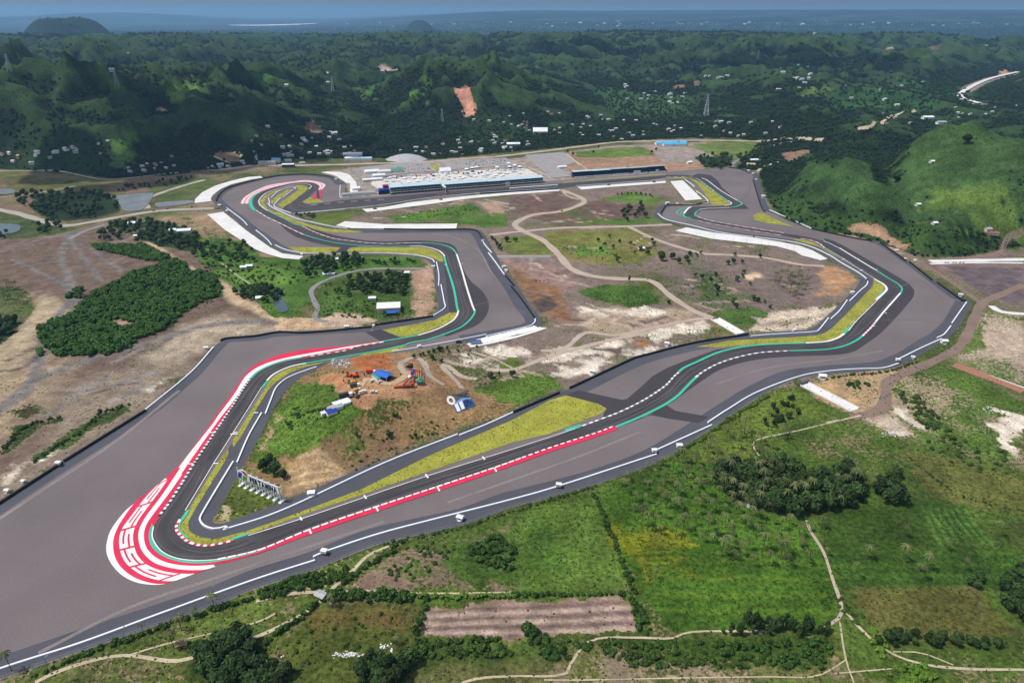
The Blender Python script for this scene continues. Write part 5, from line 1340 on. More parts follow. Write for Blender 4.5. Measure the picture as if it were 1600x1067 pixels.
def crown(seed, Rr, z0, z1, nq, m, lobes=7, q=.17, core=.8):
    r = random.Random(seed); V = []; F = []; T = []
    zc = (z0+z1)/2; hh = (z1-z0)/2
    L_ = []
    for i in range(lobes):
        a = r.uniform(0, 6.28); d = Rr*.52*math.sqrt(r.random()); z = zc + hh*r.uniform(-.45, .5)
        L_.append((d*math.cos(a), d*math.sin(a), z, Rr*r.uniform(.36, .58), hh*r.uniform(.42, .62)))
    iv, if_ = ico()
    for (x, y, z, a, b_) in L_:
        k = len(V); tone = r.uniform(.75, 1.1)
        for v in iv:
            n_ = r.uniform(.78, 1.08)*core
            V.append((x+v[0]*a*n_, y+v[1]*a*n_, z+v[2]*b_*n_))
        for f in if_: F.append(tuple(k+i for i in f)); T.append(tone*r.uniform(.8, 1.15))
    for i in range(nq):
        x, y, z, a, b_ = r.choice(L_)
        while True:
            n_ = Vector((r.uniform(-1, 1), r.uniform(-1, 1), r.uniform(-.7, 1)))
            if .2 < n_.length < 1: break
        n_.normalize()
        p = Vector((x+n_.x*a*r.uniform(.85, 1.12), y+n_.y*a*r.uniform(.85, 1.12), z+n_.z*b_*r.uniform(.85, 1.15)))
        n2 = (n_ + Vector((r.uniform(-.7, .7), r.uniform(-.7, .7), r.uniform(-.3, .9)))).normalized()
        u = n2.orthogonal().normalized(); u.rotate(Matrix.Rotation(r.uniform(0, 6.28), 3, n2)); v = n2.cross(u)
        s = Rr*q*r.uniform(.6, 1.3); k = len(V)
        V += [tuple(p-u*s-v*s*.6), tuple(p+u*s-v*s*.5), tuple(p+u*s*.8+v*s*.6), tuple(p-u*s*.9+v*s*.7)]
        F.append((k, k+1, k+2, k+3)); T.append(r.uniform(.6, 1.45))
    me_ = mesh('crown', V, F, m)
    a = me_.attributes.new('tone', 'FLOAT', 'FACE'); a.data.foreach_set('value', np.array(T, np.float32))
    return me_

def trunk(h, r0, seed=1, limbs=3, lean=0.0):
    r = random.Random(seed); m = MB(); p = Vector((0, 0, -.3)); n = 4
    for i in range(n):
        q = Vector((lean*(i+1)/n + r.uniform(-.12, .12), r.uniform(-.12, .12), h*(i+1)/n))
        m.bar(p, q, r0*(1-.6*i/n), 0, 6, r0*(1-.6*(i+1)/n)); p = q
    for k in range(limbs):
        a = 6.28*k/max(limbs, 1) + r.random(); z = h*r.uniform(.5, .8)
        m.bar((0, 0, z), (math.cos(a)*h*.35, math.sin(a)*h*.35, z+h*.4), r0*.4, 0, 4, r0*.12)
    me_ = m.mesh('trunk', [BARK]); a = me_.attributes.new('tone', 'FLOAT', 'FACE'); a.data.foreach_set('value', np.ones(len(me_.polygons), np.float32))
    return me_

def palm_crown(seed, h):
    r = random.Random(seed); V = []; F = []; T = []
    for k in range(13):
        a = 6.28*k/13 + r.uniform(-.2, .2); Lf = r.uniform(2.9, 4.1); up = r.uniform(.1, 1.2); w_ = .42
        prev = None
        tone = r.uniform(.7, 1.35)
        for i in range(6):
            t = i/5; rad = Lf*t*(1-.12*t); z = h + up*1.7*t - (1.9+.5*up)*t*t*1.2
            ww = w_*(.35+1.2*t)*(1.05-t)**.6 + .05
            cx, cy = math.cos(a)*rad, math.sin(a)*rad; sx, sy = -math.sin(a)*ww, math.cos(a)*ww
            V += [(cx+sx, cy+sy, z-.35*ww), (cx, cy, z+.12), (cx-sx, cy-sy, z-.35*ww)]
            j = len(V)-3
            if prev is not None:
                F += [(prev, prev+1, j+1, j), (prev+1, prev+2, j+2, j+1)]; T += [tone*r.uniform(.85, 1.15)]*2
            prev = j
    me_ = mesh('frond_crown', V, F, PALM)
    a = me_.attributes.new('tone', 'FLOAT', 'FACE'); a.data.foreach_set('value', np.array(T, np.float32))
    return me_

TREES = {}
for i in range(4):
    TREES['broad', i] = (crown(10+i, 3.6, 1.8, 7.6, 330, LEAF), trunk(3.6, .28, i))
    TREES['dark', i] = (crown(30+i, 3.6, 1.6, 8.0, 330, DLEAF), trunk(3.6, .3, i+9))
    TREES['slim', i] = (crown(50+i, 2.0, 1.2, 9.0, 260, DLEAF, 8, .2), trunk(4, .2, i+19))
    TREES['shrub', i] = (crown(70+i, 1.7, .1, 2.3, 130, HLEAF, 5, .2), None)
    TREES['brush', i] = (crown(80+i, 1.8, .1, 1.9, 130, LEAF, 5, .2), None)
    TREES['bright', i] = (crown(90+i, 1.8, .1, 2.4, 130, BLEAF, 5, .2), None)
    TREES['mangrove', i] = (crown(110+i, 3.2, .3, 4.6, 220, MLEAF, 6, .18), None)
    TREES['wood', i] = (crown(130+i, 4.2, .2, 7.4, 170, WLEAF, 6, .24), None)
    hp_ = (9.5, 11.0, 12.5, 10.2)[i]
    TREES['palm', i] = (palm_crown(150+i, hp_), trunk(hp_, .24, 30+i, 0, (.4, -.6, .3, .8)[i]))
NAMES = {'broad': 'broadleaf_tree', 'dark': 'broadleaf_tree', 'slim': 'slender_tree', 'palm': 'palm_tree', 'shrub': 'shrub', 'brush': 'shrub', 'bright': 'shrub', 'mangrove': 'mangrove_tree'}
CATS = {'broad': 'tree', 'dark': 'tree', 'slim': 'tree', 'palm': 'palm', 'shrub': 'bush', 'brush': 'bush', 'bright': 'bush', 'mangrove': 'mangrove'}
def plant_one(kind, x, y, s, label, group):
    i = rnd.randrange(4); c, t = TREES[kind, i]; z = hz(x, y)
    s *= rnd.choice((.72, .85, 1, 1, 1.12, 1.25)) if group else 1
    sc = (s*rnd.uniform(.85, 1.18), s*rnd.uniform(.85, 1.18), s*rnd.uniform(.85, 1.25))
    if t is None:
        sc = tuple(v*.86 for v in sc)
        o = link(NAMES[kind], c); o.location = (x, y, z - .05); o.rotation_euler = (0, 0, rnd.uniform(0, 6.28)); o.scale = sc
        return tag(o, label, CATS[kind], group)
    e_ = empty(NAMES[kind], (x, y, z - .05), rnd.uniform(0, 6.28), label, CATS[kind], group); e_.scale = sc
    link('trunk', t, e_); link('crown', c, e_)
    return e_

WANT = []      # kind, x, y, scale, label, group
def poly_pts(pts, n, hole=None, mind=0.0):
    W = drop(parse(pts))[:, :2]; out = []
    Hh = drop(parse(hole))[:, :2] if hole else None
    lo, hi = W.min(0), W.max(0); tries = 0
    while len(out) < n and tries < 60:
        tries += 1
        q = np.array([[rnd.uniform(lo[0], hi[0]), rnd.uniform(lo[1], hi[1])] for _ in range(max(n*2, 40))])
        k = inpoly(q[:, 0], q[:, 1], W)
        if Hh is not None: k &= ~inpoly(q[:, 0], q[:, 1], Hh)
        for p in q[k]:
            if len(out) >= n: break
            if mind and any((p[0]-o_[0])**2 + (p[1]-o_[1])**2 < mind*mind for o_ in out[-250:]): continue
            out.append(tuple(p))
    return out
def grove(kind, pts, n, s0, s1, label, group, hole=None, mind=0):
    for p in poly_pts(pts, n, hole, mind): WANT.append((kind, p[0], p[1], rnd.uniform(s0, s1), label, group))
def row(kind, pts, sp, s0, s1, label, group, jit=1.0):
    W = resample(smooth_line(drop(parse(pts))[:, :2]) if len(parse(pts)) > 2 else drop(parse(pts))[:, :2], sp)
    for p in W: WANT.append((kind, p[0]+rnd.gauss(0, jit), p[1]+rnd.gauss(0, jit), rnd.uniform(s0, s1), label, group))
def single(kind, x, y, s, label, group=None):
    p = drop([(x, y)])[0]; WANT.append((kind, p[0], p[1], s, label, group))

# prominent single trees
for a in (("dark",1033,408,1.75,"largest round dark tree in the middle of the infield"),("dark",428,742,1.5,"big dark spreading tree behind the letters sign"),("dark",412,735,1.2,"dark tree touching the left end of the letters sign"),("dark",443,748,1.15,"dark tree behind the right half of the letters sign"),("dark",425,728,1.2,"dark tree at the back of the clump behind the letters sign"),
          ("broad",465,652,.75,"round bright bush tree halfway up the grassy hill"),("broad",452,668,.7,"lower round bush on the grassy hill"),("bright",617,650,2.1,"bright green bushy tree on the brown front slope"),("dark",608,682,.65,"dark tree in the middle of the brown front slope"),("dark",557,682,.6,"dark tree at the left of the brown front slope"),("slim",580,684,.5,"thin dark tree on the brown front slope"),("dark",649,684,.6,"dark tree at the right of the brown front slope"),
          ("dark",766,590,.85,"round dark tree beside the gravel track below the limestone"),("slim",780,587,.6,"slim dark tree beside the gravel track"),("broad",801,589,.85,"tree casting a shadow on the bright grass by the gravel track"),("dark",1045,475,.75,"lone round tree at the corner of the dirt path"),
          ("dark",792,378,1.4,"dark tree beside the culvert road"),("broad",805,378,1.0,"smaller tree right of the culvert road tree"),("slim",983,441,.9,"thin tree standing by the curve of the gravel road"),("dark",965,410,1.0,"small dark tree left of the largest infield tree"),
          ("dark",1240,228,2.0,"dark tree on the saddle above the circuit end"),("dark",1398,285,2.0,"round dark tree alone on the green hillside"),("dark",1510,225,2.4,"dark round tree near the top of the right green hill")):
    single(*a)
G1 = 'trees scattered over the infield'
grove('dark', "985,322 1008,318 1016,335 1000,350 970,346 972,332", 16, 1.0, 1.6, "dark tree in the clump beside the small chicane", 'trees beside the small chicane', mind=5)
row('dark', "965,305 985,304 1010,306 1018,309", 9, .55, .8, "dark bush tree in the row above the infield lawn", 'row above the infield lawn')
for x, y, s in ((935,378,.9),(945,384,.8),(952,372,.8),(958,388,.9),(968,380,.9),(985,382,.8),(992,397,.8),(1000,392,.9),(1012,398,1),(1019,378,.9),(1022,384,.9),(1050,405,1.3),(1060,412,1.2),(1072,408,1.2),(1078,400,1.0),(1075,412,1.0),(1088,401,.8),(1095,397,.7),(1148,400,.8),(1187,403,.9),(1160,412,.8),(938,392,.9),(962,402,.7)):
    single('dark' if s > .85 else 'broad', x, y, s, "small dark tree around the thatched hut clearing in the infield", 'trees round the infield hut')
for x, y, s in ((1086,433,.8),(1096,436,1),(1110,440,.9),(1118,432,.9),(1118,450,.8),(1137,414,1),(1146,412,1),(1152,440,1),(1160,434,.8),(1172,446,.7),(1121,455,.9),(1146,475,1),(1150,482,.9),(1177,470,1),(1184,472,.9),(1203,482,.7),(1195,474,.6),(1120,462,.7),(1162,428,.8)):
    single('broad' if s < .9 else 'dark', x, y, s, "small tree on the purple brown ground left of the palms", 'trees left of the infield palms')
grove('palm', "1208,430 1225,422 1240,428 1262,432 1268,442 1250,462 1235,470 1212,455", 34, .8, 1.05, "palm in the infield palm clump below the orange dirt", 'palms in the infield clump', mind=3.5)
G2 = 'trees on the hamlet island'
grove('dark', "540,437 600,430 634,428 637,450 630,468 600,460 575,462 545,452", 80, .8, 1.25, "leafy tree in the wood behind the white roofed house", 'wood behind the white roofed house', mind=3)
grove('broad', "503,447 540,440 560,460 530,470 505,462", 16, .5, .8, "small tree in the garden left of the white roofed house", G2)
grove('brush', "500,470 590,466 600,490 560,500 505,496", 50, .7, 1.2, "low shrub in the grass left of the white roofed house", 'shrubs on the hamlet island')
single('broad', 600, 494, .9, "tree in front of the white roofed house")
row('slim', "610,497 640,489", 8, .5, .7, "thin tree by the fence in front of the white roofed house", 'fence side trees')
grove('dark', "470,412 500,402 555,400 575,412 545,425 505,432 478,436", 60, .9, 1.4, "tree in the belt under the bottom of the upper verge", 'tree belt below the upper verge', mind=3)
grove('dark', "575,409 640,406 660,413 600,416", 16, .6, .9, "tree of the thin belt along the top of the hamlet road", 'thin belt above the hamlet road')
grove('dark', "362,455 385,450 430,448 440,462 425,478 405,472 380,468", 44, .8, 1.2, "tree in the dark belt along the sand left of the channel", 'dark belt beside the channel', mind=3)
grove('dark', "300,385 350,378 385,383 410,400 395,412 340,410 305,402", 60, .7, 1.2, "tree among the huts below the slanted pad", 'trees below the slanted pad', mind=3)
grove('brush', "310,405 470,412 480,440 400,452 360,440 320,425", 110, .8, 1.6, "shrub in the green meadow below the slanted pad", 'shrubs in the green meadow')
row('slim', "300,425 352,436 372,446", 7, .4, .6, "slim bush along the sandy track edge", 'bushes along the sandy track')
grove('dark', "168,352 215,346 262,350 300,360 330,385 290,392 240,386 190,380 150,374", 110, .9, 1.4, "tree in the wood around the white roofed compound", 'wood round the left compound', mind=3)
grove('palm', "315,360 335,372 350,382 322,380", 9, .8, 1, "palm beside the bare earth under the slanted pad", 'palms under the slanted pad')
grove('dark', "18,308 50,302 105,300 160,302 182,312 186,332 140,344 85,344 40,326", 120, .9, 1.5, "tree in the wet wood beside the lagoon", 'wet wood beside the lagoon', mind=3)
grove('dark', "58,352 85,346 102,352 95,362 62,366", 16, .9, 1.3, "tree of the clump between the two left roads", 'clump between the left roads')
grove('dark', "-30,366 18,362 20,372 -30,376", 9, .8, 1.2, "tree at the far left edge below the pond", 'trees below the pond')
grove('dark', "165,300 205,288 240,286 300,276 300,285 260,292 200,300", 40, .6, 1.1, "scrub tree above the shallow lagoon", 'scrub above the lagoon')
grove('broad', "450,333 470,331 500,338 485,345", 22, .4, .7, "scrubby tree beside the inner barrier of the far loop", 'scrub inside the far loop')
grove('palm', "0,452 30,450 45,462 50,482 25,490 0,488", 14, .8, 1.1, "palm on the grassy spit at the left edge", 'palms on the left spit', mind=3)
grove('dark', "-20,500 8,500 30,506 15,522 -20,540", 26, .9, 1.4, "dark tree at the left edge below the grassy spit", 'trees below the grassy spit')
# near right: dark grove with palms
grove('dark', "1112,742 1140,732 1165,728 1200,734 1240,738 1262,752 1300,745 1340,752 1352,775 1340,792 1300,797 1265,800 1240,812 1205,800 1165,790 1130,770", 150, 1.0, 1.6, "dark leafy tree in the dense grove above the coconut field", 'dense grove above the coconut field', mind=3.2)
grove('palm', "1200,740 1260,750 1340,760 1340,790 1240,805", 16, .95, 1.25, "palm among the right half of the dense grove", 'palms in the right half of the dense grove', mind=5)
grove('broad', "1112,742 1200,734 1262,752 1340,752 1340,792 1240,812 1165,790", 40, .7, 1.3, "paler leafy tree inside the dense grove", 'paler trees inside the dense grove', mind=3)
grove('dark', "1372,742 1400,745 1410,775 1418,790 1385,790 1372,775", 16, 1.0, 1.5, "dark tree in the small clump right of the dense grove", 'small clump right of the grove', mind=3)
grove('palm', "960,760 1040,720 1110,722 1140,770 1180,800 1230,812 1262,850 1270,880 1200,892 1130,880 1090,850 1000,830", 100, .82, 1.12, "coconut palm standing in the green field below the bottom wall", 'coconut palms in the green field', mind=6)
grove('palm', "1120,730 1165,726 1240,740 1250,790 1200,800 1140,775", 30, .95, 1.2, "coconut palm rising above the dense grove", 'palms above the dense grove', mind=4)
grove('palm', "1085,705 1110,690 1200,660 1240,690 1190,720 1110,730", 22, .8, 1.05, "palm on the bright slope under the bottom corner road", 'palms on the bright slope', mind=5)
grove('dark', "1180,650 1240,620 1250,650 1200,668", 22, .5, .9, "tree on the slope left of the underpass ramp", 'trees left of the underpass')
for x, y in ((1354,873),(1408,878),(1436,892),(1446,890),(1440,905),(1479,860),(1505,890),(1334,902),(1557,838),(1283,826),(1262,830),(1292,868),(1411,838),(1024,905)):
    single('palm', x, y, .95, "lone coconut palm in the dark fields on the right", 'lone palms in the right fields')
for x, y in ((18,1048),(225,990),(284,985),(272,1012),(335,948),(305,965),(520,948),(620,1007),(645,985)):
    single('palm', x, y, .9, "scattered palm along the bottom left paths", 'palms along the bottom left paths')
grove('dark', "315,1020 345,1010 395,1005 405,1035 400,1080 330,1080 310,1055", 34, .9, 1.4, "dark tree among the huts at the bottom edge left of centre", 'trees round the bottom huts', mind=3)
grove('slim', "330,1010 365,1002 370,1012 335,1020", 8, .7, .9, "upright tree by the path above the bottom huts", 'upright trees by the bottom path')
grove('dark', "395,1045 450,1040 455,1080 395,1080", 16, .9, 1.3, "dark tree right of the bottom huts", 'trees right of the bottom huts', mind=3)
grove('dark', "556,1042 600,1030 640,1024 645,1040 620,1075 560,1070", 28, .8, 1.2, "dark tree in the clump at the bottom below the rubble", 'clump below the rubble', mind=3)
row('slim', "1130,990 1180,986 1235,985 1290,988", 4, .7, 1.1, "dark feathery tree in the row along the field path", 'feathery row along the path')
grove('slim', "1160,972 1245,975 1295,985 1290,995 1170,995", 26, .7, 1.15, "dark feathery tree in the row along the field path", 'feathery row along the path')
grove('dark', "1550,905 1600,900 1640,935 1640,985 1590,970 1560,940", 26, .9, 1.3, "dark tree at the right edge beside the olive field", 'trees at the right edge', mind=3)
grove('dark', "1515,905 1530,905 1530,918 1514,918", 4, .8, 1.1, "small pair tree in the corner of the dark field", 'corner trees of the dark field')
grove('dark', "1345,1000 1420,988 1480,995 1560,1005 1565,1015 1480,1010 1380,1010", 44, .5, .85, "bush tree along the lower edge of the olive field", 'bush belt under the olive field')
grove('bright', "1385,1045 1440,1040 1470,1060 1450,1075 1390,1075", 40, .9, 1.5, "bright bush at the bottom right path fork", 'bright bushes at the path fork')
grove('bright', "1360,980 1385,1005 1380,1030 1362,1010", 20, .9, 1.3, "bright bush beside the right hand path", 'bright bushes beside the right path')
# hedges and shrubs
row('shrub', "507,932 560,928 640,930", 2.2, 1.5, 2.0, "dark hedge bush of the thick hedge above the rubble field", 'thick hedge above the rubble field', .9)
row('shrub', "520,938 580,936 640,938", 2.4, 1.3, 1.8, "dark hedge bush of the thick hedge above the rubble field", 'thick hedge above the rubble field', .9)
row('bright', "640,932 700,933 800,932", 2.6, 1.0, 1.4, "bright hedge bush in front of the ploughed strip", 'bright hedge by the ploughed strip', .6)
row('shrub', "800,930 830,930 880,930 960,930 975,930", 3.4, .8, 1.3, "round bush in the line at the top of the ploughed strip", 'bush line above the ploughed strip', .5)
row('shrub', "665,940 660,965 652,990 645,1030", 2.4, 1.1, 1.6, "hedge bush left of the ploughed strip", 'hedge left of the ploughed strip', .8)
row('shrub', "400,1035 420,1000 455,975 495,945 507,935", 2.4, 1.0, 1.5, "hedge bush along the rising bottom left path", 'hedge along the bottom left path', .8)
row('shrub', "925,772 940,800 950,830 965,860 978,895 990,925", 2.6, .9, 1.4, "hedge bush between the two green fields", 'hedge between the green fields', .7)
grove('shrub', "985,935 1005,950 1020,990 1000,995 988,965", 28, 1.0, 1.6, "bush in the clump at the corner of the ploughed strip", 'clump at the ploughed strip corner')
grove('shrub', "815,985 830,975 845,990 880,1010 888,1030 850,1030 830,1005", 60, 1.1, 1.8, "dark bush in the long patch below the ploughed strip", 'dark bush patch')
grove('shrub', "735,850 790,835 805,860 800,890 760,885 735,870", 70, 1.0, 1.7, "bush in the scrub field right of the sandy fork", 'bushes in the brown scrub field')
grove('brush', "620,855 690,845 720,860 660,905 600,915", 40, .6, 1.1, "small bush on the brown scrub ground", 'small bushes on the scrub ground')
row('shrub', "530,915 560,895 600,868 625,850", 2.4, 1.0, 1.6, "bush right of the sandy track by the circuit fence", 'bushes right of the sandy track', .9)
grove('shrub', "402,925 480,897 545,888 548,900 500,918 410,938", 90, .9, 1.5, "bush in the belt between the fence and the sandy track", 'bush belt under the fence', mind=1)
row('shrub', "120,1025 200,1000 280,972 350,948 395,935", 2.6, .9, 1.4, "bush along the fence at the bottom left", 'bushes along the bottom left fence', .9)
row('shrub', "60,1055 130,1025", 3, .6, 1.0, "small bush at the lower left fence end", 'bushes at the fence end', .9)
row('brush', "600,851 660,838 726,825 790,803 840,788 930,760", 3.0, .5, 1.0, "low bush at the foot of the bottom fence", 'bushes at the foot of the bottom fence', .9)
row('brush', "1030,728 1090,690 1150,650 1200,620", 3.0, .7, 1.2, "bush at the foot of the fence above the palms", 'bushes under the right fence', .9)
row('shrub', "1300,590 1345,586 1390,580 1430,566", 3, .7, 1.2, "bush between the service road and the brown dirt road", 'bushes by the brown dirt road', .8)
grove('shrub', "1320,598 1355,595 1365,605 1330,610", 14, 1.0, 1.5, "dark bush beside the underpass ramp", 'bushes beside the ramp')
grove('brush', "1400,610 1440,620 1470,660 1500,690 1470,690 1420,650", 60, .9, 1.7, "dark shrub on the slope of the right meadow", 'shrubs on the right meadow')
grove('brush', "1440,690 1560,690 1590,740 1500,740", 40, .6, 1.3, "shrub in the meadow below the white rubble", 'shrubs below the white rubble')
grove('brush', "850,1000 980,1003 1060,1010 1100,1040 1000,1045 940,1020", 90, .9, 1.6, "shrub in the scrub along the bottom path", 'scrub along the bottom path')
grove('shrub', "1080,1000 1180,1000 1300,1000 1300,1045 1100,1045", 110, .9, 1.6, "shrub in the dark scrub at the bottom centre", 'dark scrub at the bottom centre')
grove('brush', "660,1000 780,995 800,1025 660,1030", 60, 1.0, 1.7, "shrub below the ploughed strip", 'shrubs below the ploughed strip')
grove('brush', "440,960 660,950 650,1040 450,1050", 50, .4, .9, "small bush in the rubble field", 'small bushes in the rubble field')
grove('brush', "1270,900 1290,960 1340,985 1350,960", 30, .5, 1.0, "small bush beside the path fork", 'small bushes by the fork')
row('brush', "1420,715 1470,755 1500,775 1600,800", 4, .5, .9, "bush on the field boundary at the right", 'bushes on the right field boundary', 1)
row('shrub', "30,672 60,660 95,652", 2.4, .7, 1.1, "bush on the left edge of the mud flat rise", 'bushes on the mud flat rise', 1)
row('shrub', "2,705 12,695 25,680 40,668", 2.4, .9, 1.3, "bush at the left end of the mud flat rise", 'bushes at the end of the rise', 1)
row('shrub', "55,722 80,703 110,685 140,665 158,645 180,640 200,633", 2.3, .7, 1.2, "bush on the bank above the black tyre wall", 'bushes on the left bank', 1.2)
single('dark', 158, 648, .7, "tallest bush on the bank above the left tyre wall")
row('dark', "700,545 680,551 662,556 648,560", 5, .5, .75, "dark bush in the row below the white barrier", 'dark bushes below the barrier', .8)
for x, y, s in ((735,549,.4),(716,550,.45),(702,551,.4),(745,543,.4),(676,562,.75),(690,566,.5),(732,556,.4)):
    single('dark', x, y, s, "small round bush on the pale ground under the stepped pad", 'round bushes under the stepped pad')
grove('brush', "450,640 520,600 540,625 500,660 440,680", 30, .5, .9, "small bush on the grassy hill", 'small bushes on the grassy hill')
row('shrub', "468,654 480,646 505,640 520,632 535,622", 3, .7, 1.1, "bush in the line up to the white tents", 'bush line by the white tents', .8)
grove('brush', "560,690 700,650 740,650 640,700 540,745", 50, .4, .9, "low scrub bush on the front slope", 'scrub on the front slope')
row('shrub', "840,440 855,438", 4, .6, .8, "bush by the bare earth", 'bushes by the bare earth')
row('dark', "768,372 775,380 782,392", 6, .5, .8, "bush in the row beside the ditch", 'bushes by the ditch')
grove('dark', "1088,245 1142,240 1145,256 1138,266 1100,264", 46, 1.0, 1.5, "tree in the wood behind the end of the main straight", 'wood behind the main straight', mind=3)
grove('dark', "1150,246 1200,232 1215,236 1200,248 1190,262 1155,256", 40, 1.0, 1.6, "tree at the foot of the hill by the sheds", 'trees by the hill foot sheds', mind=3)
for x, y in ((887,239),(895,243),(935,232),(1018,240),(927,240),(1025,236)): single('dark', x, y, 1.1, "small tree on the bare plots behind the stands", 'trees behind the stands')
grove('brush', "1085,425 1150,430 1150,475 1100,480 1060,450", 50, .5, .9, "low shrub on the purple brown ground", 'shrubs on the brown infield')
grove('brush', "880,385 960,380 1020,385 1010,405 900,408", 50, .5, .9, "low shrub in the olive infield meadow", 'shrubs in the olive meadow')
grove('brush', "610,338 740,320 750,332 620,346", 60, .6, 1.0, "shrub in the strip of green under the main straight", 'shrubs under the main straight')
grove('brush', "900,460 1010,450 1025,470 980,480 930,468", 24, .5, .8, "low shrub on the infield lawn by the limestone", 'shrubs on the limestone lawn')

def instancer(name, me_list, P, S, kind='stuff', protos=None):
    """points that carry copies of a plant mesh"""
    P = np.asarray(P); S = np.asarray(S, np.float32); sel = np.array([rnd.randrange(len(me_list)) for _ in range(len(P))])
    me_ = bpy.data.meshes.new(name); me_.from_pydata([tuple(p) for p in P], [], [])
    for nm, arr, ty in (('size', S, 'FLOAT'), ('turn', np.array([rnd.uniform(0, 6.28) for _ in P], np.float32), 'FLOAT'), ('pick', sel.astype(np.int32), 'INT')):
        a = me_.attributes.new(nm, ty, 'POINT'); a.data.foreach_set('value', arr)
    o = link(name, me_); o['kind'] = kind
    ng = bpy.data.node_groups.new(name, 'GeometryNodeTree')
    ng.interface.new_socket(name='Geometry', in_out='INPUT', socket_type='NodeSocketGeometry')
    ng.interface.new_socket(name='Geometry', in_out='OUTPUT', socket_type='NodeSocketGeometry')
    N_ = ng.nodes; gi = N_.new('NodeGroupInput'); go = N_.new('NodeGroupOutput'); jn = N_.new('GeometryNodeJoinGeometry')
    def at(nm, ty):
        a = N_.new('GeometryNodeInputNamedAttribute'); a.data_type = ty; a.inputs[0].default_value = nm; return a.outputs[0]
    sz, tn, pk = at('size', 'FLOAT'), at('turn', 'FLOAT'), at('pick', 'INT')
    cx = N_.new('ShaderNodeCombineXYZ'); ng.links.new(tn, cx.inputs[2])
    for k, ob in enumerate(protos):
        oi = N_.new('GeometryNodeObjectInfo'); oi.inputs['Object'].default_value = ob; oi.inputs['As Instance'].default_value = True
        cmpn = N_.new('FunctionNodeCompare'); cmpn.data_type = 'INT'; cmpn.operation = 'EQUAL'
        ng.links.new(pk, cmpn.inputs[2]); cmpn.inputs[3].default_value = k
        ip = N_.new('GeometryNodeInstanceOnPoints')
        ng.links.new(gi.outputs[0], ip.inputs['Points']); ng.links.new(oi.outputs['Geometry'], ip.inputs['Instance'])
        ng.links.new(cmpn.outputs[0], ip.inputs['Selection'])
        e2 = N_.new('FunctionNodeEulerToRotation'); ng.links.new(cx.outputs[0], e2.inputs[0]); ng.links.new(e2.outputs[0], ip.inputs['Rotation'])
        ng.links.new(sz, ip.inputs['Scale'])
        ng.links.new(ip.outputs[0], jn.inputs[0])
    ng.links.new(jn.outputs[0], go.inputs[0])
    md = o.modifiers.new('scatter', 'NODES'); md.node_group = ng
    return o

def to_px(x, y, z=0.0):
    dz = z - CAMH; d = y*CP - dz*SP
    return 800 + FPX*x/d, 533.5 - FPX*(y*SP + dz*CP)/d
GRP = {}
for i_, w_ in enumerate(WANT):
    if w_[5]: GRP.setdefault(w_[5], []).append(i_)
for g_, ids_ in GRP.items():
    if len(ids_) < 7: continue
    Q = np.array([to_px(WANT[i_][1], WANT[i_][2]) for i_ in ids_]); mn_, mx_ = Q.min(0), Q.max(0)
    wide = (mx_[0]-mn_[0]) > 3*(mx_[1]-mn_[1]); big_ = max(ids_, key=lambda i_: WANT[i_][3]/math.hypot(WANT[i_][1], WANT[i_][2]))
    for i_, q_ in zip(ids_, Q):
        a_, b_ = (q_-mn_)/np.maximum(mx_-mn_, 1e-3)
        if wide:
            k_ = min(4, int(a_*5)); ph = ('left end', 'left half', 'middle', 'right half', 'right end')[k_]
        else:
            h_ = ('left', 'centre', 'right')[min(2, int(a_*3))]; v_ = ('top', 'middle', 'bottom')[min(2, int(b_*3))]
            ph = 'very middle' if (h_, v_) == ('centre', 'middle') else (v_ + ' ' + h_)
        w_ = WANT[i_]; words = len(w_[4].split())
        lb = w_[4] + (', ' + ph + ' of the group' if words < 11 else ', ' + ph)
        WANT[i_] = w_[:4] + (lb,) + w_[5:]

# individuals: the nearest 300 of a kind, the rest of each kind as one mass
PROTO = {}
def take(kinds, limit=300):
    L_ = [w_ for w_ in WANT if w_[0] in kinds]
    L_.sort(key=lambda t: (t[5] is not None, math.hypot(t[1], t[2]) / t[3]))
    for w_ in L_[:limit]:
        o = plant_one(*w_)
    return L_[limit:]
def proto(kind):
    if kind not in PROTO:
        ob = []
        for i in range(4):
            c, t = TREES[kind, i]
            hits = [o for o in COL.objects if o.type == 'MESH' and o.data == c]
            ob.append(hits[0] if hits else None)
        PROTO[kind] = [o for o in ob if o is not None]
    return PROTO[kind]
rest = take(('broad', 'dark', 'slim')) + take(('palm',)) + take(('shrub', 'brush', 'bright'))
for kd, nm in (('broad', 'distant_trees'), ('dark', 'dark_distant_trees'), ('slim', 'thin_distant_trees'), ('palm', 'distant_palms'), ('shrub', 'hedge_scrub'), ('brush', 'low_scrub'), ('bright', 'bright_scrub')):
    rr = [r_ for r_ in rest if r_[0] == kd]
    if rr: instancer(nm, [0]*len(proto(kd)), [(r_[1], r_[2], hz(r_[1], r_[2])-.05) for r_ in rr], [r_[3] for r_ in rr], protos=proto(kd))

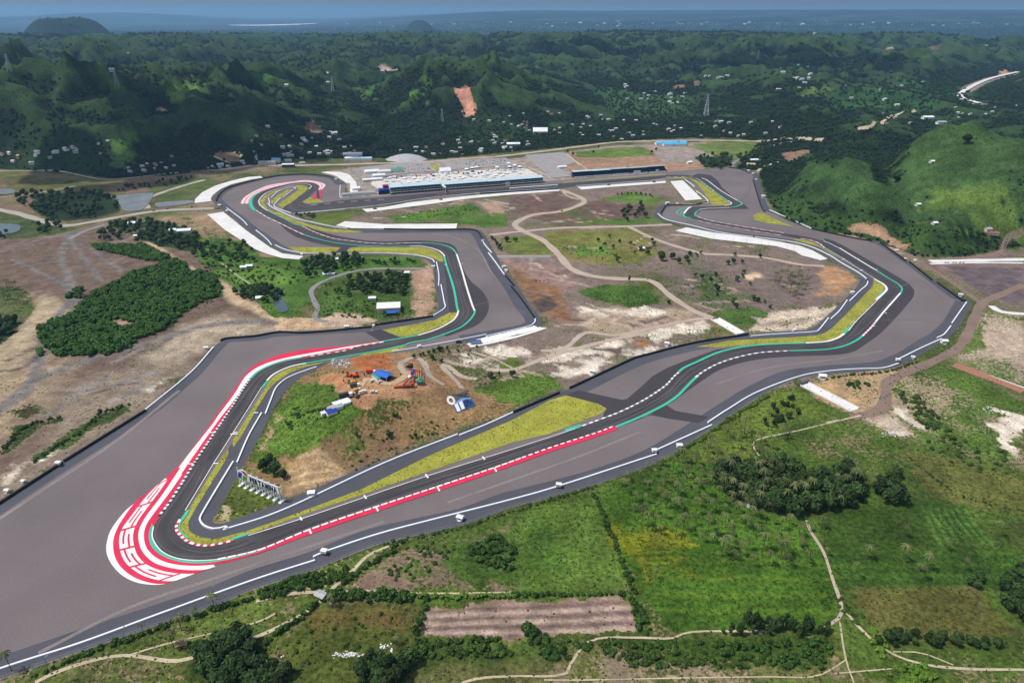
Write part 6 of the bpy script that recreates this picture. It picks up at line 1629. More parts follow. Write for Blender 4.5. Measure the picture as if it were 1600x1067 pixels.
# the mangrove wood, the hill woods and the scrub as masses; one of each crown stands in the wood itself
MG = "58,511 83,501 111,494 121,486 131,471 152,453 192,438 202,428 248,415 273,405 291,415 294,425 316,425 337,433 347,451 342,464 311,474 279,494 273,507 240,524 215,529 210,542 165,555 96,559 73,547 61,527"
mp = poly_pts(MG, 1900, "164,504 187,498 213,509 200,515") + poly_pts("142,382 177,385 228,385 266,403 253,410 223,408 197,400 152,390", 420) + poly_pts("104,462 128,452 126,466 108,468", 24) + poly_pts("62,548 70,546 70,556 62,556", 4)
mp += poly_pts("270,478 310,468 345,460 350,470 300,490 270,512", 40)
def proto_obj(kind, pts, label, group):
    out = []
    for i in range(4):
        o = link('mangrove_tree' if kind == 'mangrove' else 'forest_tree', TREES[kind, i][0]); p = pts[i]
        o.location = (p[0], p[1], hz(p[0], p[1]) - .05); o.scale = (1.0,)*3
        tag(o, label, 'tree', group); out.append(o)
    return out
mpro = proto_obj('mangrove', mp, "rounded mangrove within the dense mangrove wood on the mud flat", 'mangroves in the wood')
sizes = [rnd.uniform(.7, 1.35) for _ in mp]
for k in range(len(mp)-40, len(mp)): sizes[k] = rnd.uniform(.12, .4)
instancer('mangrove_wood', [0]*4, [(p[0], p[1], -.05) for p in mp[4:]], sizes[4:], protos=mpro)

# ------------------------------------------------------------------ buildings
TEAL = mat('pale_blue_roof', (176, 198, 208), .5, .05, .4, .05, .08); NVG = mat('dark_blue_glass', (38, 56, 78), .25, .1, spec=.6); DGR = mat('dark_grey_steel', (70, 76, 82), .6, .1)
WR = mat('white_roof', (226, 229, 230), .6, .06, .4, .05, .08); RR = mat('rust_roof', (140, 92, 74), .8, .15, .5); GR = mat('grey_roof', (158, 160, 160), .7, .12, .5); CY = mat('cyan_roof', (84, 166, 204), .6, .06); WALLW = mat('plaster', (206, 198, 184), .85, .08, .6)
BRK = mat('brick_wall', (164, 120, 96), .9, .12, 1); THA = mat('thatch', (128, 112, 84), .95, .2, 1); GNR = mat('green_roof', (70, 150, 116), .6, .06); TARP = mat('blue_tarp', (34, 94, 190), .6, .06); YEL = mat('yellow_steel', (204, 152, 40), .5, .06); ORG = mat('orange_steel', (206, 74, 36), .5, .06); BLS = mat('dark_steel', (44, 44, 48), .6, .06); TYB = mat('rubber', (26, 26, 28), .8, .1); GLC = mat('car_glass', (30, 36, 42), .2, .04, spec=.6)
def frame(x0, y0, x1, y1):
    a, b_ = g1(x0, y0), g1(x1, y1); d = b_-a
    return a, float(np.hypot(*d)), math.atan2(d[1], d[0])
# pit building: three roofed blocks with garage bays along the straight
a, Lp, rz = frame(604, 304.2, 849, 285.0)
pb = empty('pit_building', (a[0], a[1], .25), rz, 'long pale roofed pit building with dark glazed bays facing the main straight', 'pit building')
blocks = [(.005*Lp+6, .33*Lp, 12.5, 24), (.34*Lp, .63*Lp, 10.5, 21), (.63*Lp+.6, .998*Lp, 10.0, 20)]
for bi, (u0, u1, h, dp) in enumerate(blocks):
    m = MB(); m.box(u0, u1, 1.2, dp, 0, h); m.build('wall', [WALLW], pb)
    m = MB(); m.box(u0-.6, u1+.6, -3.0, 3.5, h, h+.5); m.gable(u0-.6, u1+.6, 3.5, dp+2, h+.02, h+2.2); m.build('roof', [TEAL], pb)
    m = MB(); m.box(u0+.3, u1-.3, .95, 1.18, h*.60, h-1.0); m.box(u0+.3, u1-.3, .95, 1.18, h*.33, h*.56); m.build('glazing', [NVG], pb)
    nb = int((u1-u0)/6.2); sp = (u1-u0)/nb
    bay = MB(); bay.box(-sp*.36, sp*.36, .90, 1.17, .2, h*.27); bme = bay.mesh('garage_door', [BLS])
    fin = MB(); fin.box(-.16, .16, -1.4, 1.1, 0, h); fme = fin.mesh('fin', [GR])
    for k in range(nb):
        o = link('garage_door', bme, pb); o.location = (u0+(k+.5)*sp, 0, 0)
        o = link('fin', fme, pb); o.location = (u0+k*sp, 0, 0)
    m = MB(); m.box(u0, u1, -4.5, -.0, h*.29, h*.31); m.box(u0, u1, -2.6, 0.6, h*.57, h*.59); m.build('balcony', [WHC], pb)
m = MB(); m.box(-12, 7, 4, 20, 0, 8.5); m.build('end_block', [BLU], pb); m = MB(); m.box(-2, 13, 16, 28, 0, 13); m.build('end_block', [mat('maroon_panel', (140, 30, 62), .6)], pb); m = MB(); m.box(-14, 4, 2.5, 3.9, 0, 6.5); m.build('end_screen', [NAVY], pb)
m = MB(); m.box(.755*Lp-4, .755*Lp+5, -4.8, -3.2, 0, 6.5); m.build('podium', [WHC], pb)
for u in (.355, .375): pass
p = g1(694.5, 300); gt = empty('start_gantry', (p[0], p[1], .3), rz, 'slanting white gantry over the pit lane', 'gantry')
m = MB(); m.bar((0, -9, 0), (0, -9, 9), .5); m.build('post', [WST], gt); m = MB(); m.bar((0, 12, 0), (0, 12, 9), .5); m.build('post', [WST], gt); m = MB(); m.box(-1.6, 1.6, -10, 13, 9, 11); m.build('beam', [WST], gt)
# pit wall stands
a, Ls, r2 = frame(797, 297.3, 872, 291.8); ws = empty('pit_wall_stand', (a[0], a[1], .3), r2, 'row of white canopies along the pit wall below the long building', 'stand')
m = MB(); m.box(0, Ls, 0, 3, 3.2, 3.5); m.build('canopy', [WR], ws)
for k in range(14):
    m = MB(); m.box(Ls*k/14, Ls*k/14+.3, .2, 2.8, 0, 3.2); m.build('post', [WST], ws)
m = MB(); m.box(0, Ls, .6, 2.4, 0, 1.1); m.build('counter', [WP], ws)
# grandstand and hospitality block on the right
a, Lg2, r2 = frame(897, 279.0, 1043, 268.4)
gs = empty('grandstand', (a[0], a[1], .3), r2, 'dark blue grandstand with grey green roof sections at the far right of the straight', 'grandstand')
for k in range(5):
    u0, u1 = Lg2*k/5+.5, Lg2*(k+1)/5-.8; hh_ = 11.5 - .5*(k % 2)
    m = MB()
    for s_ in range(7): m.box(u0, u1, 2+s_*1.9, 2+(s_+1)*1.9, .8, 1.6+s_*1.1)
    m.build('seating_tier', [mat('navy_seats', (42, 62, 96), .7, .15, 1.2)], gs)
    m = MB(); m.box(u0, u1, 15.4, 16, 0, hh_); m.build('rear_wall', [DGR], gs)
    m = MB(); m.box(u0-.2, u1+.2, 5, 18, hh_, hh_+.5); m.build('roof', [GR if k > 1 else TEAL], gs)
    for u in (u0+.5, (u0+u1)/2, u1-.5):
        m = MB(); m.bar((u, 15, 0), (u, 15, hh_), .3); m.bar((u, 15, hh_-3), (u, 6, hh_), .2); m.build('column', [DGR], gs)
    m = MB(); m.box(u0, u1*.985, .4, 1.4, 0, 2.6 if k < 3 else 1.6); m.build('front_wall', [WHC], gs)
m = MB(); m.box(Lg2*.63, Lg2*.70, -.4, .3, 0, 6.5); m.build('screen', [WP], gs); m = MB(); m.box(Lg2*.87, Lg2*.90, -.4, .3, 0, 6); m.build('screen', [WP], gs)
# tents, marquees and sheds of the paddock
def shed(x, y, L_, W_, h, rz_, roofm, wallm, label, cat, name, group=None, ridge=None, extra=True, win=2):
    p = drop([(x, y)])[0]
    e_ = empty(name, (p[0], p[1], p[2] + (.15 if p[2] < 1 else -.4)), rz_, label, cat, group)
    m = MB(); m.box(-L_/2, L_/2, -W_/2, W_/2, -.6, h); m.build('wall', [wallm], e_)
    m = MB(); m.gable(-L_/2-.5, L_/2+.5, -W_/2-.6, W_/2+.6, h, h+(ridge or W_*.25)); m.build('roof', [roofm], e_)
    if extra:
        m = MB(); m.box(-.5, .5, -W_/2-.06, -W_/2-.01, 0, 2.1); m.build('door', [BLS], e_)
        for k in range(win):
            u = -L_/2 + L_*(k+.6)/(win+.2)
            if abs(u) < 1: continue
            m = MB(); m.box(u-.6, u+.6, -W_/2-.06, -W_/2-.01, 1, 2); m.build('window', [GLS], e_)
    return e_
def tent(x, y, s, label, group=None, m_=None, h=2.4, pk=2.4):
    p = drop([(x, y)])[0]
    e_ = empty('tent', (p[0], p[1], p[2]+.2), rnd.uniform(-.2, .2), label, 'tent', group)
    m = MB(); t = (0, 0, h+pk); q_ = [(-s, -s, h), (s, -s, h), (s, s, h), (-s, s, h)]
    for i in range(4): m.face([q_[i], q_[(i+1) % 4], t])
    m.build('canopy', [m_ or WR], e_)
    m = MB()
    for (ax, ay) in ((-1, -1), (1, -1), (1, 1), (-1, 1)): m.bar((ax*s*.95, ay*s*.95, 0), (ax*s*.95, ay*s*.95, h), .08, 0, 4)
    m.build('post', [WST], e_)
rzp = rz
shed(581, 271, 30, 13, 5, rzp, WR, WP, "left white marquee beside the green roofed one", 'marquee', 'marquee')
shed(592, 277, 26, 10, 4.5, rzp, WR, WP, "front white marquee below the green roofed one", 'marquee', 'marquee')
shed(601, 271, 26, 12, 5, rzp, mat('cream_roof', (220, 206, 198), .6), WP, "cream marquee joined to the green one", 'marquee', 'marquee')
shed(618, 269, 30, 14, 5.5, rzp, GNR, WP, "marquee with a green roof behind the pits", 'marquee', 'marquee')
shed(695, 270, 24, 18, 5, rzp, WR, WP, "white hall at the lawn behind the pits", 'marquee', 'marquee', ridge=6)
shed(582, 283, 40, 9, 4, rzp, WR, WALLW, "low white block left of the paddock roofs", 'block', 'paddock_block')
shed(560, 305, 62, 9, 4, rzp, GR, WP, "low grey white terrace left of the pit building", 'block', 'paddock_block', win=6)
shed(556, 297, 16, 10, 4, rzp, WR, WP, "small white cube office near the far hairpin", 'block', 'paddock_block')
for k, (x, y) in enumerate(((795,257),(804,260),(796,262),(812,262),(745,263),(738,264),(729,266),(777,263))):
    tent(x, y, 4.6, "white peaked tent in the cluster at the right end of the paddock", 'peaked tents in the paddock')
rr = random.Random(11)
for k in range(78):
    x = 604 + k*2.75 + rr.uniform(-1.5, 1.5); y = 286 - (x-606)*.066 + rr.uniform(-8, 3)
    tent(x, max(y, 266.5), rr.uniform(2.6, 4.2), "white square canopy on the pale paddock deck behind the pit roofs", 'canopies on the paddock deck', rr.choice((WR, WR, WHC, TEAL)), 2.4, rr.uniform(.5, 1.4))
# vehicles
def car(x, y, rz_, m_, label, group=None, s=1.0, kind='car'):
    p = drop([(x, y)])[0]
    e_ = empty(kind, (p[0], p[1], p[2] + (.32 if p[2] < .5 else .5)), rz_, label, kind.replace('_', ' '), group); e_.scale = (s, s, s)
    if kind == 'truck':
        m = MB(); m.box(-4.2, 1.6, -1.25, 1.25, .9, 3.6); m.build('box_body', [m_], e_)
        m = MB(); m.prism([(1.8, -1.2), (4.0, -1.2), (4.0, 1.2), (1.8, 1.2)], .8, 2.8); m.build('cab', [WP if m_ != WP else GR], e_)
        m = MB(); m.box(3.98, 4.04, -1.1, 1.1, 1.7, 2.6); m.build('windscreen', [GLC], e_)
        wh = [(-3, -1.1), (-3, 1.1), (2.9, -1.1), (2.9, 1.1)]; r_ = .5
    else:
        m = MB(); m.box(-2.2, 2.2, -.9, .9, .35, .95); m.build('body', [m_], e_)
        m = MB(); b0 = [(-1.7, -.85), (1.0, -.85), (1.0, .85), (-1.7, .85)]; t0 = [(-1.3, -.7), (.5, -.7), (.5, .7), (-1.3, .7)]
        m.V = [(q_[0], q_[1], .95) for q_ in b0] + [(q_[0], q_[1], 1.5) for q_ in t0]; m.F = [(4, 5, 6, 7)] + [(i, (i+1) % 4, 4+(i+1) % 4, 4+i) for i in range(4)]; m.M = [1, 0, 0, 0, 0]
        m.build('cabin', [GLC, m_], e_)
        wh = [(-1.4, -.85), (-1.4, .85), (1.4, -.85), (1.4, .85)]; r_ = .34
    w_ = MB(); w_.bar((0, -.12, 0), (0, .12, 0), r_, 0, 10); wm = w_.mesh('wheel', [TYB])
    for (ax, ay) in wh:
        o = link('wheel', wm, e_); o.location = (ax, ay, r_)
    return e_
CB = mat('car_black', (34, 34, 38), .35, .03, spec=.5); CW = mat('car_white', (222, 222, 222), .35, .03, spec=.5); CRD = mat('car_red', (170, 36, 36), .35, .03); CS = mat('car_silver', (158, 162, 166), .35, .03)
for x, y, m_, lb in ((250,331.5,CW,"white car on the left road beside the side road mouth"),(240,330,CB,"black car on the left road before the side road mouth"),(262,327,CB,"dark car on the left road after the side road"),(300,324,CB,"first dark car nearing the far loop"),(306,324,CS,"silver car nearing the far loop"),(51,348,CB,"black car on the road by the left pond"),(140,341,CB,"dark car on the left road by the wet wood"),
     (330,269,CB,"dark car on the back road above the crescent pad"),(318,270,CS,"silver car on the back road above the crescent pad"),(878,330,CB,"dark car on the curving gravel road"),(412,249.5,CW,"white car in the yard by the back road")):
    car(x, y, rnd.uniform(-.2, .4), m_, lb, 'cars on the roads')
CP2 = [(x, y) for x, y in poly_pts("695,255 785,249 806,257 760,260", 40)] + [(x, y) for x, y in poly_pts("640,258 668,256 676,268 642,270 600,266", 34)]
for i, (x, y) in enumerate(CP2):
    e_ = empty('parked_car', (x, y, .3), rzp + rr.choice((0, math.pi/2)), "parked car in the gravel yards behind the paddock", 'car', 'cars parked behind the paddock')
    if i == 0:
        m = MB(); m.box(-2.2, 2.2, -.9, .9, .35, .95); bm1 = m.mesh('body', [CW]); m = MB(); m.box(-1.5, .7, -.8, .8, .95, 1.5); bm2 = m.mesh('cabin', [GLC])
        bms = []
        for q_ in (CW, CB, CRD, CS): b2 = bm1.copy(); b2.materials[0] = q_; bms.append(b2)
    link('body', rr.choice(bms), e_); link('cabin', bm2, e_)
for k in range(26):
    x = 620 + k*7.4 + rr.uniform(-2, 2); y = 279.5 - (x-620)*.068 + rr.uniform(-3, 2)
    car(x, y, rzp + rr.choice((0, 0, 1.57)), rr.choice((WP, WP, BLU, CRI, DGR)), "team truck parked behind the pit building", 'trucks behind the pits', 1.0, 'truck')
# blue roofed hall
a_ = drop([(1048, 227)])[0]; hl = empty('market_hall', (a_[0], a_[1], .2), .05, 'hall with several bright blue roofs beside the back road', 'hall')
for i, (u, v, L1, W1_) in enumerate(((-24, 8, 30, 22), (4, 14, 30, 22), (20, -8, 30, 20), (-10, -10, 26, 18), (34, 10, 18, 22))):
    m = MB(); m.box(u-L1/2, u+L1/2, v-W1_/2, v+W1_/2, 0, 5); m.build('wall', [WP], hl); m = MB(); m.gable(u-L1/2-.6, u+L1/2+.6, v-W1_/2-.6, v+W1_/2+.6, 5+.05*i, 8.5+.05*i); m.build('roof', [CY], hl)
shed(935, 270.5, 26, 10, 5, rzp, WR, WP, "white shed behind the left end of the grandstand", 'shed', 'shed'); shed(878, 263, 20, 8, 3.5, rzp, WR, WP, "white huts in the car park between the stands", 'shed', 'shed')
shed(1077, 256, 10, 8, 4, .2, WR, WP, "small white hut above the end of the straight", 'hut', 'hut'); shed(1179, 252.5, 24, 9, 4, .2, WR, WALLW, "white shed at the hill foot, upper", 'shed', 'shed'); shed(1173, 259, 18, 8, 3.5, -.3, mat('sand_roof', (200, 186, 150), .8), WALLW, "sandy roofed shed at the hill foot, lower", 'shed', 'shed')
# large buildings by the back road, left
shed(418, 257.5, 38, 16, 7, .1, GR, WALLW, "grey flat building at the left of the back road village", 'building', 'building', ridge=1.2, win=5); shed(432, 254, 18, 14, 9, .1, CY, WP, "blue green block beside the grey flat building", 'building', 'building', ridge=1.2)
shed(552, 245, 44, 20, 8, .05, WR, WP, "big white roofed building behind the far hairpin", 'building', 'building', ridge=2, win=6); shed(566, 251, 46, 16, 6, .05, mat('pale_cyan_roof', (160, 196, 208), .6), WP, "long pale blue building behind the far hairpin", 'building', 'building', ridge=2, win=6); shed(547, 251, 22, 12, 6, .05, WR, WP, "smaller white building behind the far hairpin", 'building', 'building', ridge=2)
shed(451, 261, 26, 12, 6, .1, WR, DGR, "white roofed workshop with dark walls by the back road", 'workshop', 'workshop', ridge=1.5); shed(844, 208, 40, 26, 6, 0, WR, WALLW, "large white pyramid roofed hall in the trees", 'hall', 'hall', ridge=9); shed(802, 228, 34, 16, 6, .1, WR, WALLW, "white roofed hall at the back road trees", 'hall', 'hall', ridge=3)
m = MB()
gp = drop([(635, 249)])[0]
for i in range(10):
    t0, t1 = 6.283*i/10, 6.283*(i+1)/10
    for (r0, z0_, r1, z1_) in ((50, 0, 36, 6), (36, 6, 17, 10.5), (17, 10.5, 0, 12)):
        m.face([(gp[0]+r0*math.cos(t0), gp[1]+r0*.7*math.sin(t0), z0_), (gp[0]+r0*math.cos(t1), gp[1]+r0*.7*math.sin(t1), z0_), (gp[0]+r1*math.cos(t1), gp[1]+r1*.7*math.sin(t1), z1_), (gp[0]+r1*math.cos(t0), gp[1]+r1*.7*math.sin(t0), z1_)])
tag(m.build('gravel_heap', [mat('gravel_grey', (168, 166, 168), .95, .2, .5)]), 'wide grey gravel heap by the back road behind the paddock', 'heap')
# village houses
HPROT = {}
HR = mat('weathered_white_roof', (186, 188, 186), .8, .15, .5, .05, .15, objvar=.22)
def house_parts(kind):
    if kind in HPROT: return HPROT[kind]
    L_, W_, h, rm, wm = {0: (11, 8, 3.4, HR, WALLW), 1: (9, 7, 3.2, RR, WALLW), 2: (13, 9, 3.6, GR, WALLW), 3: (16, 10, 4.2, HR, WP), 4: (8, 7, 6.2, HR, BRK), 5: (7, 6, 2.8, THA, BRK)}[kind]
    m = MB(); m.box(-L_/2, L_/2, -W_/2, W_/2, -2.5, h); w_ = m.mesh('wall', [wm])
    m = MB(); m.gable(-L_/2-.6, L_/2+.6, -W_/2-.7, W_/2+.7, h, h+W_*.28); r_ = m.mesh('roof', [rm])
    m = MB(); m.box(-.5, .5, -W_/2-.05, -W_/2-.01, 0, 2.1); d_ = m.mesh('door', [BLS])
    m = MB(); m.box(-.6, .6, -W_/2-.05, -W_/2-.01, 1, 2.1); v_ = m.mesh('window', [GLS])
    HPROT[kind] = (w_, r_, d_, v_, L_); return HPROT[kind]
RN = ('white roofed', 'rust roofed', 'grey roofed', 'large white roofed', 'two storey white roofed', 'thatch roofed')
HOUSES = []
def house(x, y, kind, where, s=1.0, p=None):
    w_, r_, d_, v_, L_ = house_parts(kind)
    p = drop([(x, y)])[0] if p is None else p
    e_ = empty('house', (p[0], p[1], p[2]+.1), rnd.uniform(-.6, .6), f"{RN[kind]} house {where}", 'house', 'houses ' + where); s *= .66; e_.scale = (s, s, s)
    link('wall', w_, e_); link('roof', r_, e_)
    if p[1] < 2600:
        link('door', d_, e_)
        for u in (-.3, .3):
            o = link('window', v_, e_); o.location = (u*L_, 0, 0)
    HOUSES.append((p[0], p[1]))
def cluster(pts, n, where, kinds=(0, 0, 1, 1, 2, 2, 3, 4), s0=.75, s1=1.35):
    P = []; W = np.array(parse(pts)); t = 0
    lo, hi = W.min(0), W.max(0)
    while len(P) < n and t < 4000:
        t += 1; q_ = (rnd.uniform(lo[0], hi[0]), rnd.uniform(lo[1], hi[1]))
        if inpoly(np.array([q_[0]]), np.array([q_[1]]), W)[0]: P.append(q_)
    D = drop(P)
    for k in range(n):
        if D[k][1] > (9000 if s0 < 3 else 20000): continue
        if inpoly(np.array([D[k][0]]), np.array([D[k][1]]), FLAT)[0] and D[k][1] < 1500: continue
        house(0, 0, rnd.choice(kinds), where, rnd.uniform(s0, s1), D[k])
cluster("0,235 60,225 110,240 100,258 0,262", 9, "at the foot of the left hills"); cluster("80,238 170,218 170,245 120,250 85,250", 9, "on the slope of the left hills")
cluster("180,248 280,240 300,262 200,272", 12, "along the left of the back road"); cluster("310,262 400,250 400,258 330,265", 8, "beside the back road above the crescent pad")
cluster("385,200 520,195 560,240 470,248 400,240", 34, "in the village behind the far loop"); cluster("440,240 470,238 478,258 445,258", 8, "in the yards by the back road")
cluster("600,238 680,222 760,205 830,225 800,240 700,246", 38, "in the trees behind the paddock"); cluster("720,180 900,175 1000,190 990,212 860,215 760,200", 36, "in the trees below the scarred hill")
cluster("900,170 1050,185 1060,215 930,222", 14, "in the trees behind the grandstand"); cluster("1050,190 1270,185 1280,215 1060,215", 16, "along the far right of the back road")
cluster("960,130 1090,140 1080,165 970,165", 16, "in the far valley village", (0, 0, 3, 2), 1.2, 1.7); cluster("1100,118 1150,120 1150,128 1100,128", 6, "in the hills above the far valley", (0, 0, 3), 1.3, 1.7)
cluster("1200,105 1260,100 1290,130 1210,150", 13, "in the village under the dark domed hill", (0, 0, 3, 2), 1.3, 1.8); cluster("1300,135 1480,125 1560,170 1340,165", 8, "in the far right valley", (0, 0, 3, 2), 1.2, 1.6)
cluster("1370,178 1600,160 1600,192 1480,186 1390,198", 16, "in the trees above the right green hill"); cluster("330,150 560,100 720,110 700,150 420,165", 4, "high in the central hills", (0, 0, 3), 1.2, 1.6)
cluster("0,120 300,60 400,60 200,130", 2, "on the upper left hills", (0, 0), 1.3, 1.7); cluster("1220,42 1600,40 1600,100 1300,80", 3, "on the upper right hills", (0, 3), 1.6, 2.4)
shed(1449, 186, 30, 16, 6, 0, WR, WP, "large white roofed building by the right hill road", 'building', 'building', ridge=3); shed(1470, 194, 24, 14, 6, 0, GR, WP, "grey roofed building below the right hill road", 'building', 'building', ridge=3)
cluster("520,36 1560,34 1600,41 520,43", 44, "far out on the plain beyond the hills", (0, 3, 2), 3.5, 6.5)
# hamlet island
shed(608, 484, 26, 17, 5.5, .12, WR, WALLW, "white hip roofed house on the hamlet island", 'house', 'house', ridge=3.4, win=4)
p = drop([(612, 491.5)])[0]; cn = empty('canopy', (p[0], p[1], .2), .12, 'blue awning in front of the white roofed house', 'canopy')
m = MB(); m.box(-8, 8, -3.2, 3.2, 3.0, 3.2); m.build('cover', [TARP], cn)
for ax in (-7.6, 7.6):
    for ay in (-3, 3): m = MB(); m.bar((ax, ay, 0), (ax, ay, 3), .12); m.build('post', [WST], cn)
shed(582, 469, 8, 6, 3.4, .1, WR, WALLW, "little white cube house left of the big white house", 'house', 'house', ridge=1); shed(636, 429, 7, 5, 3.2, .1, WR, WALLW, "white hut at the top right of the island wood", 'hut', 'hut'); shed(514, 429.5, 15, 8, 2.5, .3, WR, WALLW, "long white shed by the channel bend", 'shed', 'shed', ridge=1.2)
for x, y, lb in ((529,407,"white hut in the tree belt under the verge"),(563,407,"small pale hut in the tree belt under the verge"),(381,420,"left pale hut in the green meadow"),(390,418,"right pale hut in the green meadow"),(406,468,"grey hut among the dark belt by the channel")): shed(x, y, 8, 6, 2.8, .2, WR, WALLW, lb, 'hut', 'hut')
shed(289, 364, 20, 13, 5, .2, WR, WALLW, "white roofed hall under the slanted pad wood", 'hall', 'hall', ridge=2); shed(271, 363, 10, 8, 4, .2, WR, WALLW, "white hut left of the hall by the slanted pad", 'hut', 'hut'); shed(207, 352, 11, 8, 4, .2, WR, WALLW, "white hut in the wood by the left road", 'hut', 'hut'); shed(255, 377, 9, 7, 3, .2, WR, WALLW, "pale hut in the wood below the white hall", 'hut', 'hut'); shed(213, 371, 6, 5, 3, .2, WR, WALLW, "lone tiny white hut in the left wood", 'hut', 'hut')
shed(1001, 391, 10, 7, 3, .3, WR, BRK, "white roofed hut in the infield clearing", 'hut', 'hut'); shed(1011, 388, 9, 7, 3, .3, THA, BRK, "grey thatched hut in the infield clearing", 'hut', 'hut')
for x, y, lb in ((1176,779,"grey roofed house in the dense grove"),(1172,787,"white hut in the dense grove"),(1204,781,"pale hut at the right of the dense grove"),(1246,748,"grey hut at the top of the dense grove")): shed(x, y, 9, 6, 3, .6, GR, WALLW, lb, 'house', 'house')
for x, y, lb in ((344,1062,"left grey hut at the bottom edge"),(360,1057,"middle grey hut at the bottom edge"),(373,1056,"right grey hut at the bottom edge"),(389,1029,"small pale hut in the bottom grove")): shed(x, y, 5.5, 4.5, 2.4, .1, GR, BRK, lb, 'hut', 'hut', ridge=.9)
shed(285, 1008.5, 5, 4, 2.2, .3, THA, BRK, "thatched hut beside a palm at the lower left", 'hut', 'hut'); shed(502, 933, 6, 4, 2.2, -.5, GR, BRK, "small grey hut where the sandy tracks meet", 'hut', 'hut', ridge=.8)
shed(1589, 935, 6, 5, 2.6, .3, WR, WALLW, "white hut among the trees at the right edge", 'hut', 'hut'); shed(1543, 360, 10, 7, 3.2, .2, GR, WALLW, "grey roofed hut at the foot of the right hill", 'hut', 'hut'); shed(1548, 366, 20, 7, 3, -.2, RR, WALLW, "rust roofed long hut at the foot of the right hill", 'hut', 'hut')
for x, y, lb in ((1456,254,"white hut high on the right green hill"),(1434,321,"small white shelter at the middle of the green slope"),(1460,350,"white shelter near the bottom of the green slope")): shed(x, y, 7, 6, 2.6, .2, WR, WALLW, lb, 'hut', 'hut')
# construction site on the hill
def at(x, y): return drop([(x, y)])[0]
def excavator(x, y, rz_, m_, label, s=1.0):
    p = at(x, y); e_ = empty('excavator', (p[0], p[1], p[2]+.2), rz_, label, 'excavator'); e_.scale = (s, s, s)
    for ay in (-1.3, 1.3):
        q_ = MB(); q_.box(-2.2, 2.2, ay-.35, ay+.35, 0, .95); q_.build('track', [TYB], e_)
    q_ = MB(); q_.box(-2.2, 1.3, -1.4, 1.4, 1.05, 2.3); q_.build('body', [m_], e_); q_ = MB(); q_.box(.2, 1.6, .3, 1.4, 2.3, 3.5); q_.build('cab', [GLC], e_)
    q_ = MB(); q_.bar((1.2, -.3, 1.8), (4.6, -.3, 4.6), .32, 0, 5); q_.bar((4.6, -.3, 4.6), (6.8, -.3, 2.2), .25, 0, 5); q_.build('arm', [m_], e_); q_ = MB(); q_.box(6.2, 7.2, -.9, .3, 1.0, 2.2); q_.build('bucket', [BLS], e_)
excavator(546, 588, 2.6, ORG, "orange red excavator at the left of the dig, rear one", 1.15); excavator(556, 589, .2, ORG, "red excavator beside the dark bush of the dig", 1.15); excavator(548, 599, 2.9, YEL, "yellow excavator below the red ones", 1.0); excavator(555, 598, .4, YEL, "second yellow excavator nearer the gravel", .8)
car(555, 605, .4, DGR, "dark dump truck below the yellow excavator", None, 1.0, 'truck'); car(558, 612, .9, YEL, "yellow truck at the site entrance", None, .8, 'truck'); car(567, 615, .7, CW, "white pickup van at the site entrance", None, .8, 'truck'); car(559, 621, 1.4, CB, "dark car right of the black truck", None, 1.2); car(584, 614, .1, CW, "white pickup on the edge of the dig", None, 1.3); car(541, 622, .5, BLS, "long black truck above the white tents", None, 1.3, 'truck'); car(551, 617, .5, CS, "grey car above the black truck", None, 1.2); car(581.5, 596.5, 1, CW, "white car by the green container", None, 1.1); car(593.5, 598, 1, CW, "pale van right of the green container", None, 1.1)
car(717, 535.5, .1, CB, "black car on the service road beside the stepped pad", None, 1.5); car(580, 583.5, 0, ORG, "orange van by the blue shed", None, 1.0, 'truck')
p = at(600, 590); bs = empty('blue_shed', (p[0], p[1], p[2]+.1), -.55, 'open shed with a bright blue roof in the middle of the dig', 'shed')
m = MB(); m.gable(-7.5, 7.5, -5, 5, 3.4, 5.2); m.build('roof', [TARP], bs)
for ax in (-7, 0, 7):
    for ay in (-4.6, 4.6): m = MB(); m.bar((ax, ay, -.5), (ax, ay, 3.5), .15); m.build('post', [WST], bs)
m = MB(); m.box(-6.5, 6.5, -4.4, 4.4, 0, .9); m.build('stored_material', [BLS], bs)
p = at(588, 592); cn = empty('container', (p[0], p[1], p[2]+.1), -.9, 'green and white site container left of the blue shed', 'container'); m = MB(); m.box(-5, 5, -1.6, 1.6, 0, 2.8); m.build('box', [WP], cn); m = MB(); m.gable(-5.2, 5.2, -1.9, 1.9, 2.8, 3.4); m.build('roof', [GNR], cn)
p = at(632, 605); cr = empty('mobile_crane', (p[0], p[1], p[2]+.1), .25, 'long orange brown crane carrier with a red boom', 'crane')
m = MB(); m.box(-9, 8, -1.3, 1.3, .9, 2.0); m.build('chassis', [mat('brown_steel', (150, 84, 50), .6)], cr); m = MB(); m.box(6, 8.5, -1.2, 1.2, 2, 3.4); m.build('cab', [ORG], cr); m = MB(); m.bar((-1, 0, 2.4), (13, 4, 13), .75, 0, 4, .5); m.build('boom', [RED], cr)
wm_ = MB(); wm_.bar((0, -.2, 0), (0, .2, 0), .6, 0, 10); wm = wm_.mesh('wheel', [TYB])
for ax in (-7.5, -5.5, 3.5, 6.5):
    for ay in (-1.2, 1.2): o = link('wheel', wm, cr); o.location = (ax, ay, .6)
def silo(x, y, r_, h, m_, label):
    p = at(x, y); e_ = empty('silo', (p[0], p[1], p[2]), 0, label, 'silo'); q_ = MB(); q_.bar((0, 0, 2), (0, 0, h), r_, 0, 14); q_.bar((0, 0, h), (0, 0, h+r_*.6), r_, 0, 14, .2); q_.build('tank', [m_], e_)
    for k in range(4):
        q_ = MB(); t = k*1.57+.4; q_.bar((r_*.8*math.cos(t), r_*.8*math.sin(t), 0), (r_*.8*math.cos(t), r_*.8*math.sin(t), 2.2), .14); q_.build('leg', [WST], e_)
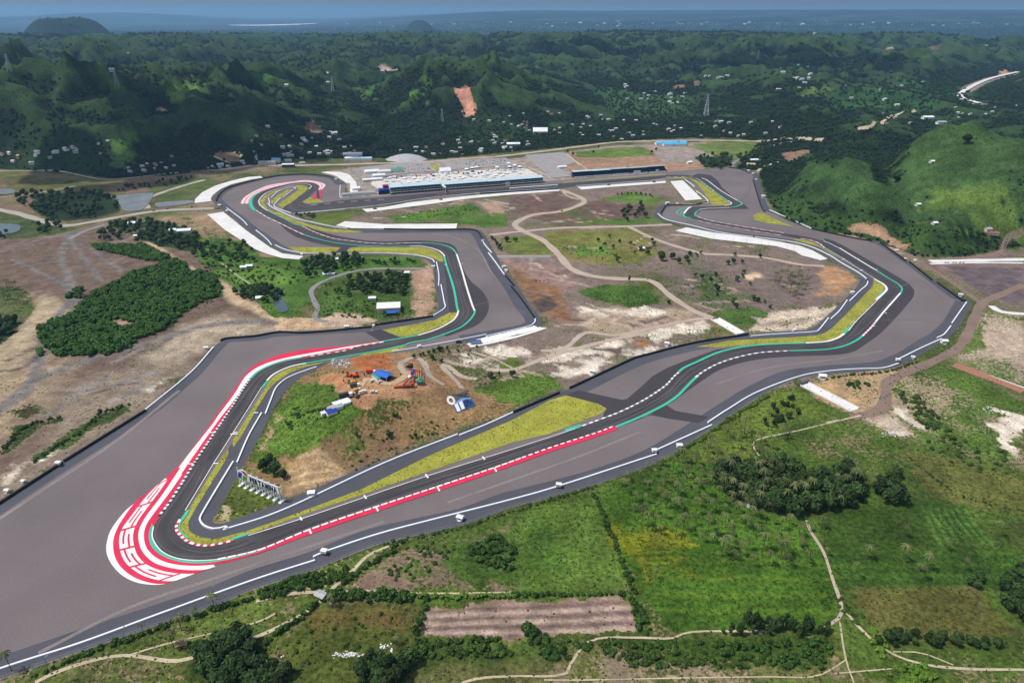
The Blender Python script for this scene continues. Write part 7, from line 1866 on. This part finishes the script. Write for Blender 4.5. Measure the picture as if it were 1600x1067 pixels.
silo(642, 577, 2.3, 5, BLS, "black tank with pale lid on the loop of the site road"); silo(636.5, 577, 1.4, 3.4, BLS, "small dark tank beside the pale lidded tank"); silo(646, 590, 2.2, 6.5, BLU, "blue silo of the batching plant"); silo(641, 597, 1.6, 6, WP, "white silo of the batching plant"); silo(648, 594, 1.7, 5, GNR, "green white silo of the batching plant"); silo(656, 599, 3.4, 3.6, GNR, "low green tank at the right of the batching plant")
for k, (x, y) in enumerate(((653,594),(656,590),(659.5,595),(663,592),(660,588),(664,599))):
    p = at(x, y); q_ = MB(); q_.box(-.35, .35, -.35, .35, 0, 8); q_.bar((0, 0, 8), (0, 0, 10), .12); o = q_.build('concrete_column', [mat('column_brown', (170, 138, 116), .9)]); o.location = p; tag(o, "bare brown column with starter bars beside the green tank", 'column', 'bare columns at the dig')
p = at(648, 610); q_ = MB(); q_.bar((0, 0, 0), (0, 0, 15), .3); q_.box(-2.5, 2.5, -.3, .3, 9, 9.5); o = q_.build('mast', [RDM]); o.location = p; tag(o, "thin red mast below the batching plant", 'mast')
for x, y, L_, W_, m_, lb in ((534,632,13,7,WR,"white tent roof on the slope track"),(526,638,9,6,GR,"grey tent roof on the slope track"),(518,645,8,6,BLU,"blue tent roof at the lower end of the slope track"),(506,648,4,3,WR,"tiny white shelter at the end of the slope track")):
    shed(x, y, L_, W_, 2.6, .62, m_, WP, lb, 'tent', 'site_tent', ridge=1.0, extra=False)
m = MB(); rk = random.Random(3)
for k in range(150):
    t = k/150; pp = (rk.uniform(517, 546), rk.uniform(562, 575)); 
    P_ = at(*pp); s_ = rk.uniform(.5, 1.3); a_ = rk.uniform(0, 6)
    m.prism([(P_[0]+s_*math.cos(a_+i*1.57)*rk.uniform(.6, 1.2), P_[1]+s_*math.sin(a_+i*1.57)*rk.uniform(.6, 1.2)) for i in range(4)], P_[2]-.2, P_[2]+s_*rk.uniform(.5, 1.3), rk.choice((0, 0, 1)))
o = m.build('stone_pile', [mat('stone_grey', (150, 142, 140), .9, .2), mat('stone_pale', (204, 198, 194), .9, .1)]); o['kind'] = 'stuff'
m = MB()
for cx_, cy_, n_, sx_, sy_ in ((547, 1022, 90, 22, 5), (599, 1010, 26, 8, 4), (612, 1016, 10, 3, 3), (438, 1026, 8, 4, 3), (1392, 677, 40, 16, 5), (1545, 640, 30, 20, 6)):
    for k in range(n_):
        P_ = g1(cx_+rk.gauss(0, sx_*.5), cy_+rk.gauss(0, sy_*.5)); s_ = rk.uniform(.2, .7); a_ = rk.uniform(0, 6)
        m.prism([(P_[0]+s_*math.cos(a_+i*1.57)*rk.uniform(.6, 1.2), P_[1]+s_*math.sin(a_+i*1.57)*rk.uniform(.6, 1.2)) for i in range(4)], 0, s_*rk.uniform(.4, 1.0))
o = m.build('white_rubble', [mat('rubble_white', (220, 218, 214), .9, .1)]); o['kind'] = 'stuff'
p = g1(743, 537.5); cn = empty('canopy', (p[0], p[1], .3), .2, 'dark blue canopy at the left end of the stepped white pad', 'canopy'); m = MB(); m.box(-6, 6, -2.5, 2.5, 3, 3.3); m.build('cover', [mat('dull_blue', (50, 84, 140), .6)], cn)
for ax in (-5.6, 5.6):
    for ay in (-2.2, 2.2): m = MB(); m.bar((ax, ay, 0), (ax, ay, 3), .14); m.build('post', [BLS], cn)
# steps of the white pad, culverts, ramps
a, L5, r5 = frame(729, 541, 842, 514)
st = empty('spectator_terrace', (0, 0, 0), 0, 'stepped white concrete terrace at the right corner of the loop', 'terrace')
for k in range(14):
    u = k/14; c0 = g1(748+ (842-748)*u, 534.5-(534.5-512)*u); q_ = MB(); q_.box(-4.2, 4.2, -5.5+.1*k, 5.5, 0, .35+.14*(k % 3)); o = q_.build('step', [WHC], st); o.location = (c0[0], c0[1], .25); o.rotation_euler = (0, 0, r5+.12)
for (A, B, lb) in (((1255,600),(1335,641),"pale concrete underpass ramp below the right straight"),((1117,499),(1160,524),"pale concrete underpass ramp beside the long black tyre wall")):
    a, Lr, rr_ = frame(*A, *B); e_ = empty('underpass_ramp', (a[0], a[1], .1), rr_, lb, 'ramp')
    wdt = 11
    q_ = MB(); q_.box(0, Lr, -wdt/2, wdt/2, 0, .12); q_.build('slab', [CON], e_)
    for ay in (-wdt/2, 0, wdt/2): q_ = MB(); q_.box(0, Lr, ay-.35, ay+.35, .12, 1.4 if ay else .5); q_.build('side_wall', [WHC], e_)
    u_ = 0 if A[0] > 1200 else Lr
    q_ = MB(); q_.box(u_-1, u_+1, -wdt/2-2, wdt/2+2, 0, 2.2); q_.build('portal', [DGR], e_)
# light poles and pylons
def pole(x, y, h, label, group):
    p = at(x, y); q_ = MB(); q_.bar((0, 0, 0), (0, 0, h), .16, 0, 5, .1); q_.bar((0, 0, h), (1.4, 0, h+.2), .09, 0, 4); q_.box(1.0, 1.9, -.2, .2, h+.1, h+.3); q_.box(-.5, .5, -.5, .5, 0, .4)
    o = q_.build('light_pole', [FEN]); o.location = p; o.rotation_euler = (0, 0, rnd.uniform(0, 6)); tag(o, label, 'pole', group)
for x, y in ((1087,370),(1114,374),(1146,378),(1166,381),(1189,385),(1200,386),(1229,391),(1240,393)): pole(x, y, 8, "light pole standing on the long curved pad", 'poles on the long curved pad')
for x, y in ((1012,526),(1024,524),(1037,521),(1048,519),(1058,517),(1071,515),(1084,513)): pole(x, y, 6, "thin pole along the white limestone bank", 'poles on the limestone bank')
for x, y in ((868,553),(843,572),(824,563),(783,548),(873,581)): pole(x, y, 6, "thin pole beside the gravel track on pale ground", 'poles by the gravel track')
for x, y in ((76,1046),(197,1000),(283,980),(336,936)): pole(x, y, 9, "light pole on the bottom left service road", 'poles on the bottom service road')
def pylon(x, y, h, label):
    p = at(x, y); q_ = MB(); b_ = h*.11
    for (ax, ay) in ((-1, -1), (1, -1), (1, 1), (-1, 1)): q_.bar((ax*b_, ay*b_, 0), (ax*.8, ay*.8, h), h*.008, 0, 4)
    for k in range(9):
        z0_, z1_ = h*k/9, h*(k+1)/9; w0, w1 = b_*(1-k/9)+.8*k/9, b_*(1-(k+1)/9)+.8*(k+1)/9
        for ay in (-1, 1): q_.bar((-w0, ay*w0, z0_), (w1, ay*w1, z1_), h*.006, 0, 3)
        for ax in (-1, 1): q_.bar((ax*w0, -w0, z0_), (ax*w1, w1, z1_), h*.006, 0, 3)
    for k in (.7, .83, .95): q_.bar((-h*.12, 0, h*k), (h*.12, 0, h*k), h*.007, 0, 4)
    o = q_.build('pylon', [mat('galvanised', (176, 182, 186), .5, .05)]); o.location = (p[0], p[1], p[2]-1); tag(o, label, 'pylon')
pylon(1103, 181, 68, "tall lattice pylon in the trees right of centre"); pylon(520, 143, 42, "lattice pylon on the central hill crest"); pylon(184, 138, 42, "lattice pylon on the left hills"); pylon(691, 190, 36, "lattice pylon left of the red scar"); pylon(16, 112, 40, "lattice pylon at the far left hills"); pylon(823, 208, 34, "small pylon in the trees behind the paddock"); pylon(1184, 92, 40, "lattice pylon on the right far hills")
def mobcrane(x, y, h, label, m_):
    p = at(x, y); e_ = empty('mast_crane', (p[0], p[1], .3), 0, label, 'crane'); q_ = MB(); q_.box(-3, 3, -1.4, 1.4, .6, 2); q_.build('carrier', [BLS], e_); q_ = MB(); q_.box(-2.6, 2.6, -1.5, 1.5, 0, .8); q_.build('track', [TYB], e_); q_ = MB(); q_.bar((0, 0, 2), (1, 0, h), .35, 0, 4, .2); q_.build('boom', [m_], e_)
mobcrane(689, 313, 17, "red mast crane on the pad opposite the gantry", RDM); mobcrane(586, 327.5, 15, "dark mast crane at the left end of the straight pad", BLS); mobcrane(1022, 285.5, 8, "orange crane at the right end of the straight pad", RDM); mobcrane(951, 290, 8, "dark lamp carrier on the right straight pad", BLS); mobcrane(980, 262, 26, "tall thin red crane behind the grandstand", RDM)
# road barriers on the right concrete road
for k, x in enumerate((1477, 1481, 1489, 1493, 1500, 1505)):
    p = g1(x, 411.5); q_ = MB(); q_.bar((-1.5, 0, 0), (0, 0, 2.4), .25); q_.bar((1.5, 0, 0), (0, 0, 2.4), .25); q_.bar((-1.2, 0, .8), (1.2, 0, .8), .2); o = q_.build('steel_trestle', [BLS]); o.location = (p[0], p[1], .1); tag(o, "black trestle on the white concrete road at the right", 'trestle', 'trestles on the concrete road')
# lone hill trees now need room round the houses: nothing stands inside a house
rg = np.random.RandomState(5)
def look(arr, x, y):
    d = np.hypot(x, y); a = np.arctan2(x, y)
    ia = np.clip(np.round((a-AZ[0])/(AZ[1]-AZ[0])), 0, NA-1).astype(int)
    idd = np.clip(np.round(np.log(np.maximum(d, 120)/120.0)/math.log(62000/120.0)*(ND-2)+1), 0, ND-1).astype(int)
    return arr.reshape(ND, NA)[idd, ia]
nF = 250000
a_ = rg.uniform(-R(44), R(44), nF); d_ = np.exp(rg.uniform(math.log(900), math.log(16000), nF))
fx, fy = d_*np.sin(a_), d_*np.cos(a_)
fo = look(FOREST, fx, fy)
clump = sstep(.36, .52, fbm(fx/60, fy/60, 404, 3))
keep = (~inpoly(fx, fy, FLAT)) & (rg.rand(nF) < np.maximum(fo*(.62+.38*clump), .06*(fo >= .01)))
keep &= rg.rand(nF) < np.where(d_ < 1500, .55, 1)
for (hx_, hy_) in HOUSES: keep &= ((fx-hx_)**2 + ((fy-hy_+6))**2) > 8.5**2
fx, fy, d_, fo = fx[keep], fy[keep], d_[keep], fo[keep]
fs = rg.uniform(.5, 1.15, len(fx)) * np.clip(d_/2300, .62, 2.6) * np.where(fo < .3, rg.uniform(.2, .7, len(fx)), 1)
fz = Hlook(fx, fy) - .3
ids = [i for i in range(len(fx)) if 1900 < d_[i] < 2300 and abs(fx[i]) < 900][:4]
wpro = proto_obj('wood', [(fx[i], fy[i]) for i in ids], "rounded tree in the dark forest on the hills behind the village", 'forest trees on the hills')
instancer('hill_forest', [0]*4, np.stack([fx, fy, fz], 1), fs, protos=wpro)
# village trees between the back road and the hills are part of the forest mask; ground scrub in the fields

# tufts and low weeds in the fields close to the camera
nT = 60000
ta = rg.uniform(-R(48), R(48), nT); td = np.sqrt(rg.uniform(230**2, 800**2, nT)); tx, ty = td*np.sin(ta), td*np.cos(ta)
cv = look(cov, tx, ty) + (fbm(tx/14, ty/14, 505, 3) - .5)*1.1
kp = inpoly(tx, ty, FLAT) & ((cv > .62) | (rg.rand(nT) < .12)) & (~inpoly(tx, ty, OUTW) | inpoly(tx, ty, INNW)) & (rg.rand(nT) < .8)
tx, ty = tx[kp], ty[kp]
instancer('field_weeds', [0]*4, np.stack([tx, ty, Hlook(tx, ty) - .02], 1), rg.uniform(.10, .42, len(tx)), protos=proto('brush'))

vp = []
for o in [o for o in COL.objects if o.name.startswith('grass_verge')]:
    P_ = np.array([v.co[:2] for v in o.data.vertices]); 
    for f in o.data.polygons:
        a_, b_, c_ = (P_[i] for i in f.vertices); ar = abs((b_[0]-a_[0])*(c_[1]-a_[1]) - (b_[1]-a_[1])*(c_[0]-a_[0]))/2
        for _ in range(rg.poisson(ar*.09)):
            u, v = sorted(rg.rand(2)); vp.append((*(a_*u + b_*(v-u) + c_*(1-v)), .1))
tpro = []
VT = leafmat('verge_tuft', (132, 134, 54), .3)
for i in range(2):
    o = link('grass_tuft', crown(300+i, 1.2, 0, .9, 60, VT, 4, .3)); o.location = vp[i]; o.scale = (.5,)*3
    tag(o, 'tuft of dry grass on the yellow green verge', 'grass', 'tufts on the verge'); tpro.append(o)
instancer('verge_tufts', [0]*2, vp[2:], rg.uniform(.18, .6, len(vp)-2), protos=tpro)

# unseen clouds above the frame, added to cast shade on the hills
CLD = mat('cloud_white', (245, 246, 248), .95, .02)
for (cx_, cy_, w_, l_, lb) in ((110, 190, 420, 330, 'left'), (420, 205, 260, 170, 'near'), (250, 120, 520, 330, 'far'), (1235, 92, 560, 380, 'right'), (900, 70, 700, 300, 'middle')):
    p = D1(cx_, cy_); c_ = Vector(p) + SUN_DIR*((1500 - p[2])/SUN_DIR.z); m = MB(); iv, if_ = ico()
    for k in range(26):
        a = rnd.uniform(0, 6.28); q_ = math.sqrt(rnd.random()); x, y = c_.x + math.cos(a)*q_*w_, c_.y + math.sin(a)*q_*l_; r_ = rnd.uniform(.16, .3)*min(w_, l_)*(1.25-q_*.6); kk_ = len(m.V)
        m.V += [(x + v[0]*r_*rnd.uniform(.9, 1.1), y + v[1]*r_*rnd.uniform(.9, 1.1), c_.z + r_*.3 + (v[2]*r_*.75 if v[2] > -.3 else -.22*r_)) for v in iv]; m.F += [tuple(kk_+i for i in f) for f in if_]; m.M += [0]*len(if_)
    struct(m.build('shade_cloud', [CLD]))
# ------------------------------------------------------------------ air
if True:
    hb = MB(); hb.box(-61000, 61000, -3000, 63000, -3, 660)
    hzm = bpy.data.materials.new('haze'); hzm.use_nodes = True
    n = hzm.node_tree
    for q_ in list(n.nodes):
        if q_.type == 'BSDF_PRINCIPLED': n.nodes.remove(q_)
    pv = n.nodes.new('ShaderNodeVolumePrincipled')
    pv.inputs['Color'].default_value = (.34, .64, 1, 1)
    pv.inputs['Density'].default_value = HAZE
    pv.inputs['Anisotropy'].default_value = 0.2
    n.links.new(pv.outputs[0], n.nodes['Material Output'].inputs['Volume'])
    hz_ = hb.build('haze', [hzm]); hz_['kind'] = 'stuff'
